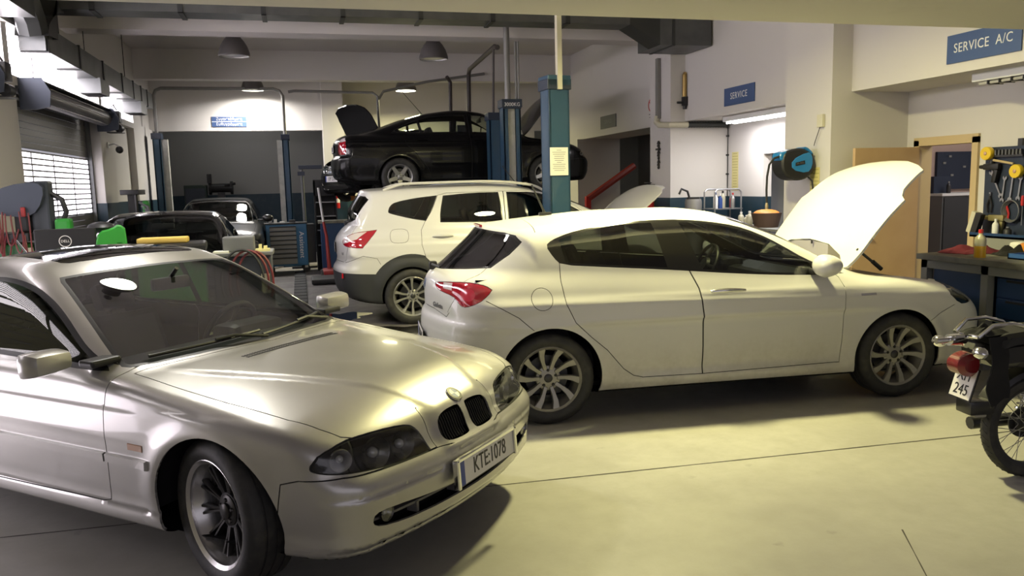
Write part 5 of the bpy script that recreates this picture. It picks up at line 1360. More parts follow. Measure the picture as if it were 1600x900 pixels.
def saloon(label, paint, loc, rz, h=.034, bonnet_up=0.0, plate_f='KHX 2214', plate_r='KHX 2214', two_door=False, lamp_chrome=True, emblem=True, scale=(1, 1, 1), aerial=True, tint='glass_clear', front_only=False, grille_bars=True):
    if h not in SALOON:
        f = saloon_field(); S = Skin(f, (-3.75, 0, .12), (1.05, .98, 1.5), h); SALOON[h] = S
        kw = dict(nmin=.12, zlim=(.9, 1.42))
        S.cut(smooth_poly([(-2.62, 1.035), (-2.52, 1.115), (-2.30, 1.215), (-2.05, 1.295), (-1.80, 1.322), (-1.36, 1.330), (-1.36, 1.03), (-2.2, 1.025)], 1, keep=(5, 6)), 'side', 'side_glass', .012, 'trim', **kw)
        S.cut(smooth_poly([(-1.27, 1.330), (-1.05, 1.31), (-.82, 1.225), (-.58, 1.105), (-.40, 1.005), (-.9, 1.01), (-1.27, 1.025)], 1, keep=(0, 4, 6)), 'side', 'side_glass', .012, 'trim', **kw)
        S.line([(-2.12, 1.0), (-2.18, 1.28)], .045, 'side', 'trim', only=['side_glass'], **kw)
        S.line([(-.78, 1.0), (-.80, 1.25)], .02, 'side', 'trim', only=['side_glass'], **kw)
        S.cut([(-.20, -.1), (-.20, 0), (-.24, .35), (-.33, .60), (-.40, .68), (-.75, .62), (-1.05, .565), (-1.10, .5), (-1.07, .2), (-1.06, 0), (-1.06, -.1)], 'top', 'windscreen', .02, 'trim', nmin=.2, zlim=(.93, 1.42), xlim=(-1.3, 0))
        S.cut([(-2.15, -.1), (-2.15, 0), (-2.18, .3), (-2.28, .50), (-2.36, .53), (-2.75, .58), (-2.88, .54), (-2.93, .3), (-2.95, 0), (-2.95, -.1)], 'top', 'rear_glass', .015, 'trim', nmin=.2, zlim=(1.0, 1.42), xlim=(-3.2, -2.0))
        S.cut([(-1.33, 1.36), (-1.31, 1.0), (-1.30, .6), (-1.31, .27), (-.46, .27), (-.45, .6), (-.45, .9), (-.47, 1.0), (-.75, 1.22), (-1.02, 1.34)], 'side', 'front_door', .006, 'seam', only=['body'], nmin=.05, zlim=(.2, 1.37))
        S.cut([(-2.32, 1.23), (-2.42, 1.05), (-2.40, .85), (-2.25, .70), (-2.05, .45), (-1.98, .27), (-1.31, .27), (-1.30, .6), (-1.31, 1.0), (-1.33, 1.36), (-1.8, 1.355)], 'side', 'rear_door', .006, 'seam', only=['body'], nmin=.05, zlim=(.2, 1.37))
        S.cut([(-.17, -.1), (-.17, 0), (-.21, .35), (-.31, .60), (-.38, .70), (0, .725), (.45, .71), (.66, .64), (.76, .40), (.79, 0), (.79, -.1)], 'top', 'bonnet', .006, 'seam', only=['body'], nmin=.1, zlim=(.6, 1.05), xlim=(-.5, .92))
        S.cut(smooth_poly([(.33, .585), (.32, .685), (.42, .715), (.60, .725), (.74, .71), (.80, .65), (.78, .60), (.60, .575)], 1), 'front', 'headlamp', .004, 'seam', only=['body', 'bonnet', 'seam'], nmin=.05, xlim=(.2, .95))
        S.cut(smooth_poly([(-.1, .60), (-.1, .70), (.20, .70), (.28, .685), (.285, .62), (.24, .595)], 1, keep=(0, 1)), 'front', 'grille', .01, 'chrome_trim', only=['body', 'bonnet', 'seam'], nmin=.1, xlim=(.5, .95))
        S.cut(smooth_poly([(-.1, .26), (-.1, .345), (.40, .35), (.55, .33), (.55, .27), (.40, .26)], 1, keep=(0, 1)), 'front', 'grille', only=['body'], nmin=.1, xlim=(.5, .95))
        S.line([(.40, .54), (.60, .565), (.96, .555)], .006, 'side', 'seam', only=['body'], nmin=-2, xlim=(.3, 1))
        S.line([(-2.92, .60), (-3.2, .66), (-3.7, .655)], .006, 'side', 'seam', only=['body'], nmin=-2, xlim=(-3.8, -2.8))
        S.cut(smooth_poly([(.58, .70), (.575, .80), (.60, .93), (.66, .965), (.84, .955), (.86, .85), (.85, .70), (.70, .675)], 1), 'rear', 'tail_lamp', .004, 'seam', only=['body'], nmin=.04, xlim=(-3.8, -3.36))
        S.cut([(.5, .90), (.5, .99), (.9, .99), (.9, .93), (.7, .89)], 'rear', 'tail_lamp_clear', only=['tail_lamp'], nmin=.04, xlim=(-3.8, -3.1))
        for ax in (0, -2.512): arch_cut(S, ax, .312, .345)
    S = SALOON[h]
    root = thing('car', label, 'car', loc, rz); root.scale = scale
    pm = [paint, 'inside']; E_ = S.extract
    shell('body_shell', E_(['body']), pm, root, .012, inlay=[(E_(['under']), 'inside'), (E_(['seam'], sink=.005), 'seam'), (E_(['trim']), 'gloss_black')])
    shell('windscreen', E_(['windscreen']), 'glass_ws', root); shell('rear_window', E_(['rear_glass']), 'glass_dark', root)
    shell('bonnet', E_(['bonnet']), pm, root, .02, hinge=((-.36, 0, .955), bonnet_up) if bonnet_up else None)
    g = shell('grille', E_(['grille'], sink=.012), 'grille', root); shell('grille_surround', E_(['chrome_trim']), 'chrome', g)
    if grille_bars:
        for z in (.625, .65, .675):
            b = MB(); b.tube([S.at(y, z, 'front', -.003)[0] for y in np.linspace(-.25, .25, 11)], .005, 6); b.build('grille_bar', 'chrome', g)
    if emblem:
        b = MB(); p, n = S.at(0, .65, 'front', .006); q = n.to_track_quat('Z', 'Y').to_matrix().to_4x4(); q.translation = p
        b.lathe([(.034, 0), (.034, .006), (.045, .006), (.045, 0)], 24, 0, q, cap=False, closed=True); b.box((-.05, -.006, 0), (.05, .006, .006), 0, q @ Matrix.Rotation(R(25), 4, 'Z')); b.build('grille_badge', 'chrome', g)
    for sd in (-1, 1):
        shell('front_door', E_(['front_door'], sides=(sd,)), pm, root, .012); shell('rear_door', E_(['rear_door'], sides=(sd,)), pm, root, .012)
        shell('side_window', E_(['side_glass'], sides=(sd,)), tint, root)
        hl_ = shell('headlamp', E_(['headlamp'], sides=(sd,)), 'lens', root)
        shell('lamp_housing', E_(['headlamp'], sides=(sd,), sink=.06), 'chrome' if lamp_chrome else 'lamp_housing', hl_)
        h_ = MB()
        for y in (.45, .62):
            p, n = S.at(y * sd, .645, 'front', -.025); lamp_bowl(h_, p, (1, .2 * sd, 0), .05, .045)
        h_.build('lamp_reflector', ['chrome', 'bulb'], hl_)
        tl = shell('tail_lamp', E_(['tail_lamp'], sides=(sd,)), 'red_lens', root); shell('reversing_light', E_(['tail_lamp_clear'], sides=(sd,)), 'clear_lens', tl)
        mm = MB(); mm.sphere((-.62, .93 * sd, 1.03), (.07, .11, .07), 16); mo = mm.build('door_mirror', paint, root)
        st = MB(); st.box((-.65, .78 * sd - .05, .985), (-.58, .78 * sd + .10, 1.015), bev=.01); st.build('mirror_stalk', 'black', mo)
        fg = MB(); p, n = S.at(.50 * sd, .385, 'front', 0); lamp_bowl(fg, p, (1, .2 * sd, 0), .04, .03); fg.build('fog_lamp', ['reflector', 'bulb'], root)
        for xa in (-1.24, -2.2):
            hd = MB(); pts = [S.at(xa + .16 * t, .90, 'side', .006 + .022 * math.sin(PI * t))[0] for t in np.linspace(0, 1, 8)]
            hd.tube([Vector((p.x, p.y * sd, p.z)) for p in pts], .011, 8); hd.build('door_handle', paint, root)
    p, n = S.at(0, .46, 'front', .012); plate(root, frame_mtx(p, (0, 1, 0), (0, 0, 1)), plate_f, sx=.74)
    p, n = S.at(0, .80, 'rear', .006); plate(root, frame_mtx(p, (0, -1, 0), (0, 0, 1)), plate_r, sx=.74)
    if aerial:
        a = MB(); p, n = S.at(-1.98, 0, 'top', -.004); a.tube([p, p + Vector((-.36, 0, .42))], [.007, .004], 6); a.build('aerial', 'black', root)
    if bonnet_up:
        b = MB(); b.box((-.2, -.62, .55), (.62, .62, .68)); b.box((0, -.3, .68), (.45, .3, .80), 1, bev=.05); b.build('engine_bay', ['inside', 'black'], root)
    wheels(root, (0, -2.512), .845, .312, .205, .200, 'rim_silver', dict(f=style_five, cap='rim_silver', cap_r=.035, cap_y=.062, dark='black'), 0.0, .365, lip=.008, detail=0)
    cabin(root, -2.9, -.42, .70, .22, -.50, .94, -1.45, shelf=(-3.0, -2.55, 1.0), mirror=(-.98, 0, 1.27), rear_seats=-1.98, z_seat=.30)
    return root
saloon('black hatch-backed saloon raised on the two-post lift, bonnet open', 'black_paint', (4.13, 14.05, 1.49), 0.0, bonnet_up=R(58), plate_r='KHE 5071')
saloon('dark saloon raised behind the black one, only its nose and raised bonnet showing', 'black_paint', (1.21, 16.12, 1.36), PI + R(24), bonnet_up=R(64), scale=(.70, .95, 1), plate_f='XPP 2576', aerial=False, lamp_chrome=False)
saloon('dark low coupe facing the camera behind the silver car', 'navy_paint', (-1.48, 8.66, 0), -PI / 2 + .02, plate_f='KTA 3305', aerial=False, emblem=False, tint='glass_dark')
saloon('dark grey car parked in the back bay between two lift posts', 'grey_paint', (-1.56, 15.9, 0), -PI / 2, scale=(1, 1, 1.06), plate_f='KBP 7742', aerial=False)
# ------------------------------------------------------------------ two-post lifts
M['lift_blue'] = mat('lift_blue_paint', (.018, .062, .115), .42, .1, coat=.3, noise=(4, (.03, .075, .12), .5, .8))
M['lift_pale'] = mat('pale_screw_cover', (.50, .50, .44), .5, noise=(7, (.36, .36, .32), .45, .75))
M['lift_dark'] = mat('dark_blue_cap', (.012, .022, .045), .5)
M['pipe_grey'] = mat('grey_conduit', (.22, .215, .205), .5, .3)
M['pipe_dark'] = mat('dark_brown_conduit', (.05, .04, .038), .55)
M['pipe_cream'] = mat('cream_conduit', (.58, .55, .42), .5)
def post(parent, x, y, rz, h=2.8, w=.27, d=.24, name='post', strip=True, proud=0.0):
    """C-section column; its open side looks along local +x (towards the car)"""
    p = bpy.data.objects.new(name, None); COL.objects.link(p); p.parent = parent; p.location = (x, y, 0); p.rotation_euler = (0, 0, rz)
    b = MB(); t = .03
    b.box((-d / 2, -w / 2, .02), (-d / 2 + t, w / 2, h), bev=.006); b.box((-d / 2, -w / 2, .02), (d / 2, -w / 2 + t, h), bev=.006); b.box((-d / 2, w / 2 - t, .02), (d / 2, w / 2, h), bev=.006)
    b.box((d / 2 - t, -w / 2, .02), (d / 2, -w / 2 + .075, h), bev=.006); b.box((d / 2 - t, w / 2 - .075, .02), (d / 2, w / 2, h), bev=.006)
    b.box((-d / 2 - .12, -w / 2 - .10, 0), (d / 2 + .12, w / 2 + .10, .025))
    b.build('column', 'lift_blue', p)
    if strip:
        s = MB(); s.box((d / 2 - .055, -.055, .3), (d / 2 - .045 + proud, .055, h - .10)); s.build('screw_cover', 'lift_pale', p)
    c = MB(); c.box((-d / 2 - .02, -w / 2 - .02, h - .10), (d / 2 + .02, w / 2 + .02, h + .02), bev=.008); c.build('cap', 'lift_dark', p)
    return p
def arms(parent, pts, z, mat_='lift_blue'):
    for (x0, y0, x1, y1) in pts:
        b = MB(); a, c = Vector((x0, y0, z)), Vector((x1, y1, z)); d = (c - a); L_ = d.length; q = frame_mtx(a, d, Vector((-d.y, d.x, 0)))
        b.box((0, -.05, -.05), (L_ * .62, .05, .05), 0, q, bev=.008); b.box((L_ * .5, -.04, -.04), (L_, .04, .04), 0, q, bev=.006)
        b.lathe([(0, -.04), (.06, -.04), (.06, .05), (0, .05)], 16, 0, Matrix.Translation(c)); b.build('lift_arm', mat_, parent)
t = thing('car_lift', 'two-post lift with a paper notice on its near blue column, beside the crossover', 'car lift', (0, 0, 0))
near = post(t, 2.93, 9.0, PI / 2 + .12, 2.80, .26, .24, strip=False)
b = MB(); b.box((-.14, -.145, 2.74), (.14, .145, 2.86), bev=.01); b.build('head_bracket', 'lift_blue', near)
b = MB(); b.box((-.030, -.028, 2.70), (.030, .030, 4.38), mtx=Matrix.Translation((-.13, .0, 0))); b.build('riser_tube', 'pipe_cream', near)
b = MB(); q = frame_mtx((2.925, 8.862, 1.885), (1, .12, 0), (0, 0, 1)); b.box((-.115, -.16, 0), (.115, .16, .004), mtx=q)
b.build('notice', 'paper', t)
for k in range(11):
    wd = random.uniform(.05, .09) if k not in (0, 6) else .03
    b = MB() if k == 0 else b
    b.box((-wd, .125 - .023 * k, .004), (wd, .130 - .023 * k, .0048), mtx=q)
b.build('notice_lines', 'grey_metal', t)
far = post(t, 3.105, 11.7, -PI / 2, 2.86, .27, .24)
b = MB(); b.box((.12, -.14, 2.74), (.135, .14, 2.86)); b.build('name_plate', 'lift_dark', far)
text_mesh('3000KG', .075, frame_mtx((3.105, 11.56, 2.80), (1, 0, 0), (0, 0, 1)), 'sign_white', 'plate_lettering', far, .002, sx=.95).matrix_parent_inverse = Matrix.Identity(4)
for o in [k for k in bpy.data.objects if k.parent == far and k.name.startswith('plate_lettering')]: o.data.transform((Matrix.Translation((3.105, 11.7, 0)) @ Matrix.Rotation(-PI / 2, 4, 'Z')).inverted())
b = MB(); b.tube([(-.03, -.02, 2.86), (-.03, -.02, 4.38)], .045, 12); b.tube([(.02, .10, 2.86), (.02, .10, 3.72)], .018, 8); b.tube([(.05, .13, 2.86), (.05, .13, 3.72)], .016, 8); b.build('riser_tube', 'pipe_grey', far)
arms(t, [(2.93, 9.14, 2.0, 9.55), (2.93, 9.14, 3.3, 9.55), (3.1, 11.56, 2.0, 10.9), (3.1, 11.56, 3.4, 10.9)], .09)
t = thing('car_lift', 'two-post lift carrying the black saloon', 'car lift', (0, 0, 0))
post(t, 3.10, 12.72, PI / 2, 2.76, .20, .22, strip=False); post(t, 3.10, 15.30, -PI / 2, 2.76, .20, .22, strip=False)
arms(t, [(3.02, 12.9, 1.62, 13.52), (3.18, 12.9, 3.55, 13.52), (3.02, 15.1, 1.62, 14.6), (3.18, 15.1, 3.55, 14.6)], 1.62)
b = MB(); b.tube([(2.86, 15.2, 2.6), (2.88, 15.2, 3.58), (2.8, 15.1, 3.66)], .035, 10); b.build('riser_tube', 'pipe_dark', t)
b = MB(); b.tube([(3.22, 15.2, 2.6), (3.24, 15.2, 3.72), (3.23, 15.05, 3.80), (3.12, 12.6, 3.80), (3.09, 12.3, 3.74)], .04, 10); b.tube([(3.10, 12.72, 2.76), (3.10, 12.6, 3.78)], .018, 8); b.build('overhead_tube', 'pipe_dark', t)
t = thing('car_lift', 'two-post lift in the back bay, posts either side of the dark grey car', 'car lift', (0, 0, 0))
post(t, -2.74, 17.8, 0, 2.82, .26, .15, proud=.17); post(t, -.22, 17.8, PI, 2.78, .26, .14, proud=.15)
b = MB(); b.tube([(-2.74, 17.8, 2.8), (-2.74, 17.8, 3.60), (-2.70, 17.8, 3.70), (-2.60, 17.8, 3.745), (-.40, 17.8, 3.745), (-.28, 17.8, 3.70), (-.22, 17.8, 3.60), (-.22, 17.8, 2.78)], .035, 10); b.build('overhead_tube', 'pipe_grey', t)
arms(t, [(-2.6, 17.8, -2.2, 17.0), (-.4, 17.8, -.75, 17.0)], .12)
t = thing('car_lift', 'lift under the raised dark saloon behind the black one', 'car lift', (0, 0, 0))
post(t, 2.45, 15.02, PI / 2, 2.5, .20, .18, strip=False); post(t, 2.45, 17.55, -PI / 2, 2.5, .20, .14, strip=False)
arms(t, [(2.4, 15.12, 1.75, 15.75), (2.5, 15.12, 2.9, 16.1), (2.4, 17.65, 1.5, 16.9), (2.5, 17.65, 2.8, 17.2)], 1.48)
for lab, pts in (('thin grey pipe looping from the back lift to a drop beside the raised cars', [(-.10, 16.90, 3.58), (.02, 16.90, 3.60), (1.58, 16.90, 3.57), (1.67, 16.90, 3.50), (1.68, 16.90, 2.5)]),
                 ('thin grey pipe rising along the back wall above the black saloon', [(1.70, 16.92, 3.45), (1.80, 16.92, 3.60), (2.71, 16.92, 3.80), (3.95, 16.92, 3.98)])):
    b = MB(); b.tube(pts, .028, 8); tag(b.build('conduit_pipe', 'pipe_grey'), lab, 'pipe')

# ------------------------------------------------------------------ air ducts
t = thing('air_duct', 'grey sheet-metal duct along the left windows and across under the ceiling', 'air duct', (0, 0, 0))
b = MB(); b.box((XL + .02, 10.25, 3.26), (-2.66, 17.1, 3.55)); b.build('duct_run', 'galv', t)
for y in (10.3, 11.7, 13.0, 14.3, 15.2, 15.9, 16.5):
    b = MB(); b.box((XL + .01, y, 3.245), (-2.645, y + .05, 3.565)); b.build('flange', 'galv_dark', t)
for (y, dz) in ((12.6, .20), (15.6, .20)):
    b = MB(); b.box((XL + .03, y, 3.26 - dz), (-2.62, y + .55, 3.27)); b.build('outlet', 'galv', t)
    b = MB(); b.box((XL + .06, y + .04, 3.255 - dz), (-2.65, y + .51, 3.262 - dz)); b.build('outlet_mouth', 'inside', t)
for y in (11.0, 12.2, 14.8):
    b = MB(); b.tube([(-2.70, y, 3.55), (-2.70, y, ZC)], .006, 6); b.build('hanger_rod', 'dark_steel', t)
b = MB(); pr = [(-.21, 0), (.21, 0)]
V, F = [], []; path = [(10.9, 4.0, 0), (10.75, 3.94, 18), (10.55, 3.80, 42), (10.42, 3.62, 66), (10.36, 3.42, 86)]
for (y, z, a) in path:
    c, s_ = math.cos(R(a)), math.sin(R(a))
    for (x, o) in ((-2.94, .2), (-2.60, .2), (-2.60, -.2), (-2.94, -.2)): V.append((x, y + o * s_, z + o * c))
for i in range(len(path) - 1): F += [(4 * i + j, 4 * i + (j + 1) % 4, 4 * i + 4 + (j + 1) % 4, 4 * i + 4 + j) for j in range(4)]
b.add(V, F, smooth=False); b.build('elbow', 'galv_dark', t)
b = MB(); b.box((-2.93, 6.4, 3.52), (-2.60, 9.75, 3.98)); b.build('duct_run', 'galv', t)
b = MB(); b.tube([(-2.76, 9.75, 3.75), (-2.76, 9.95, 3.72), (-2.76, 10.12, 3.60), (-2.76, 10.2, 3.45)], [.17, .17, .16, .16], 8); b.build('bend', 'galv_dark', t)
b = MB(); b.box((-2.93, 10.72, 3.815), (4.62, 11.12, 4.22)); b.build('duct_run', 'galv', t)
for x in (-2.25, -1.27, -.3, .67, 1.67, 2.64, 3.7):
    b = MB(); b.box((x - .03, 10.70, 3.80), (x + .03, 11.14, 3.814)); b.box((x - .03, 10.70, 3.80), (x + .03, 10.705, ZC)); b.box((x - .03, 11.135, 3.80), (x + .03, 11.14, ZC)); b.build('hanger_strap', 'galv_dark', t)
b = MB(); b.add([(4.62, 10.72, 3.815), (4.62, 11.12, 3.815), (5.08, 11.12, 3.55), (5.08, 10.72, 3.55), (4.62, 10.72, 4.22), (4.62, 11.12, 4.22), (5.08, 11.12, 3.95), (5.08, 10.72, 3.95)], [(0, 1, 2, 3), (4, 7, 6, 5), (0, 3, 7, 4), (1, 5, 6, 2), (0, 4, 5, 1), (3, 2, 6, 7)]); b.build('elbow', 'galv_dark', t)
b = MB(); b.box((5.08, 10.72, 3.55), (5.88, 11.5, 3.95)); b.build('outlet_box', 'galv', t)
b = MB(); b.box((5.27, 10.71, 3.54), (5.31, 11.51, 3.96)); b.build('flange', 'galv_dark', t)
t = thing('drain_pipe', 'grey pipe down the second pillar turning into a corrugated arm', 'pipe', (0, 0, 0))
b = MB(); b.box((5.61, 11.93, 2.62), (5.665, 12.02, 3.56)); b.build('downpipe', 'pipe_grey', t)
b = MB(); b.tube([(5.62, 11.98, 2.66), (5.61, 11.98, 2.56), (5.60, 11.85, 2.51), (5.63, 11.54, 2.49), (5.93, 11.53, 2.49)], .045, 10); b.build('elbow', 'pipe_cream', t)
b = MB(); pts = [(5.93 + .70 * i / 30, 11.53, 2.49) for i in range(31)]; b.tube(pts, [.045 + .006 * (i % 2) for i in range(31)], 10); b.build('corrugated_arm', 'galv_dark', t)
t = thing('regulator', 'brass tube with a black valve on the second pillar', 'valve', (5.885, 11.58, 2.78))
b = MB(); b.tube([(0, -.03, .12), (0, -.03, .40), (.0, -.03, .47), (.02, -.01, .49)], .035, 10); b.build('tube', mat('brass', (.38, .26, .09), .4, .6), t)
b = MB(); b.box((-.04, -.08, 0), (.04, -.0, .14), bev=.01); b.tube([(-.13, -.04, .05), (.0, -.04, .05)], .018, 8); b.lathe([(0, -.05), (.03, -.05), (.03, .0), (0, .0)], 12, mtx=Matrix.Translation((0, -.04, 0))); b.build('valve', 'black', t)
b = MB(); zz = 2.26
for k in range(9): b.lathe([(.012 + .01 * (k % 3), 0), (.022, .025), (.012, .05)], 8, mtx=Matrix.Translation((5.645, 11.98 + .008 * math.sin(k * 2), 1.82 + .05 * k)))
b.box((5.62, 11.94, 2.12), (5.665, 12.04, 2.15)); tag(b.build('valve_rack', 'black'), 'black vertical row of fittings on the white pillar edge above the extinguisher', 'fittings')

# ------------------------------------------------------------------ signs and notices
def sign(o, xd, w, h, lines, size, col, label, spacing=1.05, sx=1.0, tmat='sign_white', tdepth=.002):
    t = thing('wall_sign', label, 'sign', o); q = frame_mtx((0, 0, 0), xd, (0, 0, 1))
    b = MB(); b.box((-w / 2, -h / 2, 0), (w / 2, h / 2, .014), mtx=q, bev=.002); b.build('panel', col, t)
    for txt, dz in lines: text_mesh(txt, size, q @ Matrix.Translation((0, dz, .014)), tmat, 'lettering', t, tdepth, spacing, sx)
    return t
sign((XR - .002, 5.93, 2.77), (0, -1, 0), .80, .255, [('SERVICE  A/C', 0)], .118, 'sign_blue', 'blue sign lettered service a/c at the upper right', 1.08, .86)
sign((XR - .002, 9.99, 2.775), (0, -1, 0), .78, .245, [('SERVICE', 0)], .125, 'sign_blue', 'blue sign lettered service over the middle bay', 1.15, .86)
sign((XR - .002, 14.81, 2.80), (0, -1, 0), .80, .245, [('SERVICE', 0)], .105, 'sign_grey', 'soot-greyed sign over the far dark bay', 1.1, .86, 'grey_metal', .001)
sign((6.30, 19.988, 2.86), (1, 0, 0), .72, .24, [('SERVICE', 0)], .10, 'sign_grey', 'dull grey sign on the back wall, half hidden by the near lift column', 1.1, .86, 'grey_metal', .001)
t = sign((-1.38, 18.598, 3.135), (1, 0, 0), .72, .215, [], .1, 'sign_blue', 'two-row blue sign on the white panel above the back bay')
q = frame_mtx((0, 0, 0), (1, 0, 0), (0, 0, 1))
text_mesh('Ζυγοστάθμιση', .085, q @ Matrix.Translation((0, .055, .014)), 'sign_white', 'lettering', t, .002, 1.05, .9)
text_mesh('Ευθυγράμμιση', .085, q @ Matrix.Translation((0, -.055, .014)), 'sign_white', 'lettering', t, .002, 1.05, .9)
b = MB(); b.box((-.36, -.006, .0142), (.36, .006, .0155), mtx=q); b.build('divider', 'sign_white', t)
t = thing('no_smoking_sticker', 'faded red ring sticker with dashes on the upper right wall', 'sticker', (XR - .003, 12.85, 2.92)); q = frame_mtx((0, 0, 0), (0, -1, 0), (0, 0, 1))
b = MB(); b.lathe([(.085, 0), (.085, .003), (.11, .003), (.11, 0)], 28, 0, q, cap=False, closed=True); b.box((-.008, -.095, 0), (.008, .095, .003), 0, q @ Matrix.Rotation(R(45), 4, 'Z')); b.build('ring', 'red', t)
b = MB(); b.box((-.08, -.16, 0), (.10, -.145, .003), mtx=q); b.box((-.06, -.21, 0), (.08, -.195, .003), mtx=q); b.build('caption_lines', 'black', t)
def wall_paper(o, xd, w, h, n, m, label):
    t = thing('wall_notice', label, 'notice', o); q = frame_mtx((0, 0, 0), xd, (0, 0, 1)); b = MB(); b.box((-w / 2, -h / 2, 0), (w / 2, h / 2, .003), mtx=q); b.build('sheet', m, t)
    b = MB()
    for k in range(n): ww = random.uniform(.55, .9) * w / 2; b.box((-ww, h / 2 - h * (k + .7) / n, .003), (ww, h / 2 - h * (k + .7) / n + h / n * .28, .0038), mtx=q)
    b.build('print', mat('faded_print', (.42, .38, .14), .8), t); return t
wall_paper((XI - .002, 11.36, 1.75), (0, -1, 0), .19, .60, 14, 'paper_yellow', 'tall yellowed paper strip on the wall left of the hose reel')
wall_paper((5.668, 7.93, 1.48), (0, -1, 0), .17, .52, 12, 'paper_yellow', 'yellowed paper strip on the pillar under the hose reel')
for (lab, xf, y0, y1, lit) in (('lit fluorescent fitting under the soffit of the service bay', 6.22, 9.0, 10.8, True), ('unlit white fluorescent tray under the soffit by the inner door', 6.22, 4.6, 6.25, False)):
    t = thing('fluorescent_light', lab, 'lamp', (xf, 0, ZB - .03)); b = MB(); b.box((-.10, y0, -.05), (.10, y1, .03), bev=.01); b.build('tray', 'white', t)
    for x in (-.055, .055): b = MB(); b.tube([(x, y0 + .05, -.068), (x, y1 - .05, -.068)], .014, 8); b.build('tube', 'tube_lit' if lit else 'glow_off', t)
    if not lit:
        b = MB()
        for k in range(12): b.box((-.09, y0 + .1 + .125 * k, -.085), (.09, y0 + .11 + .125 * k, -.05))
        b.build('louvre', 'dark_steel', t)
    else:
        d = bpy.data.lights.new('tube_light', 'AREA'); d.shape = 'RECTANGLE'; d.size = .16; d.size_y = y1 - y0; d.energy = 42; d.color = (1, .97, .98)
        o = bpy.data.objects.new('tube_light', d); COL.objects.link(o); o.parent = t; o.location = (0, (y0 + y1) / 2, -.09)
t = thing('wall_switch', 'small cream switch box with a dangling wire on the first pillar', 'switch', (5.668, 7.82, 2.25)); b = MB(); b.box((-.04, -.05, -.07), (0, .05, .07), bev=.008); b.build('box', 'pipe_cream', t)
b = MB(); b.tube([(-.03, .0, -.07), (-.035, .03, -.14), (-.03, .09, -.24), (-.03, .10, -.27)], .004, 6); b.build('wire', 'black', t)
b = MB(); b.tube([(XI - .012, 11.575, 2.5), (XI - .012, 11.575, 1.36)], .007, 6)
for z in (1.7, 2.0, 2.3): b.box((XI - .03, 11.55, z), (XI - .003, 11.60, z + .025))
tag(b.build('wall_cable', 'black'), 'thin dark cable clipped down the white wall behind the trolley', 'cable')
t = thing('security_camera', 'small black dome camera on the left pillar beside the closed shutter', 'camera', (XL - .0, 14.3, 2.36)); b = MB(); b.tube([(0, 0, .06), (.10, 0, .09), (.16, 0, .05)], .014, 8); b.box((-.005, -.05, .02), (.02, .05, .11)); b.build('bracket', 'white', t)
b = MB(); b.sphere((.17, 0, -.01), .06, 14); b.build('dome', 'black', t)

# ------------------------------------------------------------------ hose reel
M['reel_blue'] = mat('bright_blue_plastic', (.02, .19, .48), .35)
t = thing('hose_reel', 'black and bright blue retractable hose reel hanging on the first pillar', 'hose reel', (5.42, 8.0, 1.78))
q = frame_mtx((0, -.10, 0), (1, 0, 0), (0, 0, 1))
body = smooth_poly([(-.22, .02), (-.20, .13), (-.08, .17), (.06, .18), (.19, .10), (.215, -.04), (.14, -.15), (.0, -.19), (-.12, -.16), (-.20, -.09)], 2)
b = MB(); b.prism(body, .20, q @ Matrix.Translation((0, 0, -.17)), 0, .02); b.build('casing', 'black', t)
b = MB(); b.prism(smooth_poly([(-.10, .045), (.10, .135), (.16, .10), (.165, -.03), (.10, -.105), (-.09, -.065)], 1), .012, q @ Matrix.Translation((0, 0, .03)), 0, .004); b.build('side_panel', 'reel_blue', t)
b = MB(); b.prism(smooth_poly([(-.245, .075), (-.225, .135), (-.135, .145), (-.165, .06), (-.21, .035)], 1), .15, q @ Matrix.Translation((0, 0, -.13)), 0, .01); b.build('corner_guard', 'reel_blue', t)
b = MB(); b.prism(smooth_poly([(.05, .175), (.10, .195), (.19, .125), (.17, .10), (.10, .15)], 1), .16, q @ Matrix.Translation((0, 0, -.14)), 0, .01); b.build('corner_guard', 'reel_blue', t)
b = MB(); b.prism([(-.055, -.022), (.065, .0), (.06, .04), (-.055, .016)], .004, q @ Matrix.Translation((.0, 0, .042))); b.build('name_label', 'black', t)
text_mesh('AIR REEL', .026, q @ Matrix.Translation((.003, .009, .0465)) @ Matrix.Rotation(R(9), 4, 'Z'), 'grey_metal', 'label_lettering', t, .0005)
b = MB(); b.box((.20, -.03, -.10), (.245, .05, .12), bev=.008); b.tube([(.16, .0, .06), (.24, 0, .07)], .018, 8); b.tube([(.16, .0, -.05), (.24, 0, -.07)], .018, 8); b.build('wall_bracket', 'dark_steel', t)
b = MB(); b.tube([(-.23, -.10, .09), (-.30, -.10, .07), (-.36, -.10, 0), (-.385, -.10, -.13), (-.39, -.10, -.28), (-.385, -.10, -.42)], .012, 8); b.tube([(.12, -.10, -.13), (.19, -.10, -.19), (.205, -.10, -.30), (.205, -.10, -.9)], .010, 8); b.build('hose', 'rubber', t)
b = MB(); b.lathe([(0, 0), (.016, 0), (.018, .04), (.012, .07), (0, .07)], 12, 0, Matrix.Translation((-.385, -.10, -.49))); b.build('nozzle', mat('brass_nozzle', (.45, .36, .20), .35, .7), t)

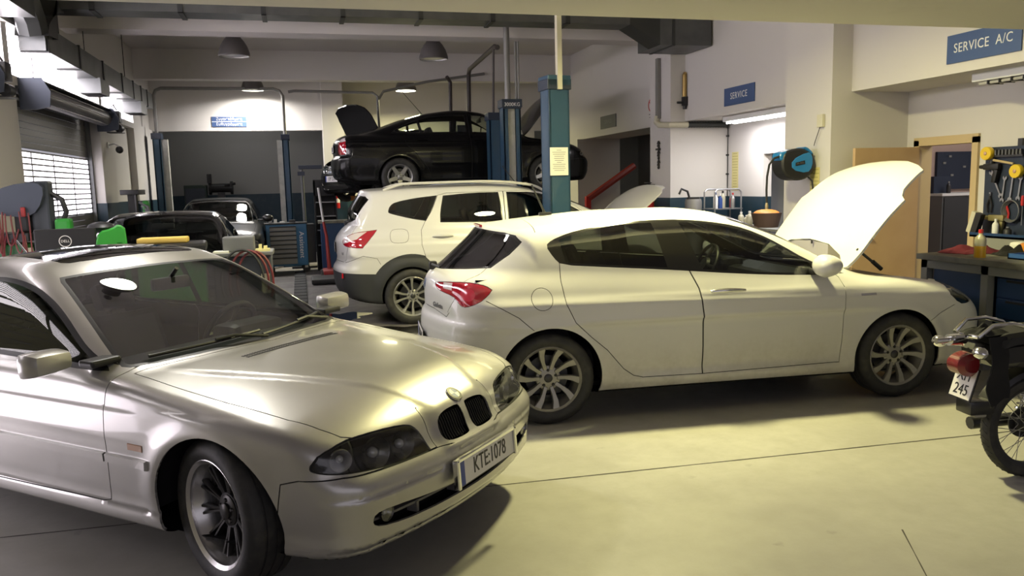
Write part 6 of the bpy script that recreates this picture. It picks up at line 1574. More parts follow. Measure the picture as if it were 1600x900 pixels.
# ------------------------------------------------------------------ extinguishers
def extinguisher(x, y, z, label, s=1.0, shade='red'):
    t = thing('fire_extinguisher', label, 'fire extinguisher', (x, y, z)); b = MB()
    b.lathe([(0, 0), (.066 * s, .0), (.07 * s, .02), (.07 * s, .30 * s), (.058 * s, .345 * s), (.026 * s, .37 * s), (.024 * s, .39 * s), (0, .39 * s)], 24); b.build('cylinder', shade, t)
    b = MB(); b.lathe([(0, .38 * s), (.022, .38 * s), (.022, .42 * s), (0, .42 * s)], 12); b.box((-.10 * s, -.012, .425 * s), (.03, .012, .44 * s), bev=.003); b.box((-.09 * s, -.010, .395 * s), (.0, .010, .405 * s)); b.build('valve', 'black', t)
    b = MB(); b.tube([(.02, 0, .40 * s), (.085 * s, 0, .40 * s), (.105 * s, 0, .33 * s), (.095 * s, 0, .12 * s)], .010, 8); b.build('hose', 'black', t)
    b = MB(); b.lathe([(.0705 * s, .13 * s), (.0708 * s, .13 * s), (.0708 * s, .23 * s), (.0705 * s, .23 * s)], 24, cap=False); b.build('label_band', 'plate_white', t); return t
extinguisher(5.56, 12.13, 1.17, 'red fire extinguisher on the second pillar behind the crossover bonnet')
extinguisher(.80, 18.24, 1.20, 'dark red fire extinguisher hanging below the raised cars, left of the crossover', .95)

# ------------------------------------------------------------------ right-hand bench and tool board
M['bench_top'] = mat('worn_steel_benchtop', (.20, .20, .17), .5, .3, noise=(5, (.11, .105, .09), .4, .7))
M['bench_blue'] = mat('bench_blue', (.012, .045, .13), .45, .1)
M['bench_grey'] = mat('bench_leg_grey', (.24, .245, .23), .5)
M['board_blue'] = mat('tool_board_blue', (.018, .028, .055), .55, .1)
t = thing('workbench', 'steel-topped bench with blue drawers along the right wall', 'workbench', (0, 0, 0))
b = MB(); b.box((5.38, 2.4, .875), (6.30, 6.02, .925), bev=.004); b.build('bench_top', 'bench_top', t)
for y in (5.93, 5.27, 4.0, 2.6):
    b = MB(); b.box((5.42, y, 0), (5.49, y + .07, .875)); b.build('leg', 'bench_grey', t); b = MB(); b.box((6.18, y, 0), (6.25, y + .07, .875)); b.build('leg', 'bench_grey', t)
b = MB(); b.box((5.42, 2.4, .80), (5.45, 6.0, .872)); b.box((6.2, 2.4, .80), (6.23, 6.0, .872)); b.build('rail', 'bench_grey', t)
b = MB(); b.box((5.47, 5.36, .12), (6.15, 5.90, .79)); b.build('side_panel', 'bench_blue', t)
cb = MB(); cb.box((5.50, 4.08, .10), (6.15, 5.25, .80)); cab = cb.build('drawer_cabinet', 'bench_blue', t)
for k in range(4):
    b = MB(); b.box((5.475, 4.10, .12 + .168 * k), (5.50, 5.23, .275 + .168 * k), bev=.004); dr = b.build('drawer', 'bench_blue', cab); b = MB(); b.box((5.462, 4.2, .25 + .168 * k), (5.476, 5.13, .268 + .168 * k)); b.build('handle', 'black', dr)
b = MB(); b.box((6.16, 2.4, .925), (6.19, 6.02, 1.03)); b.build('upstand', 'bench_grey', t)
t = thing('tool_board', 'dark blue perforated tool board above the bench', 'tool board', (0, 0, 0))
b = MB(); b.box((6.635, 4.4, 1.02), (6.668, 6.55, 1.88)); b.build('panel', 'board_blue', t)
b = MB(); b.box((6.45, 4.4, 1.005), (6.64, 6.52, 1.025)); b.box((6.45, 4.4, 1.005), (6.46, 6.52, 1.05)); b.build('ledge', 'bench_blue', t)
b = MB()
for y in (4.9, 5.6, 6.15): b.box((6.645, y, 1.88), (6.668, y + .05, 1.95))
b.build('hanger', 'dark_steel', t)
XT = 6.63
def tool(name, cat, label, y, z, fn, m, rot=0):
    b = MB(); q = frame_mtx((XT, y, z), (0, -1, 0), (0, 0, 1)) @ Matrix.Rotation(R(rot), 4, 'Z'); fn(b, q); o = b.build(name, m if isinstance(m, list) else [m]); return tag(o, label, cat, 'hand tools hung on the blue board')
def spanner(L_):
    def f(b, q):
        b.box((-.008, -L_ / 2, .004), (.008, L_ / 2, .012), 0, q)
        for s in (-1, 1): b.prism(arc_poly(0, s * L_ / 2, .024, 90 * s + 40, 90 * s + 320, 12) + [(0, s * (L_ / 2 - .004))], .010, q @ Matrix.Translation((0, 0, .003)))
    return f
def driver(b, q):
    b.lathe([(0, 0), (.014, .005), (.016, .05), (.012, .10), (0, .10)], 10, 1, q @ Matrix.Translation((0, -.02, .018)) @ Matrix.Rotation(R(-90), 4, 'X')); b.tube([q @ Vector((0, -.02, .018)), q @ Vector((0, -.20, .018))], .004, 6)
def pliers(b, q):
    for s in (-1, 1):
        b.tube([q @ Vector((s * .004, .06, .012)), q @ Vector((-s * .004, .0, .012)), q @ Vector((-s * .028, -.06, .012)), q @ Vector((-s * .020, -.14, .012))], [.006, .010, .010, .008], 6, 1); b.tube([q @ Vector((s * .004, .06, .012)), q @ Vector((0, .0, .012))], .007, 6, 0)
def hammer(b, q):
    b.tube([q @ Vector((0, -.16, .02)), q @ Vector((0, .08, .02))], .012, 8, 1); b.tube([q @ Vector((-.06, .09, .02)), q @ Vector((.05, .09, .02))], .020, 10, 0)
def rings(b, q):
    for k in range(5): b.tube([q @ Vector(((.075 + .006 * k) * math.cos(2 * PI * i / 20), (.09 + .004 * k) * math.sin(2 * PI * i / 20), .012 + .008 * k)) for i in range(20)], .005, 5, closed=True)
def gun(b, q):
    b.box((-.10, .0, .01), (.08, .06, .06), 0, q, bev=.012); b.box((.02, -.12, .015), (.07, .01, .055), 0, q @ Matrix.Rotation(R(-12), 4, 'Z'), bev=.01); b.lathe([(0, 0), (.022, 0), (.018, .05), (0, .05)], 12, 0, q @ Matrix.Translation((-.10, .03, .035)) @ Matrix.Rotation(R(-90), 4, 'Y'))
for i, (y, z, L_, w_) in enumerate(((6.40, 1.52, .26, 'longest, slanted'), (6.31, 1.47, .22, 'upright, second from the board edge'), (6.22, 1.49, .24, 'upright, by the lower tape roll'), (6.13, 1.48, .20, 'shortest'))): tool('spanner', 'spanner', 'steel spanner on the blue tool board, ' + w_, y, z, spanner(L_), 'steel', 28 if i == 0 else -6)
tool('screwdriver', 'screwdriver', 'screwdriver hanging low on the blue board beside the cable coil', 6.08, 1.33, driver, ['steel', 'red']); tool('pliers', 'pliers', 'dark pliers hanging near the left edge of the tool board', 6.46, 1.38, pliers, ['steel', 'black'])
tool('pliers', 'pliers', 'red handled pliers under the spanners on the tool board', 6.26, 1.30, pliers, ['steel', 'red']); tool('hammer', 'hammer', 'hammer hung high on the blue tool board', 6.36, 1.74, hammer, ['dark_steel', 'frame_wood'], 80)
tool('cable_coil', 'cable', 'coil of dark cable hung low on the tool board', 6.19, 1.26, rings, 'grey_metal'); tool('air_gun', 'air gun', 'black air gun hung under the upper tape roll', 6.42, 1.66, gun, 'black')
tool('caulking_gun', 'gun', 'brass coloured gun hanging over the ledge of the tool board', 6.33, 1.16, gun, mat('dull_brass', (.30, .26, .12), .5, .5))
tool('wrench_set', 'wrenches', 'row of sockets clipped along the top of the tool board', 6.27, 1.80, lambda b, q: [b.lathe([(0, 0), (.016, 0), (.014, .05), (0, .05)], 8, 0, q @ Matrix.Translation((-.14 + .04 * k, 0, .02)) @ Matrix.Rotation(R(-90), 4, 'X')) for k in range(8)] and b.box((-.17, -.02, 0), (.17, .0, .03), 0, q), 'dark_steel')
M['tape_yellow'] = mat('yellow_tape', (.72, .50, .02), .4)
def tape(x, y, z, label):
    t = thing('tape_roll', label, 'tape roll', (x, y, z), 0, 'yellow tape rolls on the tool board'); b = MB(); q = frame_mtx((0, 0, 0), (0, -1, 0), (0, 0, 1))
    b.lathe([(.018, 0), (.018, .05), (.062, .05), (.065, .045), (.065, .005), (.062, 0)], 28, 0, q, cap=False, closed=True); b.build('roll', 'tape_yellow', t); b = MB(); b.lathe([(0, .0), (.016, 0), (.018, .055), (.010, .06), (0, .06)], 14, 0, q); b.build('spindle', 'amber', t)
tape(6.60, 6.475, 1.82, 'yellow tape roll at the upper left corner of the tool board'); tape(6.59, 6.12, 1.64, 'yellow tape roll lower on the tool board, near the picture edge')
t = thing('brush', 'white backed brush on the ledge at the board edge', 'brush', (6.50, 6.56, 1.04), 0); q = Matrix.Rotation(R(18), 4, 'X'); b = MB(); b.box((-.03, -.02, 0), (.03, .035, .22), 0, q, bev=.01); b.build('back', 'pipe_cream', t); b = MB(); b.box((-.028, -.085, .01), (.028, -.018, .22), 0, q); b.build('bristles', 'black', t)
def bottle(name, x, y, z, r, h, label, m, cap, cat='bottle', group=None, liquid=None):
    t = thing(name, label, cat, (x, y, z), 0, group); b = MB()
    b.lathe([(0, 0), (r, 0), (r, h * .62), (r * .85, h * .72), (r * .38, h * .82), (r * .36, h * .88), (0, h * .88)], 18); b.build('body', m, t)
    b = MB(); b.lathe([(0, h * .87), (r * .42, h * .87), (r * .40, h), (0, h)], 14); b.build('cap', cap, t)
    if liquid: b = MB(); b.lathe([(r * 1.01, .004), (r * 1.01, h * .42)], 18, cap=False); b.build('liquid', liquid, t)
    return t
M['clear_plastic'] = mat('cloudy_plastic', (.42, .40, .30), .3, coat=.3); M['yellow_fluid'] = mat('yellow_fluid', (.75, .42, .01), .3, coat=.4); M['blue_plastic'] = mat('blue_plastic', (.02, .06, .25), .4); M['orange'] = mat('orange_plastic', (.62, .22, .03), .45)
bottle('spray_bottle', 5.50, 5.44, .925, .045, .24, 'clear bottle of yellow fluid standing on the bench', 'clear_plastic', 'red', liquid='yellow_fluid')
bottle('oil_bottle', 6.54, 6.30, 1.025, .03, .16, 'small white bottle on the tool board ledge', 'white', 'white'); bottle('oil_can', 6.54, 6.16, 1.025, .035, .09, 'short dark tin on the tool board ledge', 'dark_steel', 'steel')
def cloth(name, x, y, z, sx, sy, h, m, label, seed):
    rnd = random.Random(seed); n = 14; V, F = [], []
    ph = [rnd.uniform(0, 6) for _ in range(6)]
    for i in range(n + 1):
        for j in range(n + 1):
            u, v = i / n * 2 - 1, j / n * 2 - 1; r = 1 - max(abs(u), abs(v)) ** 2
            zz = h * max(0, r) * (.55 + .3 * math.sin(5 * u + ph[0]) * math.cos(4 * v + ph[1]) + .2 * math.sin(9 * v + ph[2])) + .004
            V.append((x + sx * (u + .15 * math.sin(3 * v + ph[3])), y + sy * (v + .15 * math.sin(3 * u + ph[4])), z + zz))
    for i in range(n):
        for j in range(n): a = i * (n + 1) + j; F.append((a, a + n + 1, a + n + 2, a + 1))
    k = len(V); V += [(p[0], p[1], z + .001) for p in V]; F += [tuple(reversed([i + k for i in f])) for f in F[:n * n]]
    b = MB(); b.add(V, F, smooth=True); return tag(b.build(name, m), label, 'cloth')
M['red_cloth'] = mat('dark_red_cloth', (.12, .012, .025), .9); M['black_cloth'] = mat('black_cloth', (.010, .010, .011), .95)
cloth('rag', 5.80, 5.83, .925, .22, .16, .10, 'red_cloth', 'crumpled dark red rag on the bench end', 3); cloth('rag', 5.92, 5.50, .925, .15, .11, .10, 'black_cloth', 'black cloth heap on the bench behind the yellow bottle', 5)
t = thing('parts_tray', 'blue plastic tray on the bench near the picture edge', 'tray', (5.80, 5.02, .925)); b = MB(); b.box((-.18, -.22, 0), (.18, .26, .012)); b.box((-.18, -.22, 0), (-.17, .26, .045)); b.box((.17, -.22, 0), (.18, .26, .045)); b.box((-.18, .25, 0), (.18, .26, .045)); b.box((-.18, -.22, 0), (.18, -.21, .045)); b.build('tray_body', mat('tray_blue', (.03, .10, .33), .45), t)
b = MB(); b.box((5.93, 5.38, .925), (6.05, 5.56, 1.03), 0, bev=.03); o = b.build('sponge', [M['orange']]); tag(o, 'orange and white sponge block on the bench by the tray', 'sponge')
b = MB(); b.box((5.925, 5.45, .925), (6.055, 5.565, 1.035), bev=.028); b.build('scourer', 'white', o)
# cupboard, board and shelf in the office beyond the door
t = thing('cupboard', 'dark grey cupboard seen through the open doorway', 'cupboard', (0, 0, 0)); b = MB(); b.box((7.36, 7.86, 0), (8.30, 8.27, 1.37)); b.build('carcass', 'grey_metal', t)
M['cupboard_grey'] = mat('cupboard_grey', (.035, .037, .042), .5)
for x in (7.38, 7.84): b = MB(); b.box((x, 7.845, .05), (x + .44, 7.86, 1.35)); b.build('door', 'cupboard_grey', t)
b = MB(); b.box((7.34, 7.84, 1.37), (8.32, 8.27, 1.40)); b.build('top', 'white', t)
t = thing('file_box', 'black box standing on the cupboard in the doorway', 'box', (0, 0, 0)); b = MB(); b.box((7.36, 8.0, 1.40), (7.60, 8.25, 1.60)); b.build('box_body', 'board_blue', t)
t = thing('notice_board', 'dark framed board with pinned bits on the office wall', 'board', (0, 0, 0)); b = MB(); b.box((7.62, 8.24, 1.44), (8.25, 8.275, 1.90)); b.build('panel', 'board_blue', t)
for (x, z) in ((7.70, 1.75), (7.82, 1.6), (7.78, 1.83), (8.0, 1.7)): b = MB(); b.box((x, 8.23, z), (x + .04, 8.24, z + .025)); b.build('pinned_slip', 'bench_grey', t)
bottle('flask', 7.50, 7.92, 1.40, .025, .14, 'dark flask on the cupboard in the doorway', 'dark_steel', 'steel')
# ------------------------------------------------------------------ steel trolley with bottles, store-room bits
t = thing('trolley', 'chrome trolley of bottles against the blue dado', 'trolley', (6.22, 10.95, 0))
for (x, y) in ((-.22, -.16), (.22, -.16), (-.22, .16), (.22, .16)):
    b = MB(); b.tube([(x, y, .06), (x, y, 1.44)], .013, 8); b.lathe([(0, 0), (.03, .0), (.03, .06), (0, .06)], 12, 1, Matrix.Translation((x, y, 0))); b.build('upright', ['steel', 'rubber'], t)
for z in (.35, .75, 1.18): b = MB(); b.box((-.24, -.18, z), (.24, .18, z + .015)); b.build('shelf', 'steel', t)
b = MB()
for s in (-.16, .16): b.tube([(-.22, s, 1.44), (-.18, s, 1.48), (.18, s, 1.48), (.22, s, 1.44)], .013, 8)
b.build('handle', 'steel', t)
G = 'bottles on the steel trolley'
bottle('spray_can', 6.05, 10.86, 1.195, .035, .24, 'white and dark blue spray can on the trolley', 'white', 'blue_plastic', 'spray can', G)
bottle('spray_can', 6.14, 10.88, 1.195, .032, .22, 'purple-blue can in the middle of the trolley', 'blue_plastic', 'white', 'spray can', G); bottle('spray_can', 6.34, 10.86, 1.195, .034, .23, 'grey can with red band at the trolley end', 'steel', 'red', 'spray can', G)
bottle('cleaner_bottle', 6.24, 10.98, 1.195, .04, .26, 'black capped bottle behind the cans on the trolley', 'clear_plastic', 'black', 'bottle', G); bottle('cleaner_bottle', 6.40, 10.98, 1.195, .038, .20, 'red bottle at the right of the trolley shelf', 'red', 'white', 'bottle', G)
bottle('oil_bottle', 6.08, 10.90, .765, .045, .28, 'green oil bottle on the middle trolley shelf', mat('green_plastic', (.03, .20, .03), .4), 'black', 'bottle', G); bottle('oil_bottle', 6.30, 10.90, .765, .045, .26, 'dark bottle on the middle trolley shelf', 'blue_plastic', 'red', 'bottle', G)
t = thing('bucket', 'grey drum with a pump handle beside the trolley', 'bucket', (5.86, 11.2, 0)); b = MB(); b.lathe([(0, .0), (.13, 0), (.13, 1.3), (.12, 1.34), (0, 1.34)], 20); b.build('drum', 'pipe_grey', t); b = MB(); b.tube([(-.06, 0, 1.34), (-.10, 0, 1.46), (-.20, 0, 1.50), (-.24, 0, 1.42)], .018, 8); b.lathe([(0, 1.34), (.10, 1.34), (.10, 1.37), (0, 1.37)], 16); b.build('pump_handle', 'black', t)
t = thing('parts_table', 'small table of jars and a basket in front of the hatch', 'table', (6.35, 9.9, 0)); b = MB(); b.box((-.25, -.75, .92), (.25, .75, .95)); b.build('table_top', 'bench_grey', t)
for (x, y) in ((-.22, -.7), (.2, -.7), (-.22, .68), (.2, .68)): b = MB(); b.box((x, y, 0), (x + .03, y + .03, .92)); b.build('leg', 'dark_steel', t)
t = thing('basket', 'brown wire basket of rags on the small table', 'basket', (6.32, 9.92, .95)); b = MB(); b.lathe([(.0, 0), (.16, 0), (.21, .20), (.20, .20), (.15, .01), (0, .01)], 20); b.build('basket_body', mat('brown_basket', (.10, .06, .045), .8), t); b = MB(); b.sphere((0, 0, .19), (.18, .18, .06), 16); b.build('rag_heap', 'orange', t)
for i, (y, h) in enumerate(((10.45, .20), (10.30, .16), (10.22, .22))): bottle('jar', 6.24, y, .95, .045, h, ('tall clear jar on the small table, leftmost', 'short clear jar on the small table', 'clear jar nearest the brown basket')[i], 'clear_plastic', 'white', 'jar', 'jars on the small table')
t = thing('wire_rack', 'dark wire rack in the grey store behind the hatch', 'rack', (8.3, 9.9, 0))
for z in (.5, .95, 1.35, 1.65): b = MB(); b.tube([(-.15, -.5, z), (-.15, .5, z), (.15, .5, z), (.15, -.5, z)], .012, 6, closed=True); b.box((-.15, -.5, z - .01), (.15, .5, z)); b.build('shelf', 'dark_steel', t)
for (x, y) in ((-.15, -.5), (-.15, .5), (.15, .5), (.15, -.5)): b = MB(); b.tube([(x, y, 0), (x, y, 1.75)], .012, 6); b.build('upright', 'dark_steel', t)
# dark bay: a tripod of struts, red beam, jars on a bench
t = thing('strut_frame', 'black triangular strut frame leaning in the far dark bay', 'frame', (7.40, 14.0, 0))
b = MB()
for (p, q_) in (((0, .4, 2.25), (0, -.5, 1.75)), ((0, -.5, 1.75), (0, .4, 1.35)), ((0, .4, 2.25), (0, .4, 1.35)), ((0, .4, 1.35), (0, -.4, .1)), ((0, .4, .0), (0, .4, 1.35)), ((0, .4, 1.9), (0, -.4, 1.72)), ((0, -.4, 0), (0, -.4, 1.0))): b.tube([p, q_], .022, 6)
b.build('struts', 'dark_steel', t)
t = thing('parts_bench', 'cluttered dark bench in the bay behind the crossover', 'workbench', (6.6, 13.6, 0)); b = MB(); b.box((-.35, -1.0, .95), (.35, 1.2, 1.0)); b.build('bench_top', 'dark_steel', t)
for (x, y) in ((-.3, -.95), (.25, -.95), (-.3, 1.1), (.25, 1.1)): b = MB(); b.box((x, y, 0), (x + .05, y + .05, .95)); b.build('leg', 'dark_steel', t)
for i, (y, r, h, m) in enumerate(((12.80, .06, .20, 'white'), (13.05, .07, .24, 'clear_plastic'), (13.3, .05, .18, 'red'), (13.6, .07, .22, 'white'), (13.9, .06, .25, 'clear_plastic'))): bottle('jar', 6.45, y, 1.0, r, h, ('white tub nearest the pillar on the dark bench', 'clear tub second on the dark bench', 'small red tin on the dark bench', 'white tub in the middle of the dark bench', 'tall clear tub at the far end of the dark bench')[i], m, 'black', 'jar', 'tubs on the dark bench')
t = thing('engine_hoist', 'red hoist boom showing behind the crossover bonnet', 'hoist', (6.15, 15.3, 0)); b = MB(); b.tube([(.6, .2, 1.95), (-.5, 0, 1.30)], .07, 8); b.build('boom', mat('hoist_red', (.30, .03, .02), .5), t); b = MB(); b.box((-.55, -.05, 0), (-.45, .05, 1.35)); b.box((-.7, -.4, 0), (.5, -.3, .08)); b.box((-.7, .3, 0), (.5, .4, .08)); b.build('stand', 'hoist_red' if 'hoist_red' in M else 'red', t)

# ------------------------------------------------------------------ blue roller tool cabinet
M['cab_blue'] = mat('cabinet_blue', (.03, .13, .27), .4, .1, coat=.3); M['drawer_grey'] = mat('drawer_front_grey', (.21, .21, .215), .45, .3)
t = thing('tool_cabinet', 'blue roller tool cabinet with grey drawers by the back lift post', 'tool cabinet', (-.31, 16.55, 0), .06)
b = MB(); b.box((-.38, -.24, .14), (.40, .24, .97), bev=.012); b.build('carcass', 'cab_blue', t)
hs = [.082] * 7 + [.13]; z = .93
for k, h in enumerate(hs):
    z -= h + .006; b = MB(); b.box((-.31, -.262, z), (.19, -.235, z + h), bev=.004); dr = b.build('drawer', 'drawer_grey', t); b = MB(); b.box((-.31, -.272, z + h - .022), (.19, -.258, z + h - .002), bev=.002); b.build('handle', 'black', dr)
text_mesh('Assistent', .13, frame_mtx((.29, -.2425, .55), (0, 0, -1), (1, 0, 0)), 'plate_white', 'side_lettering', t, .001, sx=1.1)
b = MB(); b.box((-.40, -.26, .965), (.42, .26, .99), bev=.008); b.build('top_mat', 'black', t)
b = MB(); b.box((.40, -.22, .18), (.56, .22, .95), bev=.01); b.build('side_bin', 'black', t)
for (x, y) in ((-.32, -.18), (.36, -.18), (-.32, .18), (.36, .18)):
    b = MB(); b.lathe([(.02, -.02), (.07, -.02), (.075, 0), (.07, .02), (.02, .02)], 18, axis='y', closed=True, cap=False, mtx=Matrix.Translation((x, y, .075))); b.box((-.03, -.03, .09), (.03, .03, .15), 1, Matrix.Translation((x, y, 0))); b.build('caster', ['rubber', 'steel'], t)
for i, (x, w, h, m, nm) in enumerate(((-.18, .03, .07, 'white', 'spark plug tin'), (-.05, .05, .025, 'white', 'white paper pad'), (.14, .06, .05, 'dark_steel', 'dark socket box'), (-.28, .03, .04, 'steel', 'steel cup'))):
    b = MB(); b.box((-.31 + x - w, 16.50, .99), (-.31 + x + w, 16.58, .99 + h), bev=.008); tag(b.build('loose_tool', m), nm + ' lying on top of the blue cabinet', 'tool', 'bits on the blue cabinet')
b = MB()
for k in range(24): b.box((-.17, 11.5 + .195 * k, 0), (.03, 11.68 + .195 * k, .035 if k % 2 else .030), bev=.006)
tag(b.build('cable_ramp', 'rubber'), 'black rubber cable ramp on the floor in front of the blue cabinet', 'cable ramp')
M['puddle'] = mat('oily_water', (.02, .018, .016), .04, spec=.9)
for i, (x, y, rx, ry, lab) in enumerate(((.42, 10.35, .34, .36, 'wet patch on the floor left of the crossover rear wheel'), (1.1, 9.05, .42, .30, 'oily puddle under the crossover rear wheel'))):
    b = MB(); n = 36; rr = [1 + .25 * math.sin(3 * a + i) + .15 * math.sin(7 * a) for a in np.linspace(0, 2 * PI, n, endpoint=False)]
    b.add([(x + rx * rr[k] * math.cos(2 * PI * k / n), y + ry * rr[k] * math.sin(2 * PI * k / n), .0015) for k in range(n)], [tuple(range(n))]); tag(b.build('puddle', 'puddle'), lab, 'puddle', None, 'stuff')
# ------------------------------------------------------------------ back, below the raised cars
t = thing('jack_stand', 'tall grey floor stand with a flat head before the back bay', 'stand', (.07, 17.15, 0)); b = MB(); b.tube([(.02, 0, 0), (0, 0, 2.05)], .035, 10); b.build('pole', 'grey_metal', t); b = MB(); b.box((-.06, -.05, 2.05), (.42, .05, 2.13), bev=.01); b.box((-.08, -.06, 1.92), (.06, .06, 2.0)); b.build('head', 'bracket', t); b = MB(); b.box((-.3, -.03, 0), (.35, .03, .04)); b.box((-.03, -.3, 0), (.03, .3, .04)); b.build('base', 'dark_steel', t)
t = thing('shelf_rack', 'narrow black shelf rack behind the tall stand', 'rack', (.50, 16.72, 0)); b = MB(); b.box((-.22, -.2, 0), (-.19, .2, 1.80)); b.box((.19, -.2, 0), (.22, .2, 1.80)); b.box((-.22, .18, 0), (.22, .2, 1.8)); b.box((-.22, -.2, 1.5), (.22, .2, 1.82)); b.build('frame', 'black', t)
for z in (.5, .8, 1.08, 1.36): b = MB(); b.box((-.19, -.2, z), (.19, .18, z + .02)); b.build('shelf', 'steel', t)
M['jack_red'] = mat('jack_red', (.28, .02, .02), .5)
t = thing('trolley_jack', 'red trolley jack with its pale handle upright', 'jack', (.47, 15.25, 0)); b = MB(); b.box((-.12, -.30, .06), (.12, .30, .14), bev=.02); b.tube([(0, .1, .14), (-.02, .18, .75), (-.06, .22, 1.02)], [.04, .03, .025], 10); b.build('chassis', 'jack_red', t); b = MB(); b.tube([(-.06, .22, 1.0), (-.12, .28, 1.66)], .022, 8); b.build('handle', 'white', t)
for (x, y) in ((-.14, -.22), (.14, -.22), (-.14, .22), (.14, .22)): b = MB(); b.lathe([(0, -.02), (.06, -.02), (.06, .02), (0, .02)], 14, axis='x', mtx=Matrix.Translation((x, y, .06))); b.build('wheel', 'dark_steel', t)
wall_paper((.80, 18.335, 1.66), (1, 0, 0), .17, .30, 6, 'paper', 'white paper notice on the back pillar, left half'); wall_paper((.93, 17.135, 1.60), (1, 0, 0), .0, .0, 0, 'paper', '') if False else None
t = thing('engine_crane', 'orange crane arm reaching out below the raised black saloon', 'crane', (1.55, 16.75, 0)); b = MB(); b.box((-.55, -.05, 1.38), (.35, .05, 1.48), bev=.01); b.build('boom', 'orange', t); b = MB(); b.box((.25, -.06, 0), (.37, .06, 1.42)); b.box((-.5, -.35, 0), (.4, -.27, .08)); b.box((-.5, .27, 0), (.4, .35, .08)); b.build('stand', 'orange', t)
t = thing('work_table', 'low blue bench behind the crossover tail', 'workbench', (.62, 15.85, 0)); b = MB(); b.box((-.30, -.2, .98), (.38, .25, 1.03)); b.build('table_top', 'bench_top', t); b = MB(); b.box((-.26, -.17, 0), (.34, .22, .98)); b.build('cabinet', 'bench_blue', t)
t = thing('floor_tray', 'flat black drip tray on the floor behind the crossover tail', 'tray', (.42, 14.3, 0)); b = MB(); b.box((-.30, -.35, .01), (.30, .35, .10), bev=.03); b.build('tray_body', 'black', t)
# deep bay: grinder bench, green cabinet, yellow warning plate
t = thing('bench_grinder', 'black bench grinder on a stand against the bay wall', 'grinder', (-1.85, 20.9, 0)); b = MB(); b.tube([(-.22, 0, 1.72), (.22, 0, 1.72)], .11, 14); b.lathe([(0, -.03), (.16, -.03), (.16, .03), (0, .03)], 20, axis='x', mtx=Matrix.Translation((-.25, 0, 1.72))); b.lathe([(0, -.03), (.16, -.03), (.16, .03), (0, .03)], 20, axis='x', mtx=Matrix.Translation((.25, 0, 1.72))); b.build('motor', 'black', t); b = MB(); b.box((-.08, -.08, 0), (.08, .08, 1.62)); b.box((-.3, -.2, 0), (.3, .2, .05)); b.build('stand', 'dark_steel', t); b = MB(); b.box((-.30, -.14, 1.84), (-.2, -.02, 2.06)); b.tube([(.1, -.1, 1.78), (.35, -.12, 1.82)], .03, 8); b.build('guard', 'black', t)
t = thing('steel_locker', 'dark green steel locker in the back bay', 'locker', (-2.42, 20.8, 0)); b = MB(); b.box((-.25, -.2, 0), (.25, .2, 1.80), bev=.01); b.build('carcass', mat('dark_green_steel', (.03, .05, .045), .5), t); b = MB(); b.box((-.22, -.215, .08), (.22, -.2, 1.72), bev=.004); d_ = b.build('door', 'dark_green_steel' if 'dark_green_steel' in M else 'bracket', t); b = MB(); b.box((.14, -.225, .9), (.17, -.214, 1.02)); b.build('handle', 'steel', d_)
b = MB(); b.box((-2.98, 20.35, 1.92), (-2.93, 20.65, 2.28)); tag(b.build('warning_plate', mat('dull_yellow', (.22, .15, .02), .6)), 'dull yellow warning plate on the bay side wall', 'sign')

# ------------------------------------------------------------------ wheel alignment and garage gear on the left
M['green'] = mat('bright_green_plastic', (.025, .27, .03), .4, coat=.2); M['green_dark'] = mat('dark_green_plastic', (.012, .09, .02), .45); M['cable_red'] = mat('red_cable', (.13, .015, .022), .5)
t = thing('alignment_column', 'dark grey measuring column with cables and a green clamp, left edge', 'measuring machine', (-2.48, 8.55, 0))
b = MB(); b.box((.02, -.08, 0), (.18, .10, 1.78), bev=.02); b.build('mast', mat('blue_grey_mast', (.035, .042, .055), .45), t)
b = MB(); b.prism(smooth_poly([(-.34, 1.54), (-.30, 1.66), (-.14, 1.745), (.10, 1.775), (.17, 1.70), (.10, 1.50), (-.02, 1.44), (-.22, 1.47)], 1), .30, Matrix.Translation((0, .15, 0)) @ Matrix.Rotation(PI / 2, 4, 'X')); b.build('hood', 'bracket', t)
b = MB(); b.box((-.36, -.2, .2), (.0, .2, 1.20), bev=.02); b.build('cabinet', 'green_dark', t)
b = MB(); b.box((-.30, -.22, 1.22), (.02, .18, 1.30), bev=.01); b.box((-.12, -.12, 1.30), (.0, .1, 1.62), bev=.02); b.build('shelf', 'black', t)
b = MB()
for k in range(8):
    p0 = Vector((-.34 + .05 * k, -.20, 1.50 - .015 * (k % 3))); p1 = Vector((-.20 + .03 * k, -.22, 1.34 - .03 * (k % 4))); sag = .22 + .05 * (k % 4)
    b.tube([p0.lerp(p1, i / 16) + Vector((.03 * math.sin(PI * i / 16 + k), -.04 * math.sin(PI * i / 16), -sag * math.sin(PI * i / 16))) for i in range(17)], .007, 6)
b.build('cable', 'cable_red', t)
b = MB(); b.box((-.04, -.19, 1.45), (.0, -.16, 1.54), bev=.01); b.build('red_handle', 'jack_red', t)
b = MB(); b.tube([(.18, 0, 1.66), (.27, 0, 1.60), (.30, 0, 1.48), (.26, 0, 1.38)], .025, 8); b.build('clamp_arm', 'black', t); b = MB(); b.box((.20, -.07, 1.20), (.34, .07, 1.42), bev=.03); b.build('sensor_head', 'green', t)
b = MB(); b.box((-.02, -.20, .25), (.03, -.16, 1.16)); b.build('hanging_strap', 'pipe_cream', t)
b = MB(); b.box((.20, -.12, .3), (.26, -.08, 1.20)); b.build('green_rail', 'green', t)
t = thing('monitor', 'black monitor with a round logo on its back, seen over the silver roof', 'monitor', (-1.90, 7.36, 0), .05)
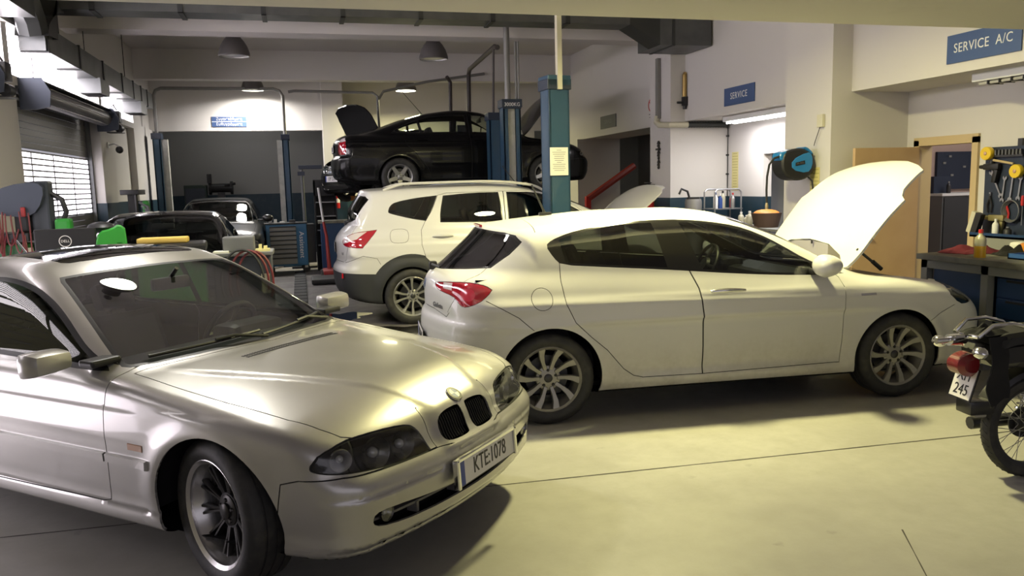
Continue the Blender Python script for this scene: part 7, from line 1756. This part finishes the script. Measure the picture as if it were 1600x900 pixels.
b = MB(); b.box((-.23, -.03, 1.06), (.23, .02, 1.365), bev=.012); b.build('screen_back', 'black', t); b = MB(); b.box((-.04, .0, .62), (.04, .04, 1.05)); b.build('neck', 'black', t); b = MB(); b.box((-.24, -.16, .58), (.20, .14, .62)); 
for s in (-.22, .14): b.box((s, -.12, 0), (s + .04, .12, .58))
b.build('stand', 'dark_steel', t)
q = frame_mtx((0, -.031, 1.262), (1, 0, 0), (0, 0, 1)); b = MB(); b.lathe([(.042, 0), (.042, .002), (.048, .002), (.048, 0)], 28, 0, q, cap=False, closed=True); b.build('logo_ring', 'plate_white', t); text_mesh('DELL', .030, q @ Matrix.Translation((0, 0, .0005)), 'plate_white', 'logo_lettering', t, .001)
t = thing('green_clamp_stand', 'bright green curved stand left of the dark low coupe', 'stand', (-1.56, 7.42, 0), .2)
b = MB(); pr = smooth_poly([(-.14, .2), (-.14, 1.20), (-.10, 1.33), (.0, 1.35), (.06, 1.39), (.12, 1.33), (.13, .2), (.08, .2), (.075, 1.22), (.03, 1.22), (.02, .2)], 1); b.prism(pr, .12, Matrix.Translation((0, .06, 0)) @ Matrix.Rotation(PI / 2, 4, 'X'), 0, .012); b.build('frame', 'green', t)
b = MB(); b.box((-.18, -.15, 0), (.20, .15, .20), bev=.02); b.build('base', 'black', t); b = MB(); b.sphere((-.08, .1, 1.36), (.11, .10, .05), 12); b.build('seat_pad', 'dark_steel', t)
t = thing('waste_bin', 'green wheeled bin with a black lid in front of the dark low coupe', 'bin', (-1.07, 7.25, 0), .08)
b = MB(); b.box((-.26, -.2, .10), (.26, .2, 1.14), bev=.03); b.build('bin_body', 'green', t); b = MB(); b.box((-.28, -.22, 1.14), (.28, .22, 1.22), bev=.03); b.box((.16, -.23, 1.05), (.27, -.19, 1.2)); b.build('lid', 'black', t)
for s in (-.2, .2): b = MB(); b.lathe([(0, -.03), (.10, -.03), (.10, .03), (0, .03)], 18, axis='x', mtx=Matrix.Translation((s, .16, .10))); b.build('wheel', 'rubber', t)
b = MB(); b.box((-1.32, 7.12, 1.222), (-.93, 7.30, 1.27), bev=.015); o = b.build('sponge', mat('yellow_sponge', (.60, .42, .10), .9)); tag(o, 'long yellow sponge lying on the green bin lid', 'sponge')
t = thing('service_cart', 'dark service cart with coiled hoses behind the silver windscreen', 'cart', (-.49, 7.42, 0), 0)
b = MB(); b.box((-.26, -.2, .12), (.22, .2, 1.08), bev=.015); b.build('cabinet', 'bracket', t); b = MB(); b.box((-.28, -.22, 1.08), (.24, .22, 1.11), bev=.006); b.build('top', 'grey_metal', t); b = MB(); b.box((.13, -.212, .75), (.20, -.2, .92)); b.build('data_plate', 'pipe_cream', t)
b = MB(); b.box((-.18, -.10, 1.11), (.08, .12, 1.24), bev=.01); b.build('control_box', 'grey_metal', t)
for k, m in enumerate(('cable_red', 'cable_red', 'rubber')):
    b = MB(); c = (.08 - .05 * k, -.235 - .012 * k); b.tube([(c[0] + (.15 + .012 * k) * math.cos(a), c[1], .86 + (.26 + .01 * k) * math.sin(a)) for a in np.linspace(-.6 + .3 * k, 3.6, 20)], .011, 6); b.build('hose', m, t)
for (x, y) in ((-.2, -.15), (.16, -.15), (-.2, .15), (.16, .15)): b = MB(); b.lathe([(0, -.02), (.055, -.02), (.055, .02), (0, .02)], 14, axis='x', mtx=Matrix.Translation((x, y, .06))); b.build('caster', 'rubber', t)
b = MB(); b.box((-.40, 7.28, 1.11), (-.28, 7.40, 1.13)); b.box((-.37, 7.30, 1.13), (-.345, 7.34, 1.17)); b.box((-.33, 7.31, 1.13), (-.30, 7.36, 1.155)); tag(b.build('parts_dish', mat('pale_yellow', (.65, .60, .28), .6)), 'pale yellow parts dish on the service cart', 'dish')
b = MB(); b.box((-.745, 7.24, 1.11), (-.62, 7.36, 1.125)); tag(b.build('paper_pad', 'paper'), 'white pad at the left edge of the service cart', 'pad')
t = thing('tyre_changer', 'dark tyre changer with pale hoses in front of the back left pillar', 'tyre changer', (-2.62, 14.1, 0))
b = MB(); b.box((-.25, -.25, 0), (.25, .25, .75), bev=.03); b.lathe([(0, .75), (.22, .75), (.22, .80), (0, .80)], 24); b.build('base', 'green_dark', t); b = MB(); b.box((-.10, .18, .3), (.02, .28, 1.68)); b.box((-.12, -.28, 1.62), (.16, .28, 1.70), bev=.01); b.tube([(.10, -.22, 1.66), (.10, -.22, 1.22)], .025, 8); b.build('column', 'black', t)
b = MB()
for k in range(3): b.tube([(.12 + .03 * k, -.05, 1.5 - .06 * k), (.24, -.10, 1.42 - .08 * k), (.28, -.1, 1.2 - .1 * k), (.18, -.05, 1.0 - .05 * k)], .028, 8)
b.build('hose', 'grey_metal', t); b = MB(); b.box((.16, -.1, 1.22), (.26, .05, 1.52), bev=.03); b.build('tank', 'green', t)

# ------------------------------------------------------------------ light motorcycle at the right edge
M['bike_black'] = mat('bike_black_plastic', (.008, .008, .009), .35, coat=.3); M['bike_red'] = mat('bike_tail_lens', (.16, .012, .014), .25, coat=.5)
M['bike_seat'] = mat('bike_vinyl', (.010, .010, .011), .6)
t = thing('motorcycle', 'black light motorcycle at the right edge, rear end towards the cars', 'motorcycle', (3.73, 3.30, 0), R(-8))
def bike_wheel(x, r=.285):
    w = bpy.data.objects.new('wheel', None); COL.objects.link(w); w.parent = t; w.location = (x, 0, r)
    b = MB(); n = 44; pr = [(r - .062, .026), (r - .045, .036), (r - .018, .035), (r - .004, .018), (r, 0), (r - .004, -.018), (r - .018, -.035), (r - .045, -.036), (r - .062, -.026)]
    b.lathe(pr, n, axis='y', closed=True, cap=False)
    for k in range(44):
        a = 2 * PI * k / 44; ca, sa = math.cos(a), math.sin(a); ca2, sa2 = math.cos(a + .09), math.sin(a + .09)
        for s in (-1, 1): b.tube([(r * ca * .999, 0, r * sa * .999), ((r - .010) * ca2, s * .026, (r - .010) * sa2)], .0035, 4)
    b.build('tyre', 'tyre', w)
    b = MB(); b.lathe([(r - .078, .020), (r - .060, .028), (r - .056, .024), (r - .062, 0), (r - .056, -.024), (r - .060, -.028), (r - .078, -.020), (r - .074, 0)], n, axis='y', closed=True, cap=False); b.build('rim', 'dark_steel', w)
    b = MB()
    for k in range(36):
        a = 2 * PI * k / 36; s = 1 if k % 2 else -1; a2 = a + (.5 if (k // 2) % 2 else -.5); b.tube([(.05 * math.cos(a2), s * .028, .05 * math.sin(a2)), ((r - .076) * math.cos(a), s * .004, (r - .076) * math.sin(a))], .0022, 4)
    b.build('spokes', 'steel', w)
    b = MB(); b.lathe([(0, -.06), (.055, -.05), (.06, -.03), (.035, -.02), (.035, .02), (.06, .03), (.055, .05), (0, .06)], 20, axis='y'); b.lathe([(.02, .055), (.085, .055), (.085, .062), (.02, .062)], 30, axis='y', closed=True, cap=False); b.build('hub', 'dark_steel', w); return w
bike_wheel(0); bike_wheel(1.22)
b = MB()
for s in (-1, 1): b.tube([(-.02, s * .085, .285), (.40, s * .08, .33)], .020, 8)
b.build('swing_arm', 'black', t)
for s in (-1, 1):
    b = MB(); c0, c1 = Vector((.0, s * .10, .30)), Vector((.10, s * .10, .58)); b.tube([c0, c1], .010, 8); hp = [c0.lerp(c1, .15 + .6 * i / 60) + Vector((.024 * math.cos(i * .75), .024 * math.sin(i * .75), 0)) for i in range(61)]; b.tube(hp, .006, 5); b.tube([c0.lerp(c1, .65), c0.lerp(c1, .98)], .024, 10); b.build('shock_absorber', 'chrome', t)
b = MB(); pts = [(.30 * math.cos(R(a)), .30 * math.sin(R(a))) for a in range(35, 151, 6)]; V, F = [], []
for (x, z) in pts:
    for (y, k) in ((-.062, .955), (-.05, 1.03), (.05, 1.03), (.062, .955)): V.append((x * k * 1.04, y, .285 + z * k * 1.04))
for i in range(len(pts) - 1): F += [(4 * i + j, 4 * i + j + 1, 4 * i + 5 + j, 4 * i + 4 + j) for j in range(3)]
b.add(V, F, smooth=True); b.box((-.40, -.06, .375), (-.26, .06, .45), mtx=Matrix.Translation((0, 0, 0)), bev=.01); b.build('mudguard', 'bike_black', t)
b = MB(); b.box((-.37, -.055, .36), (-.30, .055, .42), bev=.012); b.build('mud_flap', mat('grey_flap', (.25, .24, .21), .7), t)
b = MB()
tail = smooth_poly([(-.36, .69), (-.30, .77), (-.05, .79), (.35, .76), (.55, .66), (.50, .50), (.25, .46), (.06, .60), (-.14, .63), (-.28, .62)], 1)
b.prism(tail, .22, Matrix.Translation((0, .11, 0)) @ Matrix.Rotation(PI / 2, 4, 'X'), 0, .035); b.build('tail_cover', 'bike_black', t)
b = MB(); b.prism(smooth_poly([(-.34, .745), (-.30, .80), (0, .83), (.25, .80), (.52, .80), (.56, .72), (.20, .735), (0, .75)], 1), .26, Matrix.Translation((0, .13, 0)) @ Matrix.Rotation(PI / 2, 4, 'X'), 0, .05); b.build('seat', 'bike_seat', t)
b = MB(); b.prism(smooth_poly([(-.46, .60), (-.47, .67), (-.38, .71), (-.33, .68), (-.34, .59), (-.40, .575)], 3), .11, Matrix.Translation((0, .055, 0)) @ Matrix.Rotation(PI / 2, 4, 'X'), 0, .025); b.build('tail_lamp', 'bike_red', t)
for s in (-1, 1):
    b = MB(); b.tube([(-.36, s * .07, .735), (-.42, s * .13, .735)], .014, 8); b.sphere((-.44, s * .16, .735), (.035, .045, .032), 12); b.build('indicator', 'chrome', t)
b = MB(); b.tube([(-.50, 0, .775), (-.40, .02, .775)], .030, 12); b.tube([(-.57, 0, .772), (-.49, 0, .775)], .016, 10); b.tube([(-.49, -.03, .792), (-.38, -.03, .795)], .014, 8); b.tube([(-.49, .04, .765), (-.38, .04, .77)], .014, 8); b.build('rack_roll', 'chrome', t)
b = MB(); b.tube([(-.40, -.09, .80), (-.33, -.10, .86), (-.22, -.10, .865), (-.12, -.10, .84), (-.06, -.10, .78)], .011, 8); b.tube([(-.40, .09, .80), (-.33, .10, .86), (-.22, .10, .865), (-.12, .10, .84), (-.06, .10, .78)], .011, 8); b.tube([(-.40, -.09, .80), (-.43, 0, .80), (-.40, .09, .80)], .011, 8); b.build('grab_rail', 'chrome', t)
plate(t, frame_mtx((-.385, .02, .535), (0, -1, 0), (.30, 0, 1)), '', w=.155, h=.165, band=False, two=('XIT', '245'), tsize=.082, sx=.9)
b = MB(); b.box((.40, -.10, .28), (.75, .10, .50), bev=.04); b.tube([(.62, -.02, .38), (.85, -.02, .36)], .06, 12); b.tube([(.5, .13, .30), (-.25, .14, .27)], .035, 10); b.build('engine', 'dark_steel', t)
b = MB(); b.tube([(.52, 0, .62), (.75, 0, .50), (.98, 0, .80)], .045, 10); b.prism(smooth_poly([(.80, .35), (.98, .80), (1.06, .82), (1.0, .5), (.88, .30)], 1), .34, Matrix.Translation((0, .17, 0)) @ Matrix.Rotation(PI / 2, 4, 'X'), 0, .03); b.build('leg_shield', 'bike_black', t)
b = MB()
for s in (-1, 1): b.tube([(1.22, s * .06, .285), (1.02, s * .06, .82)], .020, 8)
b.tube([(1.02, 0, .80), (.99, 0, .98)], .03, 8); b.tube([(.90, -.33, 1.0), (.96, -.2, 1.0), (.99, 0, .98), (.96, .2, 1.0), (.90, .33, 1.0)], .014, 8); b.build('handlebar', 'dark_steel', t)
b = MB(); b.sphere((1.06, 0, .95), (.09, .09, .09), 16); b.build('headlamp', 'chrome', t)
for s in (-1, 1): text_mesh('YAMAHA', .045, frame_mtx((-.02, s * .112, .715), (1 if s < 0 else -1, 0, 0), (0, 0, 1)), 'grey_metal', 'side_lettering', t, .002)
cloth('strap_bundle', 3.42, 3.34, .80, .11, .08, .06, 'black_cloth', 'black glove bundle strapped on the motorcycle rack', 9)
b = MB(); V, F = [], []
for i in range(9):
    z = .80 - .36 * i / 8
    for j in range(4): V.append((3.36 + .035 * j + .012 * math.sin(i * .9 + j), 3.235 - .004 * j + .010 * math.sin(i * 1.3 + j * .7) - .015 * min(1, i / 2), z + (.02 * j if i == 8 else 0)))
for i in range(8):
    for j in range(3): a = 4 * i + j; F.append((a, a + 4, a + 5, a + 1))
n_ = len(V); V += [(x, y + .006, z) for x, y, z in V]; F += [tuple(reversed([k + n_ for k in f])) for f in F[:24]]
for i in range(8): F += [(4 * i, 4 * i + n_, 4 * i + 4 + n_, 4 * i + 4), (4 * i + 3, 4 * i + 7, 4 * i + 7 + n_, 4 * i + 3 + n_)]
b.add(V, F, smooth=True); tag(b.build('hanging_cloth', 'black_cloth'), 'black rag hanging down over the motorcycle tail beside its plate', 'cloth')
# floor grate at the front
t = thing('floor_grate', 'black slotted floor grate before the silver front wheel', 'grate', (.06, 3.02, 0), .05); b = MB()
for k in range(14): b.box((-.21 + .03 * k, -.09, 0), (-.195 + .03 * k, .09, .006))
b.box((-.23, -.10, 0), (.23, -.09, .007)); b.box((-.23, .09, 0), (.23, .10, .007)); b.build('bars', 'dark_steel', t)
